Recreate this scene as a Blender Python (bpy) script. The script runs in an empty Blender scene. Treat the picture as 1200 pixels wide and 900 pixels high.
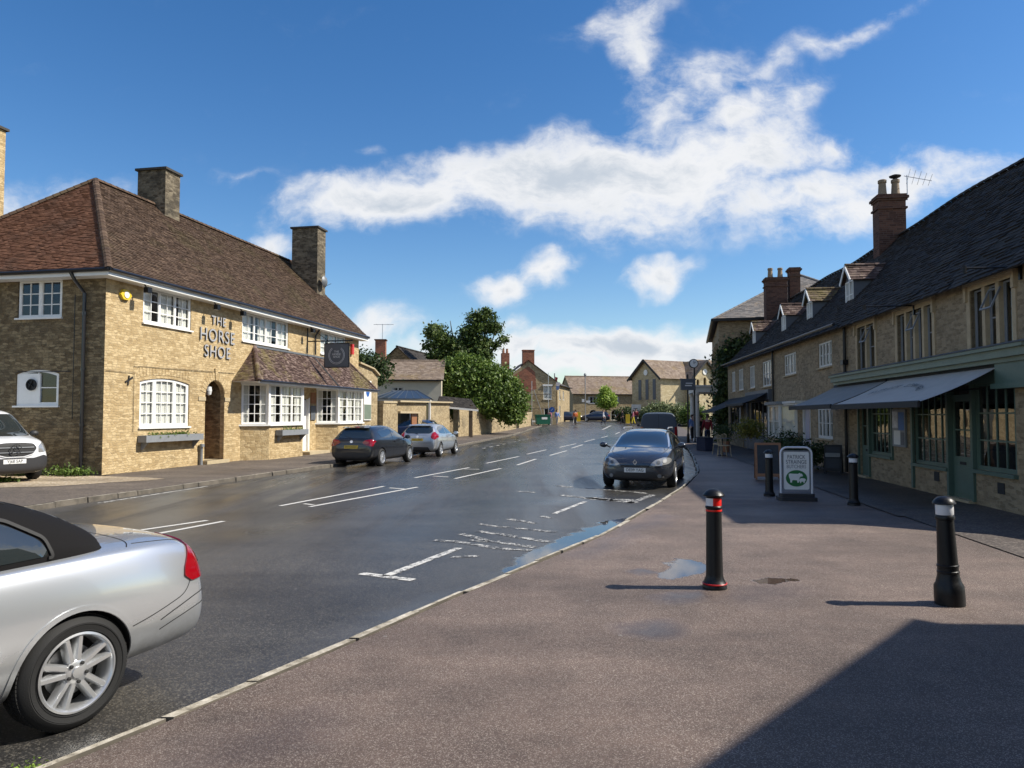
import bpy, bmesh, math, random
import numpy as np
from math import sin, cos, pi, radians, sqrt, atan2, hypot, floor
from mathutils import Vector, Matrix
from mathutils.bvhtree import BVHTree
from mathutils.geometry import tessellate_polygon

random.seed(7)
S = bpy.context.scene
COL = S.collection

# ------------------------------------------------------------------ camera
cam = bpy.data.cameras.new('camera')
cam.sensor_width = 36.0
cam.lens = 867.0/1200.0*36.0
cam.clip_start = 0.05
cam.clip_end = 3000.0
cam_o = bpy.data.objects.new('camera', cam)
COL.objects.link(cam_o)
cam_o.location = (0, 0, 1.7)
cam_o.rotation_euler = (radians(90.0)+math.atan(37/867.0), 0, 0)
S.camera = cam_o

# ------------------------------------------------------------------ sun and exposure
SUN_EL = 43.5
SUN_AZ = 92.5          # degrees clockwise from +Y: the sun stands to the right
sun = bpy.data.lights.new('sun', 'SUN')
sun.energy = 5.0
sun.angle = radians(0.5)
sun.color = (1.0, 0.94, 0.83)
sun_o = bpy.data.objects.new('sun', sun)
COL.objects.link(sun_o)
sd = Vector((sin(radians(SUN_AZ))*cos(radians(SUN_EL)), cos(radians(SUN_AZ))*cos(radians(SUN_EL)), sin(radians(SUN_EL))))
sun_o.rotation_euler = sd.to_track_quat('Z', 'Y').to_euler()
sun_o.location = (40, 0, 40)
S.view_settings.view_transform = 'Standard'
S.view_settings.look = 'None'
S.view_settings.exposure = 0.42
S.view_settings.gamma = 1.0
S.view_settings.use_curve_mapping = False
S.render.engine = 'CYCLES'
S.cycles.max_bounces = 6
S.cycles.diffuse_bounces = 3
S.cycles.glossy_bounces = 4
S.cycles.transparent_max_bounces = 8
S.cycles.use_denoising = True
S.cycles.sample_clamp_indirect = 6.0

# ------------------------------------------------------------------ node helper
class NT:
    def __init__(s, tree):
        s.t = tree
        s.n = tree.nodes
        s.l = tree.links
    def node(s, typ, ins=None, **kw):
        n = s.n.new(typ)
        for k, v in kw.items():
            setattr(n, k, v)
        if ins:
            for k, v in ins.items():
                s.set(n.inputs[k], v)
        return n
    def set(s, sock, v):
        if isinstance(v, bpy.types.NodeSocket):
            s.l.new(v, sock)
        elif isinstance(v, bpy.types.Node):
            s.l.new(v.outputs[0], sock)
        else:
            sock.default_value = v
    def m(s, op, a, b=None, c=None, clamp=False):
        n = s.n.new('ShaderNodeMath'); n.operation = op; n.use_clamp = clamp
        for i, v in enumerate((a, b, c)):
            if v is not None:
                s.set(n.inputs[i], v)
        return n.outputs[0]
    def sstep(s, v, a, b):
        n = s.n.new('ShaderNodeMapRange'); n.interpolation_type = 'SMOOTHSTEP'
        s.set(n.inputs[0], v); n.inputs[1].default_value = a; n.inputs[2].default_value = b
        return n.outputs[0]
    def rng(s, v, a, b, c, d):
        n = s.n.new('ShaderNodeMapRange'); n.clamp = True
        s.set(n.inputs[0], v)
        for i, q in enumerate((a, b, c, d)):
            s.set(n.inputs[i+1], q)
        return n.outputs[0]
    def mix(s, f, a, b, mode='MIX'):
        n = s.n.new('ShaderNodeMix'); n.data_type = 'RGBA'; n.blend_type = mode
        s.set(n.inputs[0], f); s.set(n.inputs[6], a); s.set(n.inputs[7], b)
        return n.outputs[2]
    def noise(s, vec, scale, detail=4, rough=0.55, dim='3D', out=0):
        n = s.n.new('ShaderNodeTexNoise'); n.noise_dimensions = dim
        if vec is not None:
            s.set(n.inputs['Vector'], vec)
        n.inputs['Scale'].default_value = scale
        n.inputs['Detail'].default_value = detail
        n.inputs['Roughness'].default_value = rough
        return n.outputs[out]
    def ramp(s, v, stops):
        n = s.n.new('ShaderNodeValToRGB')
        s.set(n.inputs[0], v)
        e = n.color_ramp.elements
        while len(e) < len(stops):
            e.new(0.5)
        for i, (p, c) in enumerate(stops):
            e[i].position = p; e[i].color = c if len(c) == 4 else (*c, 1)
        return n.outputs[0]
    def sep(s, v):
        n = s.n.new('ShaderNodeSeparateXYZ'); s.set(n.inputs[0], v); return n.outputs
    def comb(s, x, y, z=0.0):
        n = s.n.new('ShaderNodeCombineXYZ')
        for i, v in enumerate((x, y, z)):
            s.set(n.inputs[i], v)
        return n.outputs[0]
    def bump(s, h, strength, dist=0.01):
        n = s.n.new('ShaderNodeBump'); n.inputs['Strength'].default_value = strength
        n.inputs['Distance'].default_value = dist; s.set(n.inputs['Height'], h)
        return n.outputs[0]

def c4(c):
    return (*c, 1) if len(c) == 3 else c

# ------------------------------------------------------------------ world: daylight sky with clouds
W = bpy.data.worlds.new('World'); S.world = W; W.use_nodes = True
w = NT(W.node_tree)
for n in list(w.n):
    w.n.remove(n)
sky = w.node('ShaderNodeTexSky', sky_type='NISHITA')
sky.sun_disc = False
sky.sun_elevation = radians(SUN_EL)
sky.sun_rotation = radians(SUN_AZ)
sky.altitude = 100
sky.air_density = 1.0
sky.dust_density = 0.25
sky.ozone_density = 1.6
tc = w.node('ShaderNodeTexCoord').outputs['Generated']
x, y, z = w.sep(tc)
ya = w.m('MAXIMUM', w.m('ABSOLUTE', y), 0.12)
u_ = w.m('DIVIDE', x, ya)
v_ = w.m('DIVIDE', z, ya)
pv = w.comb(u_, v_, 0.0)
CLOUDS = [  # px, py, rx, ry, tilt(deg), weight   (measured on the sky as directions)
    (455, 238, 135, 32, 4, 1.15), (560, 215, 110, 44, 6, 1.1), (680, 205, 130, 52, 8, 1.25), (790, 205, 130, 62, 18, 1.2),
    (770, 130, 44, 70, -20, .85), (850, 130, 100, 34, 26, .85), (880, 175, 80, 46, 20, 1.0), (950, 225, 150, 26, 16, .9), (1060, 205, 110, 22, 10, .75),
    (900, 60, 100, 20, 28, .42), (745, 45, 34, 95, 12, .72), (735, 8, 70, 24, 20, .6), (820, 85, 60, 30, 30, .75), (985, 165, 70, 24, 0, .62), (1000, 25, 110, 16, 22, .5), (930, 100, 60, 22, 30, .6), (1085, 215, 90, 22, 14, .8), (1130, 155, 40, 8, 10, .4),
    (590, 332, 42, 20, 0, 1.1), (645, 318, 38, 17, 15, 1.15), (778, 322, 48, 15, 10, 1.0), (322, 288, 28, 22, -20, .8), (275, 216, 36, 10, 0, .45), (425, 175, 26, 9, 0, .4),
    (440, 386, 60, 22, 0, .9), (520, 410, 90, 22, 0, .7), (730, 420, 130, 20, 0, .9), (590, 375, 26, 12, 0, .7), (835, 420, 70, 40, 0, 1.0),
    (-200, 300, 300, 50, 8, .9), (1500, 300, 260, 60, -8, .9), (600, 400, 50, 17, 6, 1.1), (672, 404, 64, 22, 0, 1.2), (735, 396, 66, 25, 4, 1.3), (800, 404, 60, 28, -4, 1.2), (650, 430, 110, 20, 0, 1.15), (560, 436, 90, 16, 0, 1.0), (760, 440, 110, 18, 0, 1.1), (1010, 235, 150, 30, 14, .9), (200, 440, 300, 30, 0, .9), (1100, 430, 200, 30, 0, .9)]
den = None
warp = w.noise(pv, 4.0, 4, 0.6, out=1)
wv = w.node('ShaderNodeVectorMath', operation='SUBTRACT'); w.set(wv.inputs[0], warp); wv.inputs[1].default_value = (.5, .5, .5)
wv2 = w.node('ShaderNodeVectorMath', operation='SCALE'); w.set(wv2.inputs[0], wv.outputs[0]); wv2.inputs['Scale'].default_value = 0.16
wv3 = w.node('ShaderNodeVectorMath', operation='ADD'); w.set(wv3.inputs[0], pv); w.set(wv3.inputs[1], wv2.outputs[0])
for (px, py, rx, ry, ti, wt) in CLOUDS:
    mp = w.node('ShaderNodeMapping', vector_type='TEXTURE')
    w.set(mp.inputs['Vector'], wv3.outputs[0])
    mp.inputs['Location'].default_value = ((px-600)/867, (487-py)/867, 0)
    mp.inputs['Rotation'].default_value = (0, 0, radians(ti))
    mp.inputs['Scale'].default_value = (rx/867*1.25, ry/867*1.25, 1)
    ln = w.node('ShaderNodeVectorMath', operation='LENGTH'); w.set(ln.inputs[0], mp.outputs[0])
    g = w.m('MULTIPLY', w.rng(ln.outputs['Value'], 0.0, 1.35, 1.0, 0.0), wt)
    den = g if den is None else w.m('SMOOTH_MAX', den, g, 0.18)
mpn = w.node('ShaderNodeMapping'); w.set(mpn.inputs[0], wv3.outputs[0]); mpn.inputs['Rotation'].default_value = (0, 0, radians(-22)); mpn.inputs['Scale'].default_value = (.62, 1.25, 1)
n1 = w.noise(mpn.outputs[0], 8.0, 12, 0.66)
n2 = w.noise(pv, 22.0, 6, 0.62)
nn = w.m('ADD', w.m('MULTIPLY', n1, 0.72), w.m('MULTIPLY', n2, 0.28))
# white cloud added out of view, overhead and behind, to neutralise the fill light
n3 = w.noise(tc, 2.6, 6, 0.6)
off_ = w.m('MAXIMUM', w.sstep(v_, 0.62, 0.95), w.sstep(y, 0.15, -0.1))
den = w.m('MAXIMUM', den, w.m('MULTIPLY', off_, w.rng(n3, .50, .65, 0.0, 1.0)))
dd = w.m('ADD', w.m('MULTIPLY', den, 1.32), w.m('MULTIPLY', w.m('MULTIPLY', w.m('SUBTRACT', nn, 0.5), 3.0), w.rng(den, 0.02, 0.40, 0.0, 1.0)))
alpha = w.sstep(dd, 0.22, 1.12)
shade = w.m('MULTIPLY', w.sstep(w.m('ADD', w.m('MULTIPLY', w.m('SUBTRACT', n1, 0.5), 2.0), dd), 0.9, 2.0), 0.95)
ccol = w.mix(shade, (0.97, 0.98, 1.0, 1), (0.60, 0.67, 0.76, 1))
# keep clouds above the horizon only
alpha = w.m('MULTIPLY', alpha, w.sstep(v_, -0.02, 0.03))
alpha = w.m('MULTIPLY', alpha, 0.97)
skyc = w.node('ShaderNodeHueSaturation', ins={'Saturation': 1.34, 'Hue': 0.505, 'Value': 1.0, 'Color': sky.outputs[0]})
bg1 = w.node('ShaderNodeBackground', ins={'Color': skyc.outputs[0], 'Strength': 0.107})
bg2 = w.node('ShaderNodeBackground', ins={'Color': ccol, 'Strength': 0.70})
mx = w.node('ShaderNodeMixShader'); w.set(mx.inputs[0], alpha); w.set(mx.inputs[1], bg1.outputs[0]); w.set(mx.inputs[2], bg2.outputs[0])
wo = w.node('ShaderNodeOutputWorld'); w.set(wo.inputs['Surface'], mx.outputs[0])

# ------------------------------------------------------------------ materials
M = {}
def newmat(name):
    m = bpy.data.materials.new(name); m.use_nodes = True
    t = NT(m.node_tree)
    for n in list(t.n):
        t.n.remove(n)
    out = t.node('ShaderNodeOutputMaterial')
    b = t.node('ShaderNodeBsdfPrincipled')
    t.l.new(b.outputs[0], out.inputs[0])
    M[name] = m
    return m, t, b, out

def plain(name, col, rough=0.5, metal=0.0, coat=0.0, spec=0.5, var=0.0, vscale=8.0, bump=0.0, bscale=60.0, trans=0.0, emis=None):
    m, t, b, out = newmat(name)
    b.inputs['Roughness'].default_value = rough
    b.inputs['Metallic'].default_value = metal
    b.inputs['Coat Weight'].default_value = coat
    b.inputs['Coat Roughness'].default_value = 0.03
    b.inputs['Specular IOR Level'].default_value = spec
    b.inputs['Transmission Weight'].default_value = trans
    if var > 0:
        oc = t.node('ShaderNodeTexCoord').outputs['Object']
        nz = t.noise(oc, vscale, 5, 0.6)
        nz2 = t.noise(oc, vscale*7, 3, 0.6)
        f = t.rng(t.m('ADD', t.m('MULTIPLY', nz, .7), t.m('MULTIPLY', nz2, .3)), 0.3, 0.7, 0.0, 1.0)
        lo = tuple(c*(1-var) for c in col); hi = tuple(min(1, c*(1+var)) for c in col)
        t.set(b.inputs['Base Color'], t.mix(f, c4(lo), c4(hi)))
        t.set(b.inputs['Roughness'], t.rng(nz2, 0.3, 0.7, max(0.02, rough-.08), min(1, rough+.1)))
    else:
        b.inputs['Base Color'].default_value = c4(col)
    if bump > 0:
        oc = t.node('ShaderNodeTexCoord').outputs['Object']
        t.set(b.inputs['Normal'], t.bump(t.noise(oc, bscale, 4, 0.6), bump, 0.01))
    return m

def masonry(name, cA, cB, cM, rnd=.62, bw=0.30, rh=0.10, mort=0.007, warp=0.045, bump=0.5, var=0.35, rough=0.92, stain=(0.10, 0.085, 0.06), stain_amt=0.35):
    m, t, b, out = newmat(name)
    uv = t.node('ShaderNodeUVMap').outputs[0]
    nz = t.noise(uv, 2.2, 3, 0.6, out=1)
    sv = t.node('ShaderNodeVectorMath', operation='SUBTRACT'); t.set(sv.inputs[0], nz); sv.inputs[1].default_value = (.5, .5, .5)
    sc = t.node('ShaderNodeVectorMath', operation='MULTIPLY'); t.set(sc.inputs[0], sv.outputs[0]); sc.inputs[1].default_value = (warp*3, warp, 0)
    ad = t.node('ShaderNodeVectorMath', operation='ADD'); t.set(ad.inputs[0], uv); t.set(ad.inputs[1], sc.outputs[0])
    nf = t.noise(uv, 14.0, 2, 0.5, out=1)
    sv2 = t.node('ShaderNodeVectorMath', operation='SUBTRACT'); t.set(sv2.inputs[0], nf); sv2.inputs[1].default_value = (.5, .5, .5)
    sc2 = t.node('ShaderNodeVectorMath', operation='SCALE'); t.set(sc2.inputs[0], sv2.outputs[0]); sc2.inputs['Scale'].default_value = 0.03
    ad2 = t.node('ShaderNodeVectorMath', operation='ADD'); t.set(ad2.inputs[0], ad.outputs[0]); t.set(ad2.inputs[1], sc2.outputs[0])
    def bricks(k, off):
        q = t.node('ShaderNodeTexBrick', offset=off, squash=1.35, squash_frequency=3, offset_frequency=2)
        t.set(q.inputs['Vector'], ad2.outputs[0])
        q.inputs['Scale'].default_value = 1.0
        q.inputs['Brick Width'].default_value = bw*k*1.1
        q.inputs['Row Height'].default_value = rh*k
        q.inputs['Mortar Size'].default_value = mort
        q.inputs['Mortar Smooth'].default_value = 0.4
        q.inputs['Color1'].default_value = (0, 0, 0, 1); q.inputs['Color2'].default_value = (1, 1, 1, 1); q.inputs['Mortar'].default_value = (.5, .5, .5, 1)
        return q
    bA = bricks(1.0, .45) if warp <= 0 else None
    if warp > 0:
        # irregular coursed rubble: cells stretched along the courses, each row shifted
        ux, vy, _z = t.sep(ad2.outputs[0])
        vv_ = t.m('DIVIDE', vy, rh*1.12)
        row = t.m('FLOOR', vv_)
        sh_ = t.m('FRACT', t.m('MULTIPLY', t.m('SINE', t.m('MULTIPLY', row, 12.9)), 437.5))
        cv = t.comb(t.m('ADD', t.m('DIVIDE', ux, bw*.88), sh_), vv_, 0.0)
        vc = t.node('ShaderNodeTexVoronoi', ins={'Vector': cv, 'Scale': 1.0, 'Randomness': rnd}); vc.voronoi_dimensions = '2D'
        ve = t.node('ShaderNodeTexVoronoi', ins={'Vector': cv, 'Scale': 1.0, 'Randomness': rnd}, feature='DISTANCE_TO_EDGE'); ve.voronoi_dimensions = '2D'
        bcol = vc.outputs['Color']; bfac = t.sstep(ve.outputs['Distance'], .10, .015)
    else:
        bcol, bfac = bA.outputs['Color'], bA.outputs['Fac']
    big = t.noise(uv, 0.55, 4, 0.6)
    mid = t.noise(uv, 5.0, 4, 0.65)
    fine = t.noise(uv, 45.0, 4, 0.65)
    bv = t.m('ADD', t.m('MULTIPLY', t.sep(bcol)[0], .55), t.m('MULTIPLY', t.rng(mid, .3, .7, 0, 1), .45))
    col = t.ramp(bv, [(0.0, tuple(c*(1-var) for c in cA)), (0.35, cA), (0.7, cB), (1.0, tuple(min(.9, c*(1+var*.6)) for c in cB))])
    col = t.mix(t.m('MULTIPLY', bfac, .75), col, c4(cM))
    col = t.mix(t.rng(fine, .35, .65, 0.0, .35), col, c4(tuple(c*.55 for c in cA)))
    col = t.mix(t.m('MULTIPLY', t.sstep(big, .48, .70), stain_amt), col, c4(stain))
    t.set(b.inputs['Base Color'], col)
    b.inputs['Roughness'].default_value = rough
    b.inputs['Specular IOR Level'].default_value = 0.25
    h = t.m('SUBTRACT', t.m('ADD', t.m('MULTIPLY', mid, .8), t.m('ADD', t.m('MULTIPLY', fine, .5), t.m('MULTIPLY', t.sep(bcol)[0], .5))), t.m('MULTIPLY', bfac, .9))
    t.set(b.inputs['Normal'], t.bump(h, bump, 0.03))
    return m

def tilemat(name, c1, c2, c3, moss=(0.13, 0.11, 0.04), moss_amt=0.4, rough=0.85):
    m, t, b, out = newmat(name)
    at = t.node('ShaderNodeAttribute', attribute_name='tint').outputs['Fac']
    oc = t.node('ShaderNodeTexCoord').outputs['Object']
    big = t.noise(oc, 0.5, 4, 0.6)
    mid = t.noise(oc, 6.0, 4, 0.65)
    f = t.m('ADD', t.m('MULTIPLY', at, .6), t.m('MULTIPLY', t.rng(mid, .3, .7, 0, 1), .4))
    col = t.ramp(f, [(0.0, c1), (0.5, c2), (1.0, c3)])
    col = t.mix(t.m('MULTIPLY', t.sstep(t.m('ADD', big, t.m('MULTIPLY', t.m('SUBTRACT', mid, .5), .5)), .5, .68), moss_amt), col, c4(moss))
    t.set(b.inputs['Base Color'], col)
    b.inputs['Roughness'].default_value = rough
    b.inputs['Specular IOR Level'].default_value = 0.25
    t.set(b.inputs['Normal'], t.bump(t.noise(oc, 40, 3, .6), .35, .01))
    return m

# stone, brick, tiles
masonry('gold_stone', (0.46, 0.33, 0.165), (0.62, 0.475, 0.265), (0.52, 0.40, 0.24), bw=.21, rh=.068, warp=.045, var=.32, stain_amt=.18, bump=.6)
masonry('gold_stone_base', (0.42, 0.31, 0.16), (0.60, 0.47, 0.27), (0.40, 0.31, 0.18), bw=.38, rh=.14, warp=.09, bump=.9)
masonry('shaded_brown_stone', (0.18, 0.13, 0.07), (0.34, 0.26, 0.145), (0.26, 0.205, 0.13), bw=.22, rh=.072, warp=.075, var=.5, stain_amt=.45, bump=.8)  # darker copy of the pub stone: shade of its unlit walls put into colour
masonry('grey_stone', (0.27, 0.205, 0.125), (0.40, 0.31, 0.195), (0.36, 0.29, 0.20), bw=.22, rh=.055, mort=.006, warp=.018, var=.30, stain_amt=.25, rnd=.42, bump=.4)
masonry('chimney_stone', (0.10, 0.08, 0.055), (0.24, 0.20, 0.14), (0.20, 0.17, 0.12), bw=.26, rh=.08, stain=(.04, .037, .03), stain_amt=.7)
masonry('wall_stone', (0.33, 0.25, 0.14), (0.48, 0.38, 0.23), (0.40, 0.32, 0.20), bw=.24, rh=.085, warp=.07, var=.45, stain_amt=.5)
masonry('pale_stone', (0.50, 0.40, 0.23), (0.62, 0.52, 0.33), (0.48, 0.40, 0.26), bw=.4, rh=.15, bump=.2, var=.15)
masonry('red_brick', (0.26, 0.085, 0.05), (0.38, 0.15, 0.085), (0.32, 0.25, 0.19), bw=.225, rh=.075, mort=.01, warp=.0, bump=.35)
masonry('old_brick', (0.085, 0.042, 0.032), (0.15, 0.075, 0.052), (0.15, 0.11, 0.09), bw=.225, rh=.075, mort=.01, warp=.0, bump=.35)
plain('dressed_stone', (0.42, 0.34, 0.21), .88, var=.18, vscale=5, bump=.25)
plain('grey_dressed_stone', (0.44, 0.345, 0.215), .88, var=.2, vscale=5, bump=.25)
plain('render_cream', (0.56, 0.50, 0.38), .9, var=.08, vscale=2)
tilemat('clay_tile', (0.046, 0.030, 0.021), (0.092, 0.058, 0.039), (0.155, 0.104, 0.070), moss=(.088, .068, .034), moss_amt=.6)
tilemat('red_clay_tile', (0.12, 0.055, 0.032), (0.17, 0.078, 0.044), (0.24, 0.12, 0.07), moss=(.12, .065, .042), moss_amt=.8)
tilemat('bay_tile', (0.05, 0.03, 0.026), (0.095, 0.06, 0.05), (0.27, 0.20, 0.17), moss=(.17, .14, .05), moss_amt=.7)
tilemat('stone_slate', (0.018, 0.016, 0.015), (0.036, 0.031, 0.028), (0.075, 0.065, 0.057), moss=(.045, .038, .022), moss_amt=.3)
tilemat('warm_slate', (0.14, 0.105, 0.08), (0.22, 0.165, 0.125), (0.31, 0.25, 0.20), moss=(.25, .17, .04), moss_amt=.35)
tilemat('welsh_slate', (0.13, 0.122, 0.117), (0.20, 0.185, 0.175), (0.28, 0.245, 0.215), moss=(.3, .2, .1), moss_amt=.3)
# paint, glass, metal
plain('white_paint', (0.80, 0.79, 0.75), .45, var=.05, vscale=3)
plain('offwhite_paint', (0.62, 0.60, 0.55), .55, var=.08)
plain('stone_paint', (0.33, 0.27, 0.18), .6, var=.1)
plain('green_paint', (0.085, 0.135, 0.105), .42, var=.12, vscale=4)
plain('pale_green_paint', (0.155, 0.195, 0.145), .5, var=.12, vscale=4)
plain('grey_paint', (0.22, 0.23, 0.24), .5, var=.12)
plain('slate_paint', (0.095, 0.105, 0.12), .5, var=.1)
plain('lilac_paint', (0.42, 0.40, 0.47), .5)
plain('black_paint', (0.012, 0.012, 0.014), .28, coat=.3)
plain('dark_cap', (0.05, 0.045, 0.038), .85, var=.2)
plain('black_iron', (0.007, 0.007, 0.008), .38, spec=.35, bump=.1, bscale=120, var=.3, vscale=9)
plain('matt_black', (0.018, 0.018, 0.018), .7)
plain('lead', (0.16, 0.17, 0.18), .5, metal=.3, var=.2)
plain('letter_grey', (0.36, 0.36, 0.37), .4)
plain('letter_dark', (0.02, 0.02, 0.022), .5)
plain('galv', (0.45, 0.46, 0.47), .4, metal=.8, var=.15)
plain('red_paint', (0.55, 0.02, 0.02), .35)
plain('yellow_paint', (0.72, 0.50, 0.03), .45)
plain('orange_cloth', (0.70, 0.16, 0.04), .8)
plain('blue_paint', (0.02, 0.10, 0.36), .4)
plain('dark_green_plastic', (0.01, 0.11, 0.06), .45, var=.1)
plain('terracotta', (0.28, 0.13, 0.07), .85, var=.2)
plain('buff_pot', (0.24, 0.18, 0.12), .85, var=.2)
plain('wood_frame', (0.28, 0.12, 0.05), .5, var=.25, vscale=10)
plain('slateboard', (0.022, 0.026, 0.032), .6, var=.3)
plain('reflective_white', (0.70, 0.70, 0.72), .25)
plain('reflective_red', (0.75, 0.015, 0.01), .3)
plain('canvas_grey', (0.26, 0.26, 0.25), .85, var=.12, vscale=3, bump=.2, bscale=4)
plain('canvas_light', (0.47, 0.445, 0.41), .85, var=.10, vscale=3, bump=.2, bscale=4)
plain('canvas_dark', (0.03, 0.032, 0.036), .85)
plain('curtain', (0.72, 0.70, 0.66), .9, var=.1, vscale=20)
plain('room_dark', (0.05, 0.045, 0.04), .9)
plain('poster_paper', (0.55, 0.55, 0.58), .6, var=.5, vscale=6)
plain('lamp_glass', (0.7, 0.7, 0.68), .2)
plain('bark', (0.10, 0.075, 0.05), .9, var=.3, vscale=6, bump=.8, bscale=12)
# people
plain('skin', (0.45, 0.26, 0.19), .5)
plain('hair_brown', (0.05, 0.03, 0.02), .7)
for nm, c in (('cloth_red', (.22, .015, .02)), ('cloth_navy', (.02, .025, .05)), ('cloth_white', (.6, .6, .62)), ('cloth_black', (.012, .012, .014)), ('cloth_pink', (.5, .16, .2)), ('cloth_blue', (.12, .2, .42)), ('cloth_grey', (.16, .16, .17)), ('cloth_yellow', (.7, .55, .05))):
    plain(nm, c, .85, var=.15, vscale=15)
# cars
def carpaint(name, col, metal=.6, rough=.28):
    m, t, b, out = newmat(name)
    b.inputs['Base Color'].default_value = c4(col)
    b.inputs['Metallic'].default_value = metal
    b.inputs['Roughness'].default_value = rough
    b.inputs['Coat Weight'].default_value = 1.0
    b.inputs['Coat Roughness'].default_value = 0.025
    oc = t.node('ShaderNodeTexCoord').outputs['Object']
    # road dirt low on the body
    zz = t.sep(oc)[2]
    d = t.m('MULTIPLY', t.rng(zz, .18, .55, .55, 0.0), t.rng(t.noise(oc, 9, 5, .7), .35, .65, .2, 1))
    t.set(b.inputs['Base Color'], t.mix(d, c4(col), (.10, .085, .065, 1)))
    t.set(b.inputs['Roughness'], t.rng(d, 0, .5, rough, .6))
    t.set(b.inputs['Coat Weight'], t.rng(d, 0, .5, 1.0, .2))
carpaint('paint_silver', (0.56, 0.58, 0.60), .65, .26)
carpaint('paint_silver_far', (0.50, 0.52, 0.54), .7, .30)
carpaint('paint_charcoal', (0.022, 0.024, 0.030), .4, .28)
carpaint('paint_graphite', (0.045, 0.052, 0.068), .5, .26)
carpaint('paint_navy', (0.012, 0.018, 0.045), .4, .28)
carpaint('paint_white', (0.72, 0.73, 0.74), 0.0, .35)
carpaint('paint_maroon', (0.16, 0.012, 0.025), .3, .28)
plain('paint_vanblue', (0.055, 0.07, 0.095), .45)
carpaint('paint_blue', (0.02, 0.07, 0.2), .3, .35)
plain('car_glass', (0.02, 0.026, 0.028), .02, spec=1.0, coat=1.0)
plain('tyre', (0.012, 0.012, 0.012), .75, bump=.2, bscale=150)
plain('wheel_well', (0.006, 0.006, 0.006), .9)
plain('alloy', (0.62, 0.63, 0.64), .30, metal=.75)
plain('chrome', (0.75, 0.75, 0.76), .10, metal=1.0)
plain('tail_red', (0.26, 0.003, 0.008), .08, coat=1.0)
plain('lamp_clear', (0.36, 0.36, 0.35), .08, coat=1.0, metal=.4)
plain('car_plastic', (0.028, 0.028, 0.030), .55)
plain('seam', (0.006, 0.006, 0.007), .8)
plain('soft_top', (0.007, 0.0065, 0.007), .85, bump=.3, bscale=300, spec=.2)
plain('plate_yellow', (0.62, 0.42, 0.03), .4)
plain('plate_white', (0.72, 0.72, 0.70), .35)

def glassmat(name, refl=0.35, tint=(0.5, 0.52, 0.5), rough=0.015):
    m, t, b, out = newmat(name)
    t.n.remove(b)
    tr = t.node('ShaderNodeBsdfTransparent', ins={'Color': c4(tint)})
    gl = t.node('ShaderNodeBsdfGlossy', ins={'Roughness': rough})
    lw = t.node('ShaderNodeLayerWeight', ins={'Blend': .5})
    fr = t.m('ADD', t.m('MULTIPLY', t.m('POWER', lw.outputs['Facing'], 5.0), .9), .05)
    oc = t.node('ShaderNodeTexCoord').outputs['Object']
    t.set(gl.inputs['Normal'], t.bump(t.noise(oc, 1.3, 2, .5), .12, .05))
    f = t.m('ADD', t.m('MULTIPLY', fr, 1.0), refl*.25, clamp=True)
    mxs = t.node('ShaderNodeMixShader'); t.set(mxs.inputs[0], f); t.set(mxs.inputs[1], tr.outputs[0]); t.set(mxs.inputs[2], gl.outputs[0])
    t.l.new(mxs.outputs[0], out.inputs[0])
glassmat('window_glass', .10, (.90, .92, .90))
glassmat('shop_glass', .5, (.35, .36, .35))

def leafmat(name, lo, mid, hi):
    m, t, b, out = newmat(name)
    at = t.node('ShaderNodeAttribute', attribute_name='tint').outputs['Fac']
    col = t.ramp(at, [(0, lo), (.55, mid), (1, hi)])
    t.set(b.inputs['Base Color'], col)
    b.inputs['Roughness'].default_value = .5
    b.inputs['Specular IOR Level'].default_value = .35
    tl = t.node('ShaderNodeBsdfTranslucent'); t.set(tl.inputs[0], col)
    mxs = t.node('ShaderNodeMixShader'); mxs.inputs[0].default_value = .3
    t.l.new(b.outputs[0], mxs.inputs[1]); t.l.new(tl.outputs[0], mxs.inputs[2]); t.l.new(mxs.outputs[0], out.inputs[0])
leafmat('leaf_green', (.035, .065, .012), (.105, .17, .028), (.26, .34, .08))
leafmat('leaf_dark', (.020, .036, .012), (.050, .080, .022), (.11, .15, .05))
leafmat('leaf_mid', (.030, .052, .012), (.085, .13, .028), (.22, .27, .08))
leafmat('leaf_lime', (.16, .26, .04), (.28, .40, .06), (.40, .50, .10))
leafmat('leaf_silver', (.09, .12, .045), (.17, .21, .09), (.26, .30, .14))
leafmat('leaf_yellow', (.10, .10, .02), (.20, .19, .03), (.34, .30, .05))

# ------------------------------------------------------------------ object helpers
def tag(o, label=None, cat=None, group=None, kind=None):
    if label: o['label'] = label
    if cat: o['category'] = cat
    if group: o['group'] = group
    if kind: o['kind'] = kind
    return o

def thing(name, label, cat, loc=(0, 0, 0), rotz=0.0, group=None):
    o = bpy.data.objects.new(name, None); COL.objects.link(o)
    o.empty_display_size = 0.2
    o.location = loc; o.rotation_euler = (0, 0, rotz)
    return tag(o, label, cat, group)

def copy_tree(o, parent=None):
    c = o.copy(); COL.objects.link(c)
    if parent is not None:
        c.parent = parent
    for ch in list(o.children):
        copy_tree(ch, c)
    return c

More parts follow.
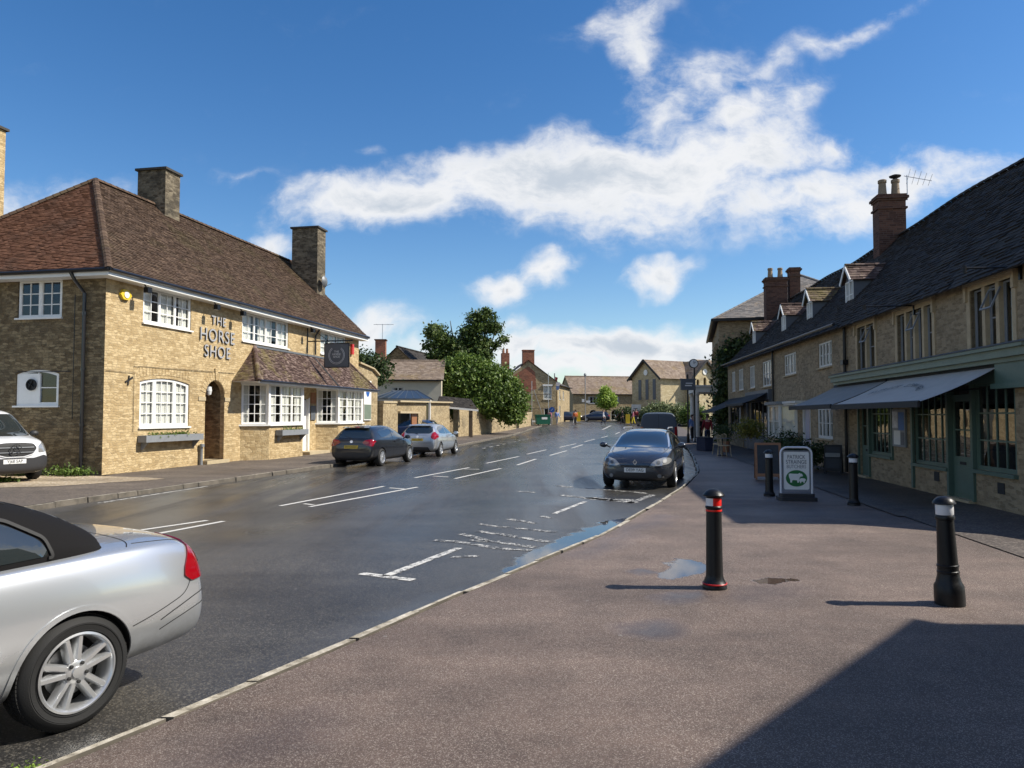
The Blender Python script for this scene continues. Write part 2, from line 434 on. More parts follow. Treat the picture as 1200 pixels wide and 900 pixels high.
class MB:
    def __init__(s):
        s.v = []; s.f = []; s.t = []; s.mi = []; s.cm = 0
    def face(s, pts, tint=0.5):
        n = len(s.v); s.v.extend([tuple(p) for p in pts])
        s.f.append(tuple(range(n, n+len(pts)))); s.t.append(tint); s.mi.append(s.cm)
    def box(s, x0, x1, y0, y1, z0, z1, T=None):
        c = [(x0, y0, z0), (x1, y0, z0), (x1, y1, z0), (x0, y1, z0), (x0, y0, z1), (x1, y0, z1), (x1, y1, z1), (x0, y1, z1)]
        if T is not None:
            c = [tuple(T @ Vector(p)) for p in c]
        n = len(s.v); s.v.extend(c)
        for f in ((0, 3, 2, 1), (4, 5, 6, 7), (0, 1, 5, 4), (1, 2, 6, 5), (2, 3, 7, 6), (3, 0, 4, 7)):
            s.f.append(tuple(n+i for i in f)); s.t.append(0.5); s.mi.append(s.cm)
        return s
    def beam(s, a, b, wd, ht, up=(0, 0, 1)):
        a = Vector(a); b = Vector(b); d = b-a; L = d.length; d.normalize()
        u = Vector(up); side = d.cross(u)
        if side.length < 1e-4:
            side = d.cross(Vector((1, 0, 0)))
        side.normalize(); u = side.cross(d)
        T = Matrix((( d.x, side.x, u.x, a.x), (d.y, side.y, u.y, a.y), (d.z, side.z, u.z, a.z), (0, 0, 0, 1)))
        return s.box(0, L, -wd/2, wd/2, -ht/2, ht/2, T)
    def tube(s, pts, r, n=8, cap=True):
        pts = [Vector(p) for p in pts]
        rs = r if isinstance(r, (list, tuple)) else [r]*len(pts)
        base = len(s.v); prev = None
        for i, p in enumerate(pts):
            d = (pts[min(i+1, len(pts)-1)]-pts[max(i-1, 0)]).normalized()
            if prev is None:
                a = d.orthogonal().normalized()
            else:
                a = (prev-d*prev.dot(d))
                a = a.normalized() if a.length > 1e-5 else d.orthogonal().normalized()
            prev = a; bb = d.cross(a)
            for k in range(n):
                an = 2*pi*k/n
                s.v.append(tuple(p+(a*cos(an)+bb*sin(an))*rs[i]))
        for i in range(len(pts)-1):
            for k in range(n):
                k2 = (k+1) % n
                s.f.append((base+i*n+k, base+i*n+k2, base+(i+1)*n+k2, base+(i+1)*n+k)); s.t.append(.5); s.mi.append(s.cm)
        if cap:
            s.f.append(tuple(base+k for k in range(n-1, -1, -1))); s.t.append(.5); s.mi.append(s.cm)
            e = base+(len(pts)-1)*n
            s.f.append(tuple(e+k for k in range(n))); s.t.append(.5); s.mi.append(s.cm)
        return s
    def lathe(s, prof, n=24, c=(0, 0, 0), axis='z', cap=True):
        base = len(s.v)
        for (r, h) in prof:
            for k in range(n):
                a = 2*pi*k/n
                if axis == 'z': p = (c[0]+r*cos(a), c[1]+r*sin(a), c[2]+h)
                elif axis == 'y': p = (c[0]+r*sin(a), c[1]+h, c[2]+r*cos(a))
                else: p = (c[0]+h, c[1]+r*cos(a), c[2]+r*sin(a))
                s.v.append(p)
        for i in range(len(prof)-1):
            for k in range(n):
                k2 = (k+1) % n
                s.f.append((base+i*n+k, base+i*n+k2, base+(i+1)*n+k2, base+(i+1)*n+k)); s.t.append(.5); s.mi.append(s.cm)
        for e, (r, h) in ((0, prof[0]), (len(prof)-1, prof[-1])):
            if cap and r > 1e-4 and (prof[1][0] if e == 0 else prof[-2][0]) > 1e-4:
                idx = [base+e*n+k for k in range(n)]
                s.f.append(tuple(reversed(idx)) if e == 0 else tuple(idx)); s.t.append(.5); s.mi.append(s.cm)
        return s
    def prism(s, poly, a, b, plane='xz'):
        # polygon (2d) extruded between coordinates a and b of the third axis
        def P(p, h):
            return (p[0], h, p[1]) if plane == 'xz' else ((h, p[0], p[1]) if plane == 'yz' else (p[0], p[1], h))
        n = len(poly)
        tris = tessellate_polygon([[Vector((p[0], p[1], 0)) for p in poly]])
        base = len(s.v)
        s.v.extend([P(p, a) for p in poly]); s.v.extend([P(p, b) for p in poly])
        for t in tris:
            s.f.append(tuple(base+i for i in t)); s.t.append(.5); s.mi.append(s.cm)
            s.f.append(tuple(base+n+i for i in reversed(t))); s.t.append(.5); s.mi.append(s.cm)
        for i in range(n):
            j = (i+1) % n
            s.f.append((base+i, base+j, base+n+j, base+n+i)); s.t.append(.5); s.mi.append(s.cm)
        return s
    def ring(s, outer, inner, y0, y1):
        # frame between two outlines of equal length, extruded in y
        n = len(outer)
        for (A, B, y, fl) in ((outer, inner, y0, 1), (outer, inner, y1, 0)):
            for i in range(n):
                j = (i+1) % n
                q = [(A[i][0], y, A[i][1]), (A[j][0], y, A[j][1]), (B[j][0], y, B[j][1]), (B[i][0], y, B[i][1])]
                s.face(q if fl else q[::-1])
        for A in (outer, inner):
            for i in range(n):
                j = (i+1) % n
                s.face([(A[i][0], y0, A[i][1]), (A[j][0], y0, A[j][1]), (A[j][0], y1, A[j][1]), (A[i][0], y1, A[i][1])])
        return s
    def wall(s, outer, holes=(), y=0.0, depth=0.14, flip=False):
        # stone face in the plane y with openings and their reveals; outline points are (x, z)
        loops = [[Vector((p[0], p[1], 0)) for p in outer]]+[[Vector((p[0], p[1], 0)) for p in h] for h in holes]
        flat = [p for l in loops for p in l]
        for t in tessellate_polygon(loops):
            a, b, c = (flat[i] for i in t)
            cr = (b-a).cross(c-a).z
            if abs(cr) < 1e-9: continue
            q = [(p.x, y, p.y) for p in (a, b, c)]
            if (cr > 0) == flip: q.reverse()
            s.face(q)
        for h in holes:
            n = len(h)
            for i in range(n):
                j = (i+1) % n
                s.face([(h[i][0], y, h[i][1]), (h[j][0], y, h[j][1]), (h[j][0], y+depth, h[j][1]), (h[i][0], y+depth, h[i][1])])
        return s
    def xf(s, T):
        if T.determinant() < 0: s.f = [f[::-1] for f in s.f]
        s.v = [tuple(T @ Vector(p)) for p in s.v]; return s
    def add(s, o, T=None):
        n = len(s.v)
        s.v.extend([tuple(T @ Vector(p)) for p in o.v] if T is not None else o.v)
        s.f.extend([tuple(n+i for i in f) for f in o.f]); s.t.extend(o.t); s.mi.extend([s.cm]*len(o.f))
        return s
    def build(s, name, mats, parent=None, smooth=False, uv=True, weld=False):
        me = bpy.data.meshes.new(name)
        me.from_pydata(s.v, [], s.f)
        mats = mats if isinstance(mats, (list, tuple)) else [mats]
        for mm in mats:
            me.materials.append(M[mm] if isinstance(mm, str) else mm)
        if len(mats) > 1:
            me.polygons.foreach_set('material_index', s.mi)
        if any(t != .5 for t in s.t):
            at = me.attributes.new('tint', 'FLOAT', 'FACE'); at.data.foreach_set('value', s.t)
        if uv:
            ul = me.uv_layers.new(name='UVMap')
            vs = me.vertices
            uvs = [0.0]*(2*len(me.loops))
            for p in me.polygons:
                nn = p.normal
                if abs(nn.z) > .95:
                    for li in p.loop_indices:
                        co = vs[me.loops[li].vertex_index].co; uvs[2*li] = co.x; uvs[2*li+1] = co.y
                else:
                    ax = Vector((-nn.y, nn.x, 0)).normalized(); ay = nn.cross(ax)
                    if ay.z < 0: ay = -ay
                    for li in p.loop_indices:
                        co = vs[me.loops[li].vertex_index].co; uvs[2*li] = co.dot(ax); uvs[2*li+1] = co.dot(ay)
            ul.data.foreach_set('uv', uvs)
        if smooth:
            me.polygons.foreach_set('use_smooth', [True]*len(me.polygons))
        if weld or smooth:
            bm = bmesh.new(); bm.from_mesh(me); bmesh.ops.remove_doubles(bm, verts=bm.verts, dist=1e-5)
            bmesh.ops.recalc_face_normals(bm, faces=bm.faces); bm.to_mesh(me); bm.free()
        if smooth:
            try: me.set_sharp_from_angle(angle=radians(smooth if smooth > 1 else 40))
            except Exception: pass
        o = bpy.data.objects.new(name, me); COL.objects.link(o)
        if parent is not None: o.parent = parent
        return o

def rect(x0, x1, z0, z1):
    return [(x0, z0), (x1, z0), (x1, z1), (x0, z1)]
def archrect(x0, x1, z0, z1, sag, n=10):
    # rectangle whose top is a segmental (or round) arch rising by sag above z1-sag
    pts = [(x0, z0), (x1, z0)]
    zs = z1-sag; c = (x0+x1)/2; hw = (x1-x0)/2
    R = (hw*hw+sag*sag)/(2*sag); zc = z1-R
    a0 = atan2(zs-zc, hw)
    for i in range(n+1):
        a = a0+(pi-2*a0)*i/n
        pts.append((c+R*cos(a), zc+R*sin(a)))
    return pts

def text(txt, size, extrude, mat, parent, T, name='lettering', align='CENTER', bevel=0.0, track=1.0, font_shear=0):
    cu = bpy.data.curves.new(name, 'FONT'); cu.body = txt; cu.size = size; cu.extrude = extrude
    cu.align_x = align; cu.align_y = 'CENTER'; cu.bevel_depth = bevel; cu.space_character = track; cu.space_line = .9
    o = bpy.data.objects.new(name, cu); COL.objects.link(o)
    dg = bpy.context.evaluated_depsgraph_get()
    me = bpy.data.meshes.new_from_object(o.evaluated_get(dg))
    bpy.data.objects.remove(o)
    me.transform(T); me.materials.clear(); me.materials.append(M[mat])
    r = bpy.data.objects.new(name, me); COL.objects.link(r)
    if parent is not None: r.parent = parent
    return r
# text faces -y of the parent frame
TXZ = Matrix.Rotation(radians(90), 4, 'X')

# roof of individual tiles: a, b eave ends; c, d ridge ends (c above b, d above a)
def tiles(mb, a, b, c, d, course=.1, tw=.17, thick=.014, jit=.3, tint=(.0, 1.0), warp=None, lip=0.0):
    a, b, c, d = (Vector(p) for p in (a, b, c, d))
    L = ((d-a).length+(c-b).length)/2
    nrm = (b-a).cross(d-a).normalized()
    if nrm.z < 0: nrm = -nrm
    ex = (b-a).normalized()
    n = max(2, int(round(L/course)))
    for j in range(n):
        t0, t1 = j/n, (j+1)/n+.15/n
        l0 = a.lerp(d, t0); r0 = b.lerp(c, t0); l1 = a.lerp(d, min(1, t1)); r1 = b.lerp(c, min(1, t1))
        s0, e0 = (l0-a).dot(ex), (r0-a).dot(ex)
        s1, e1 = (l1-a).dot(ex), (r1-a).dot(ex)
        o0 = l0-ex*s0; o1 = l1-ex*s1
        if max(e0-s0, e1-s1) < .02: continue
        k = floor(min(s0, s1)/tw)-1
        off = (j % 2)*.5*tw+random.uniform(-.02, .02)
        while True:
            p0 = k*tw+off; p1 = p0+tw*.985
            k += 1
            if p0 > max(e0, e1): break
            a0, a1 = max(p0, s0), min(p1, e0)
            b0, b1 = max(p0, s1), min(p1, e1)
            if a1 <= a0 and b1 <= b0: continue
            a1 = max(a0, a1); b1 = max(b0, b1)
            if a1 <= a0: a0 = a1 = min(max(a0, s0), e0)
            if b1 <= b0: b0 = b1 = min(max(b0, s1), e1)
            h = thick*(1+random.uniform(-jit, jit)*1.6)
            dz = random.uniform(-.004, .004)
            q = [o0+ex*a0+nrm*(h+dz), o0+ex*a1+nrm*(h-dz), o1+ex*b1+nrm*.002, o1+ex*b0+nrm*.002]
            tv = random.random()*(tint[1]-tint[0])+tint[0]
            if warp: q = [warp(p) for p in q]
            mb.face(q, tv if tv != .5 else .51)
            f0, f1 = q[0]-nrm*(h+.01), q[1]-nrm*(h+.01)
            mb.face([f0, f1, q[1], q[0]], tv*.6)
    q = [a-nrm*.012, b-nrm*.012, c-nrm*.012, d-nrm*.012]
    if warp:
        m_ = 24
        for i in range(m_):
            mb.face([warp(q[0].lerp(q[1], i/m_)), warp(q[0].lerp(q[1], (i+1)/m_)), warp(q[3].lerp(q[2], (i+1)/m_)), warp(q[3].lerp(q[2], i/m_))], .3)
    else:
        mb.face(q, .3)
def ridge_tiles(mb, p, q, r=.09, seg=.3, warp=None, tint=(0, 1)):
    p, q = Vector(p), Vector(q); L = (q-p).length; n = max(1, int(L/seg)); d = (q-p)/n
    side = d.normalized().cross(Vector((0, 0, 1))).normalized(); up = side.cross(d.normalized())
    for i in range(n):
        a = p+d*i; b = p+d*(i+1.04)
        if warp: a, b = warp(a), warp(b)
        tv = random.uniform(*tint)
        pr = None
        for k in range(6):
            an = pi*k/5
            o0 = side*cos(an)*r*1.06+up*(sin(an)*r*1.0-.01); o1 = side*cos(an)*r*.95+up*(sin(an)*r*.9-.01)
            cur = (a+o0, b+o1)
            if pr: mb.face([pr[0], pr[1], cur[1], cur[0]], tv)
            pr = cur

# leaves as small faces gathered in clumps through a crown's volume
def foliage(name, mat, blobs, n_clump, per, leaf, parent, spread=.35, seed=1, shell=.55, flat=None, elong=1.5, trunkfree=None):
    rs = np.random.RandomState(seed)
    vol = np.array([b[3]*b[4]*b[5] for b in blobs], float)**.75; vol /= vol.sum()
    bi = rs.choice(len(blobs), n_clump, p=vol)
    B = np.array([b[:6] for b in blobs], float)[bi]
    dr = rs.normal(size=(n_clump, 3)); dr /= np.linalg.norm(dr, axis=1)[:, None]
    rad = shell+(1-shell)*rs.rand(n_clump)**.6*1.1
    C = B[:, :3]+dr*B[:, 3:6]*rad[:, None]
    ct = rs.rand(n_clump)
    P = np.repeat(C, per, 0)+rs.normal(size=(n_clump*per, 3))*spread*np.array([1, 1, .8])
    T = np.clip(np.repeat(ct, per)*.6+rs.rand(n_clump*per)*.4, 0, 1)
    N = len(P)
    out = np.repeat(dr, per, 0)*.7+rs.normal(size=(N, 3))*.8+np.array([0, 0, .35]); out /= np.linalg.norm(out, axis=1)[:, None]
    r1 = rs.normal(size=(N, 3)); u = np.cross(out, r1); u /= np.linalg.norm(u, axis=1)[:, None]; v = np.cross(out, u)
    s = leaf*(.6+.8*rs.rand(N))[:, None]
    V = np.empty((N, 4, 3)); V[:, 0] = P-u*s*elong*.5; V[:, 1] = P+v*s*.42-out*s*.1; V[:, 2] = P+u*s*elong*.5; V[:, 3] = P-v*s*.42-out*s*.1
    me = bpy.data.meshes.new(name)
    me.vertices.add(4*N); me.vertices.foreach_set('co', V.reshape(-1))
    me.loops.add(4*N); me.loops.foreach_set('vertex_index', np.arange(4*N, dtype=np.int32))
    me.polygons.add(N); me.polygons.foreach_set('loop_start', np.arange(0, 4*N, 4, dtype=np.int32))
    me.polygons.foreach_set('loop_total', np.full(N, 4, dtype=np.int32))
    me.update(); me.validate()
    at = me.attributes.new('tint', 'FLOAT', 'FACE'); at.data.foreach_set('value', T.astype(np.float32))
    me.materials.append(M[mat])
    o = bpy.data.objects.new(name, me); COL.objects.link(o)
    if parent is not None: o.parent = parent
    return o

def lerp_tab(tab, y):
    if y <= tab[0][0]: return tab[0][1]
    for (a, va), (b, vb) in zip(tab, tab[1:]):
        if y <= b: return va+(vb-va)*(y-a)/(b-a)
    return tab[-1][1]
def gz(y):
    t = min(1, max(0, (y-62)/42)); return .95*t*t*(3-2*t)
# ================================================================== GROUND
XL = [(-30, -16.5), (0, -11.6), (13.5, -9.15), (15.5, -8.75), (18, -8.15), (23, -6.95), (26, -6.25), (42, -3.2), (57, -1.2), (75, 1.5), (86, 3.6)]
XR = [(-30, -18.5), (0, -4.15), (3.67, -2.30), (4.3, -1.95), (5.54, -1.32), (7.1, -.58), (8.5, .15), (10.6, 1.22), (12.9, 2.15), (17.65, 4.02), (22.5, 5.6), (30, 7.3), (38, 9.0), (60, 12.9), (84, 16.6)]
RZ = -0.10     # road level below the pavement
def strip(mb, fa, fb, y0, y1, dy, z, nx=1):
    n = max(1, int((y1-y0)/dy))
    for i in range(n):
        ya, yb = y0+(y1-y0)*i/n, y0+(y1-y0)*(i+1)/n
        for k in range(nx):
            a0 = fa(ya)+(fb(ya)-fa(ya))*k/nx; a1 = fa(ya)+(fb(ya)-fa(ya))*(k+1)/nx
            b0 = fa(yb)+(fb(yb)-fa(yb))*k/nx; b1 = fa(yb)+(fb(yb)-fa(yb))*(k+1)/nx
            mb.face([(a0, ya, z+gz(ya)), (a1, ya, z+gz(ya)), (b1, yb, z+gz(yb)), (b0, yb, z+gz(yb))])

def capsule(t, P, ax, ay, bx, by, r, soft):
    # soft mask round a segment on the ground
    x, y = P
    dx, dy = bx-ax, by-ay; L2 = dx*dx+dy*dy+1e-6
    h = t.m('ADD', t.m('MULTIPLY', t.m('SUBTRACT', x, ax), dx/L2), t.m('MULTIPLY', t.m('SUBTRACT', y, ay), dy/L2), clamp=True)
    ex = t.m('SUBTRACT', t.m('SUBTRACT', x, ax), t.m('MULTIPLY', h, dx))
    ey = t.m('SUBTRACT', t.m('SUBTRACT', y, ay), t.m('MULTIPLY', h, dy))
    d = t.m('SQRT', t.m('ADD', t.m('MULTIPLY', ex, ex), t.m('MULTIPLY', ey, ey)))
    return t.rng(d, r*(1-soft), r*(1+soft), 1.0, 0.0)

def ground_mat(name, lo, hi, speck, wet_list, streaks, base_rough=.85, grain=90.0, bump=.6, wetcol=.5, patch=None, soft_n=.5):
    m, t, b, out = newmat(name)
    oc = t.node('ShaderNodeNewGeometry').outputs['Position']
    big = t.noise(oc, .35, 5, .6); mid = t.noise(oc, 2.2, 5, .65); fine = t.noise(oc, grain, 3, .7)
    vor = t.node('ShaderNodeTexVoronoi', ins={'Vector': oc, 'Scale': grain*.9}); 
    col = t.mix(t.rng(t.m('ADD', t.m('MULTIPLY', big, .6), t.m('MULTIPLY', mid, .4)), .35, .65, 0, 1), c4(lo), c4(hi))
    sp = t.sep(vor.outputs['Color'])[0]
    col = t.mix(t.m('MULTIPLY', t.sstep(sp, .70, .95), .85), col, c4(speck))
    col = t.mix(t.rng(sp, 0, .3, .55, 0), col, c4(tuple(c*.35 for c in lo)))
    x, y, z = t.sep(oc)
    # noise-bent coordinates give puddles an uneven shoreline
    nb = t.noise(oc, 1.3, 5, .6, out=1); nbx, nby, _ = t.sep(nb)
    px = t.m('ADD', x, t.m('MULTIPLY', t.m('SUBTRACT', nbx, .5), soft_n*1.1)); py = t.m('ADD', y, t.m('MULTIPLY', t.m('SUBTRACT', nby, .5), soft_n*2.2))
    wet = None; pool = None
    for wv in wet_list:
        mk = t.m('MULTIPLY', capsule(t, (px, py), *wv[:6]), wv[6])
        if wv[6] >= 1.0:
            mk = t.sstep(t.m('ADD', mk, t.m('MULTIPLY', t.m('SUBTRACT', mid, .5), .9)), .38, .58)
            pool = mk if pool is None else t.m('MAXIMUM', pool, mk)
        wet = mk if wet is None else t.m('MAXIMUM', wet, mk)
    if streaks is not None:
        ang, sx, sy, lo_, hi_, amt, fade = streaks
        mp = t.node('ShaderNodeMapping'); t.set(mp.inputs[0], oc); mp.inputs['Rotation'].default_value = (0, 0, ang); mp.inputs['Scale'].default_value = (sx, sy, 1)
        st = t.noise(mp.outputs[0], 1.0, 5, .55)
        sm = t.m('MULTIPLY', t.sstep(st, lo_, hi_), amt)
        sm = t.m('MULTIPLY', sm, t.rng(y, fade[0], fade[1], 0, 1))
        wet = sm if wet is None else t.m('MAXIMUM', wet, sm)
    damp = t.m('MULTIPLY', t.sstep(t.noise(oc, .8, 4, .6), .42, .62), .35)
    wetd = t.m('MAXIMUM', wet, damp) if wet is not None else damp
    col = t.mix(wetd, col, t.mix(1.0, col, (wetcol, wetcol, wetcol, 1), 'MULTIPLY'))
    mpb = t.node('ShaderNodeMapping'); t.set(mpb.inputs[0], oc); mpb.inputs['Scale'].default_value = (.16, .75, 1)
    band = t.noise(mpb.outputs[0], 1.0, 6, .62)
    col = t.mix(1.0, col, t.mix(t.rng(band, .36, .64, 0, 1), (.72, .70, .69, 1), (1.16, 1.13, 1.10, 1)), 'MULTIPLY')
    spots = t.node('ShaderNodeTexVoronoi', ins={'Vector': oc, 'Scale': 1.6}); col = t.mix(t.m('MULTIPLY', t.sstep(spots.outputs['Distance'], .035, .02), .55), col, (.30, .28, .26, 1))
    if patch is not None:
        col = patch(t, col, x, y, mid)
    t.set(b.inputs['Base Color'], col)
    w_ = t.m('POWER', wet, .6) if wet is not None else damp
    wn = t.m('MULTIPLY', w_, t.rng(fine, .3, .6, 1.0, .85))
    rr_ = t.rng(wn, 0, 1, base_rough, .24)
    if pool is not None: rr_ = t.m('ADD', t.m('MULTIPLY', rr_, t.m('SUBTRACT', 1.0, pool)), t.m('MULTIPLY', pool, .025)); wn = t.m('MAXIMUM', wn, pool)
    t.set(b.inputs['Roughness'], rr_)
    b.inputs['Specular IOR Level'].default_value = .5
    bs = t.m('MULTIPLY', t.m('SUBTRACT', 1.0, wn, clamp=True), bump)
    bn = t.node('ShaderNodeBump'); bn.inputs['Distance'].default_value = .006; t.set(bn.inputs['Strength'], bs)
    t.set(bn.inputs['Height'], t.m('ADD', t.m('MULTIPLY', sp, .7), fine)); t.set(b.inputs['Normal'], bn.outputs[0])
    return m
def road_patch(t, col, x, y, mid):
    # older lighter wheel-polished strips and a few trench repairs
    a = t.m('SUBTRACT', x, t.m('MULTIPLY', y, .235))
    s = t.m('SINE', t.m('MULTIPLY', a, 1.9))
    col = t.mix(t.m('MULTIPLY', t.sstep(t.m('ADD', s, t.m('MULTIPLY', mid, .6)), .5, 1.4), .35), col, (.095, .088, .08, 1))
    return col
ground_mat('road_asphalt', (.032, .032, .032), (.072, .070, .066), (.16, .15, .13),
    [(.14, 8.7, 1.86, 12.8, .30, .7, 1.0), (-1.0, 6.5, -.1, 8.3, .22, .8, .7), (-2.2, 4.2, -1.2, 6.2, .25, .9, .45), (3.0, 17.6, 4.2, 19.8, .45, .6, .9),
     (-3.9, 11.5, -.7, 22, .55, .9, .95), (-.7, 22, 3.8, 40, .95, .9, .99), (3.8, 40, 11, 74, 1.6, .8, .95), (1.2, 23.5, 6.2, 42, .6, .8, .85), (-.6, 30, 6, 60, .5, .9, .8), (-5.4, 12, -4.0, 15, .5, 1.0, .45), (.6, 15.4, 2.6, 17.2, .5, .8, .9), (-1.5, 11, -.4, 15.5, .5, .9, .6), (-7.3, 22.3, -5.6, 24.2, .35, .8, .5)],
    (radians(14), 1.4, .09, .36, .56, .95, (7, 20)), base_rough=.42, grain=110, bump=.42, wetcol=.75, patch=road_patch)
ground_mat('forecourt_tarmac', (.098, .068, .055), (.190, .134, .107), (.42, .36, .31),
    [(1.74, 7.95, 2.0, 8.45, .20, .5, 1.0), (2.55, 7.72, 2.85, 7.85, .13, .5, 1.0), (1.52, 6.98, 1.75, 7.0, .15, .8, .8), (1.0, 5.95, 1.14, 6.1, .16, .9, .75), (1.35, 8.05, 1.45, 8.1, .10, .8, .8), (-1.6, 3.7, -1.2, 4.1, .2, .9, .5), (-1.6, 3.75, -1.3, 4.0, .14, .7, .25),
     (2.2, 7.0, 2.6, 7.3, .25, .9, .25), (.9, 9.2, 2.6, 12.6, .18, .9, .35), (4.6, 13.2, 7.4, 12.2, .5, .9, .25), (6, 16, 8, 30, .9, .9, .30), (5.4, 18.5, 7.4, 17, .5, .9, .3)],
    None, base_rough=.66, grain=210, bump=.8, wetcol=.40)
ground_mat('pavement_tarmac', (.075, .062, .052), (.14, .115, .092), (.25, .2, .15), [(-9.5, 20, -8.2, 24, .6, .9, .25)], None, base_rough=.8, grain=60, bump=.6)
ground_mat('footway_slabs', (.075, .060, .052), (.13, .105, .090), (.22, .19, .16), [(7.9, 14, 9.4, 24, .5, .9, .35)], None, base_rough=.72, grain=50, bump=.4)
ground_mat('earth', (.10, .085, .05), (.14, .12, .07), (.2, .17, .1), [], None, base_rough=.95, grain=20)
ground_mat('gravel_stones', (.30, .235, .15), (.46, .37, .25), (.62, .54, .42), [], None, base_rough=.95, grain=26, bump=1.0)
def markmat(name, keep):
    m, t, b, out = newmat(name)
    oc = t.node('ShaderNodeNewGeometry').outputs['Position']
    n_ = t.noise(oc, 9, 6, .75); n2_ = t.noise(oc, 60, 3, .7)
    f = t.sstep(t.m('ADD', t.m('MULTIPLY', n_, .65), t.m('MULTIPLY', n2_, .35)), keep-.05, keep+.05)
    t.set(b.inputs['Base Color'], t.mix(f, (.045, .043, .04, 1), (.62, .60, .55, 1)))
    t.set(b.inputs['Roughness'], t.rng(n_, .3, .7, .35, .65))
    t.set(b.inputs['Normal'], t.bump(n2_, .4, .004))
markmat('road_paint', .38); markmat('worn_road_paint', .475); markmat('very_worn_paint', .53)
plain('kerb_face', (.11, .095, .075), .9, var=.5, vscale=3)
m, t, b, out = newmat('kerb_stone')
oc = t.node('ShaderNodeNewGeometry').outputs['Position']
nk = t.noise(oc, 7, 5, .7)
t.set(b.inputs['Base Color'], t.ramp(nk, [(.32, (.10, .085, .065)), (.46, (.33, .29, .22)), (.68, (.58, .53, .44))]))
b.inputs['Roughness'].default_value = .85
t.set(b.inputs['Normal'], t.bump(nk, .7, .03))

g = MB()
ys = [-80, -30, 0, 30, 62, 70, 78, 86, 94, 104, 140, 300, 900, 2500]
for a, b_ in zip(ys, ys[1:]):
    g.face([(-2000, a, -.24+gz(a)), (2000, a, -.24+gz(a)), (2000, b_, -.24+gz(b_)), (-2000, b_, -.24+gz(b_))])
tag(g.build('ground', 'earth'), kind='structure')
g = MB()
strip(g, lambda y: lerp_tab(XL, y)-.02, lambda y: lerp_tab(XR, y)+.02, -30, 88, 1.5, RZ, 2)
strip(g, lambda y: -40, lambda y: 48, 88, 126, 2, RZ, 2)
tag(g.build('road', 'road_asphalt'), kind='structure')
# forecourt on the right, shop footway, left pavement
FX = lambda y: 6.95+.135*y       # line of the shop fronts
g = MB(); strip(g, lambda y: lerp_tab(XR, y)+.10, lambda y: max(FX(y)-2.05, lerp_tab(XR, y)+.4), -30, 84, 1.0, 0, 2)
g.box(-18, -3, -30, -29.9, -.2, -.01)
tag(g.build('forecourt', 'forecourt_tarmac'), kind='structure')
g = MB(); strip(g, lambda y: FX(y)-2.05, lambda y: FX(y)+.6, -20, 88, 1.0, .012, 1)
tag(g.build('footway', 'footway_slabs'), kind='structure')
PD = Vector((.1957, .9807)); PX0, PY0 = -11.69, 21.17
pubx = lambda y: PX0+.1995*(y-PY0)
g = MB(); strip(g, lambda y: pubx(y)-(9.5 if y < 21 else .3), lambda y: lerp_tab(XL, y)-.12, -30, 39.5, 1.0, 0, 2)
strip(g, lambda y: -8.2+.1611*(y-39.5) if y < 59 else -4.9+(y-59)*.235, lambda y: lerp_tab(XL, y)-.12, 39.5, 86, 1.0, 0, 1)
g.face([(-26, 21, 0), (-11.5, 21, 0), (-14, 40, 0), (-30, 40, 0)])
tag(g.build('pavement', 'pavement_tarmac'), kind='structure')
# kerbs, stone by stone in one run each
def kerb(name, tab, side, y0, y1, wd, label, mt='kerb_stone'):
    mb = MB(); y = y0
    while y < y1:
        L = random.uniform(.55, .95) if y < 40 else 2.5
        x0, x1 = lerp_tab(tab, y), lerp_tab(tab, y+L-.02)
        j = random.uniform(-.018, .018); w2 = wd*random.uniform(.6, 1.12)
        h = random.uniform(.002, .016)
        za, zb = gz(y), gz(y+L)
        xs = [(x0+j, x0+j+side*w2), (x1+j, x1+j+side*w2)]
        A = [(xs[0][0], y, RZ-.05+za), (xs[0][1], y, RZ-.05+za), (xs[1][1], y+L-.02, RZ-.05+zb), (xs[1][0], y+L-.02, RZ-.05+zb)]
        B = [(p[0]+(side*.012 if i in (0, 3) else 0), p[1], p[2]+.05-RZ+h) for i, p in enumerate(A)]
        mb.face(B if side > 0 else B[::-1])
        mb.cm = 1
        for i in range(4):
            k = (i+1) % 4; mb.face([A[i], A[k], B[k], B[i]])
        mb.cm = 0
        y += L
    return tag(mb.build(name, ['kerb_stone', 'kerb_face']), kind='structure')
kerb('kerb_right', XR, 1, -6, 84, .085, '')
kerb('kerb_left', XL, -1, 8, 86, .09, '')
g = MB(); strip(g, lambda y: FX(y)-2.16, lambda y: FX(y)-2.04, 12.5, 84, 1.0, .018)
tag(g.build('footway_edging', 'footway_slabs'), kind='structure')
# gravel beside the public house
g = MB()
pts = []
for i in range(28):
    a = i/28*2*pi; r = 1+.12*sin(3*a+1)+.07*sin(7*a)
    pts.append((-14.2+4.2*cos(a)*r, 18.9+2.35*sin(a)*r+.12*cos(a)*4, .006))
g.face(pts)
tag(g.build('gravel', 'gravel_stones'), kind='stuff', label='pale gravel patch under the white van beside the pub')

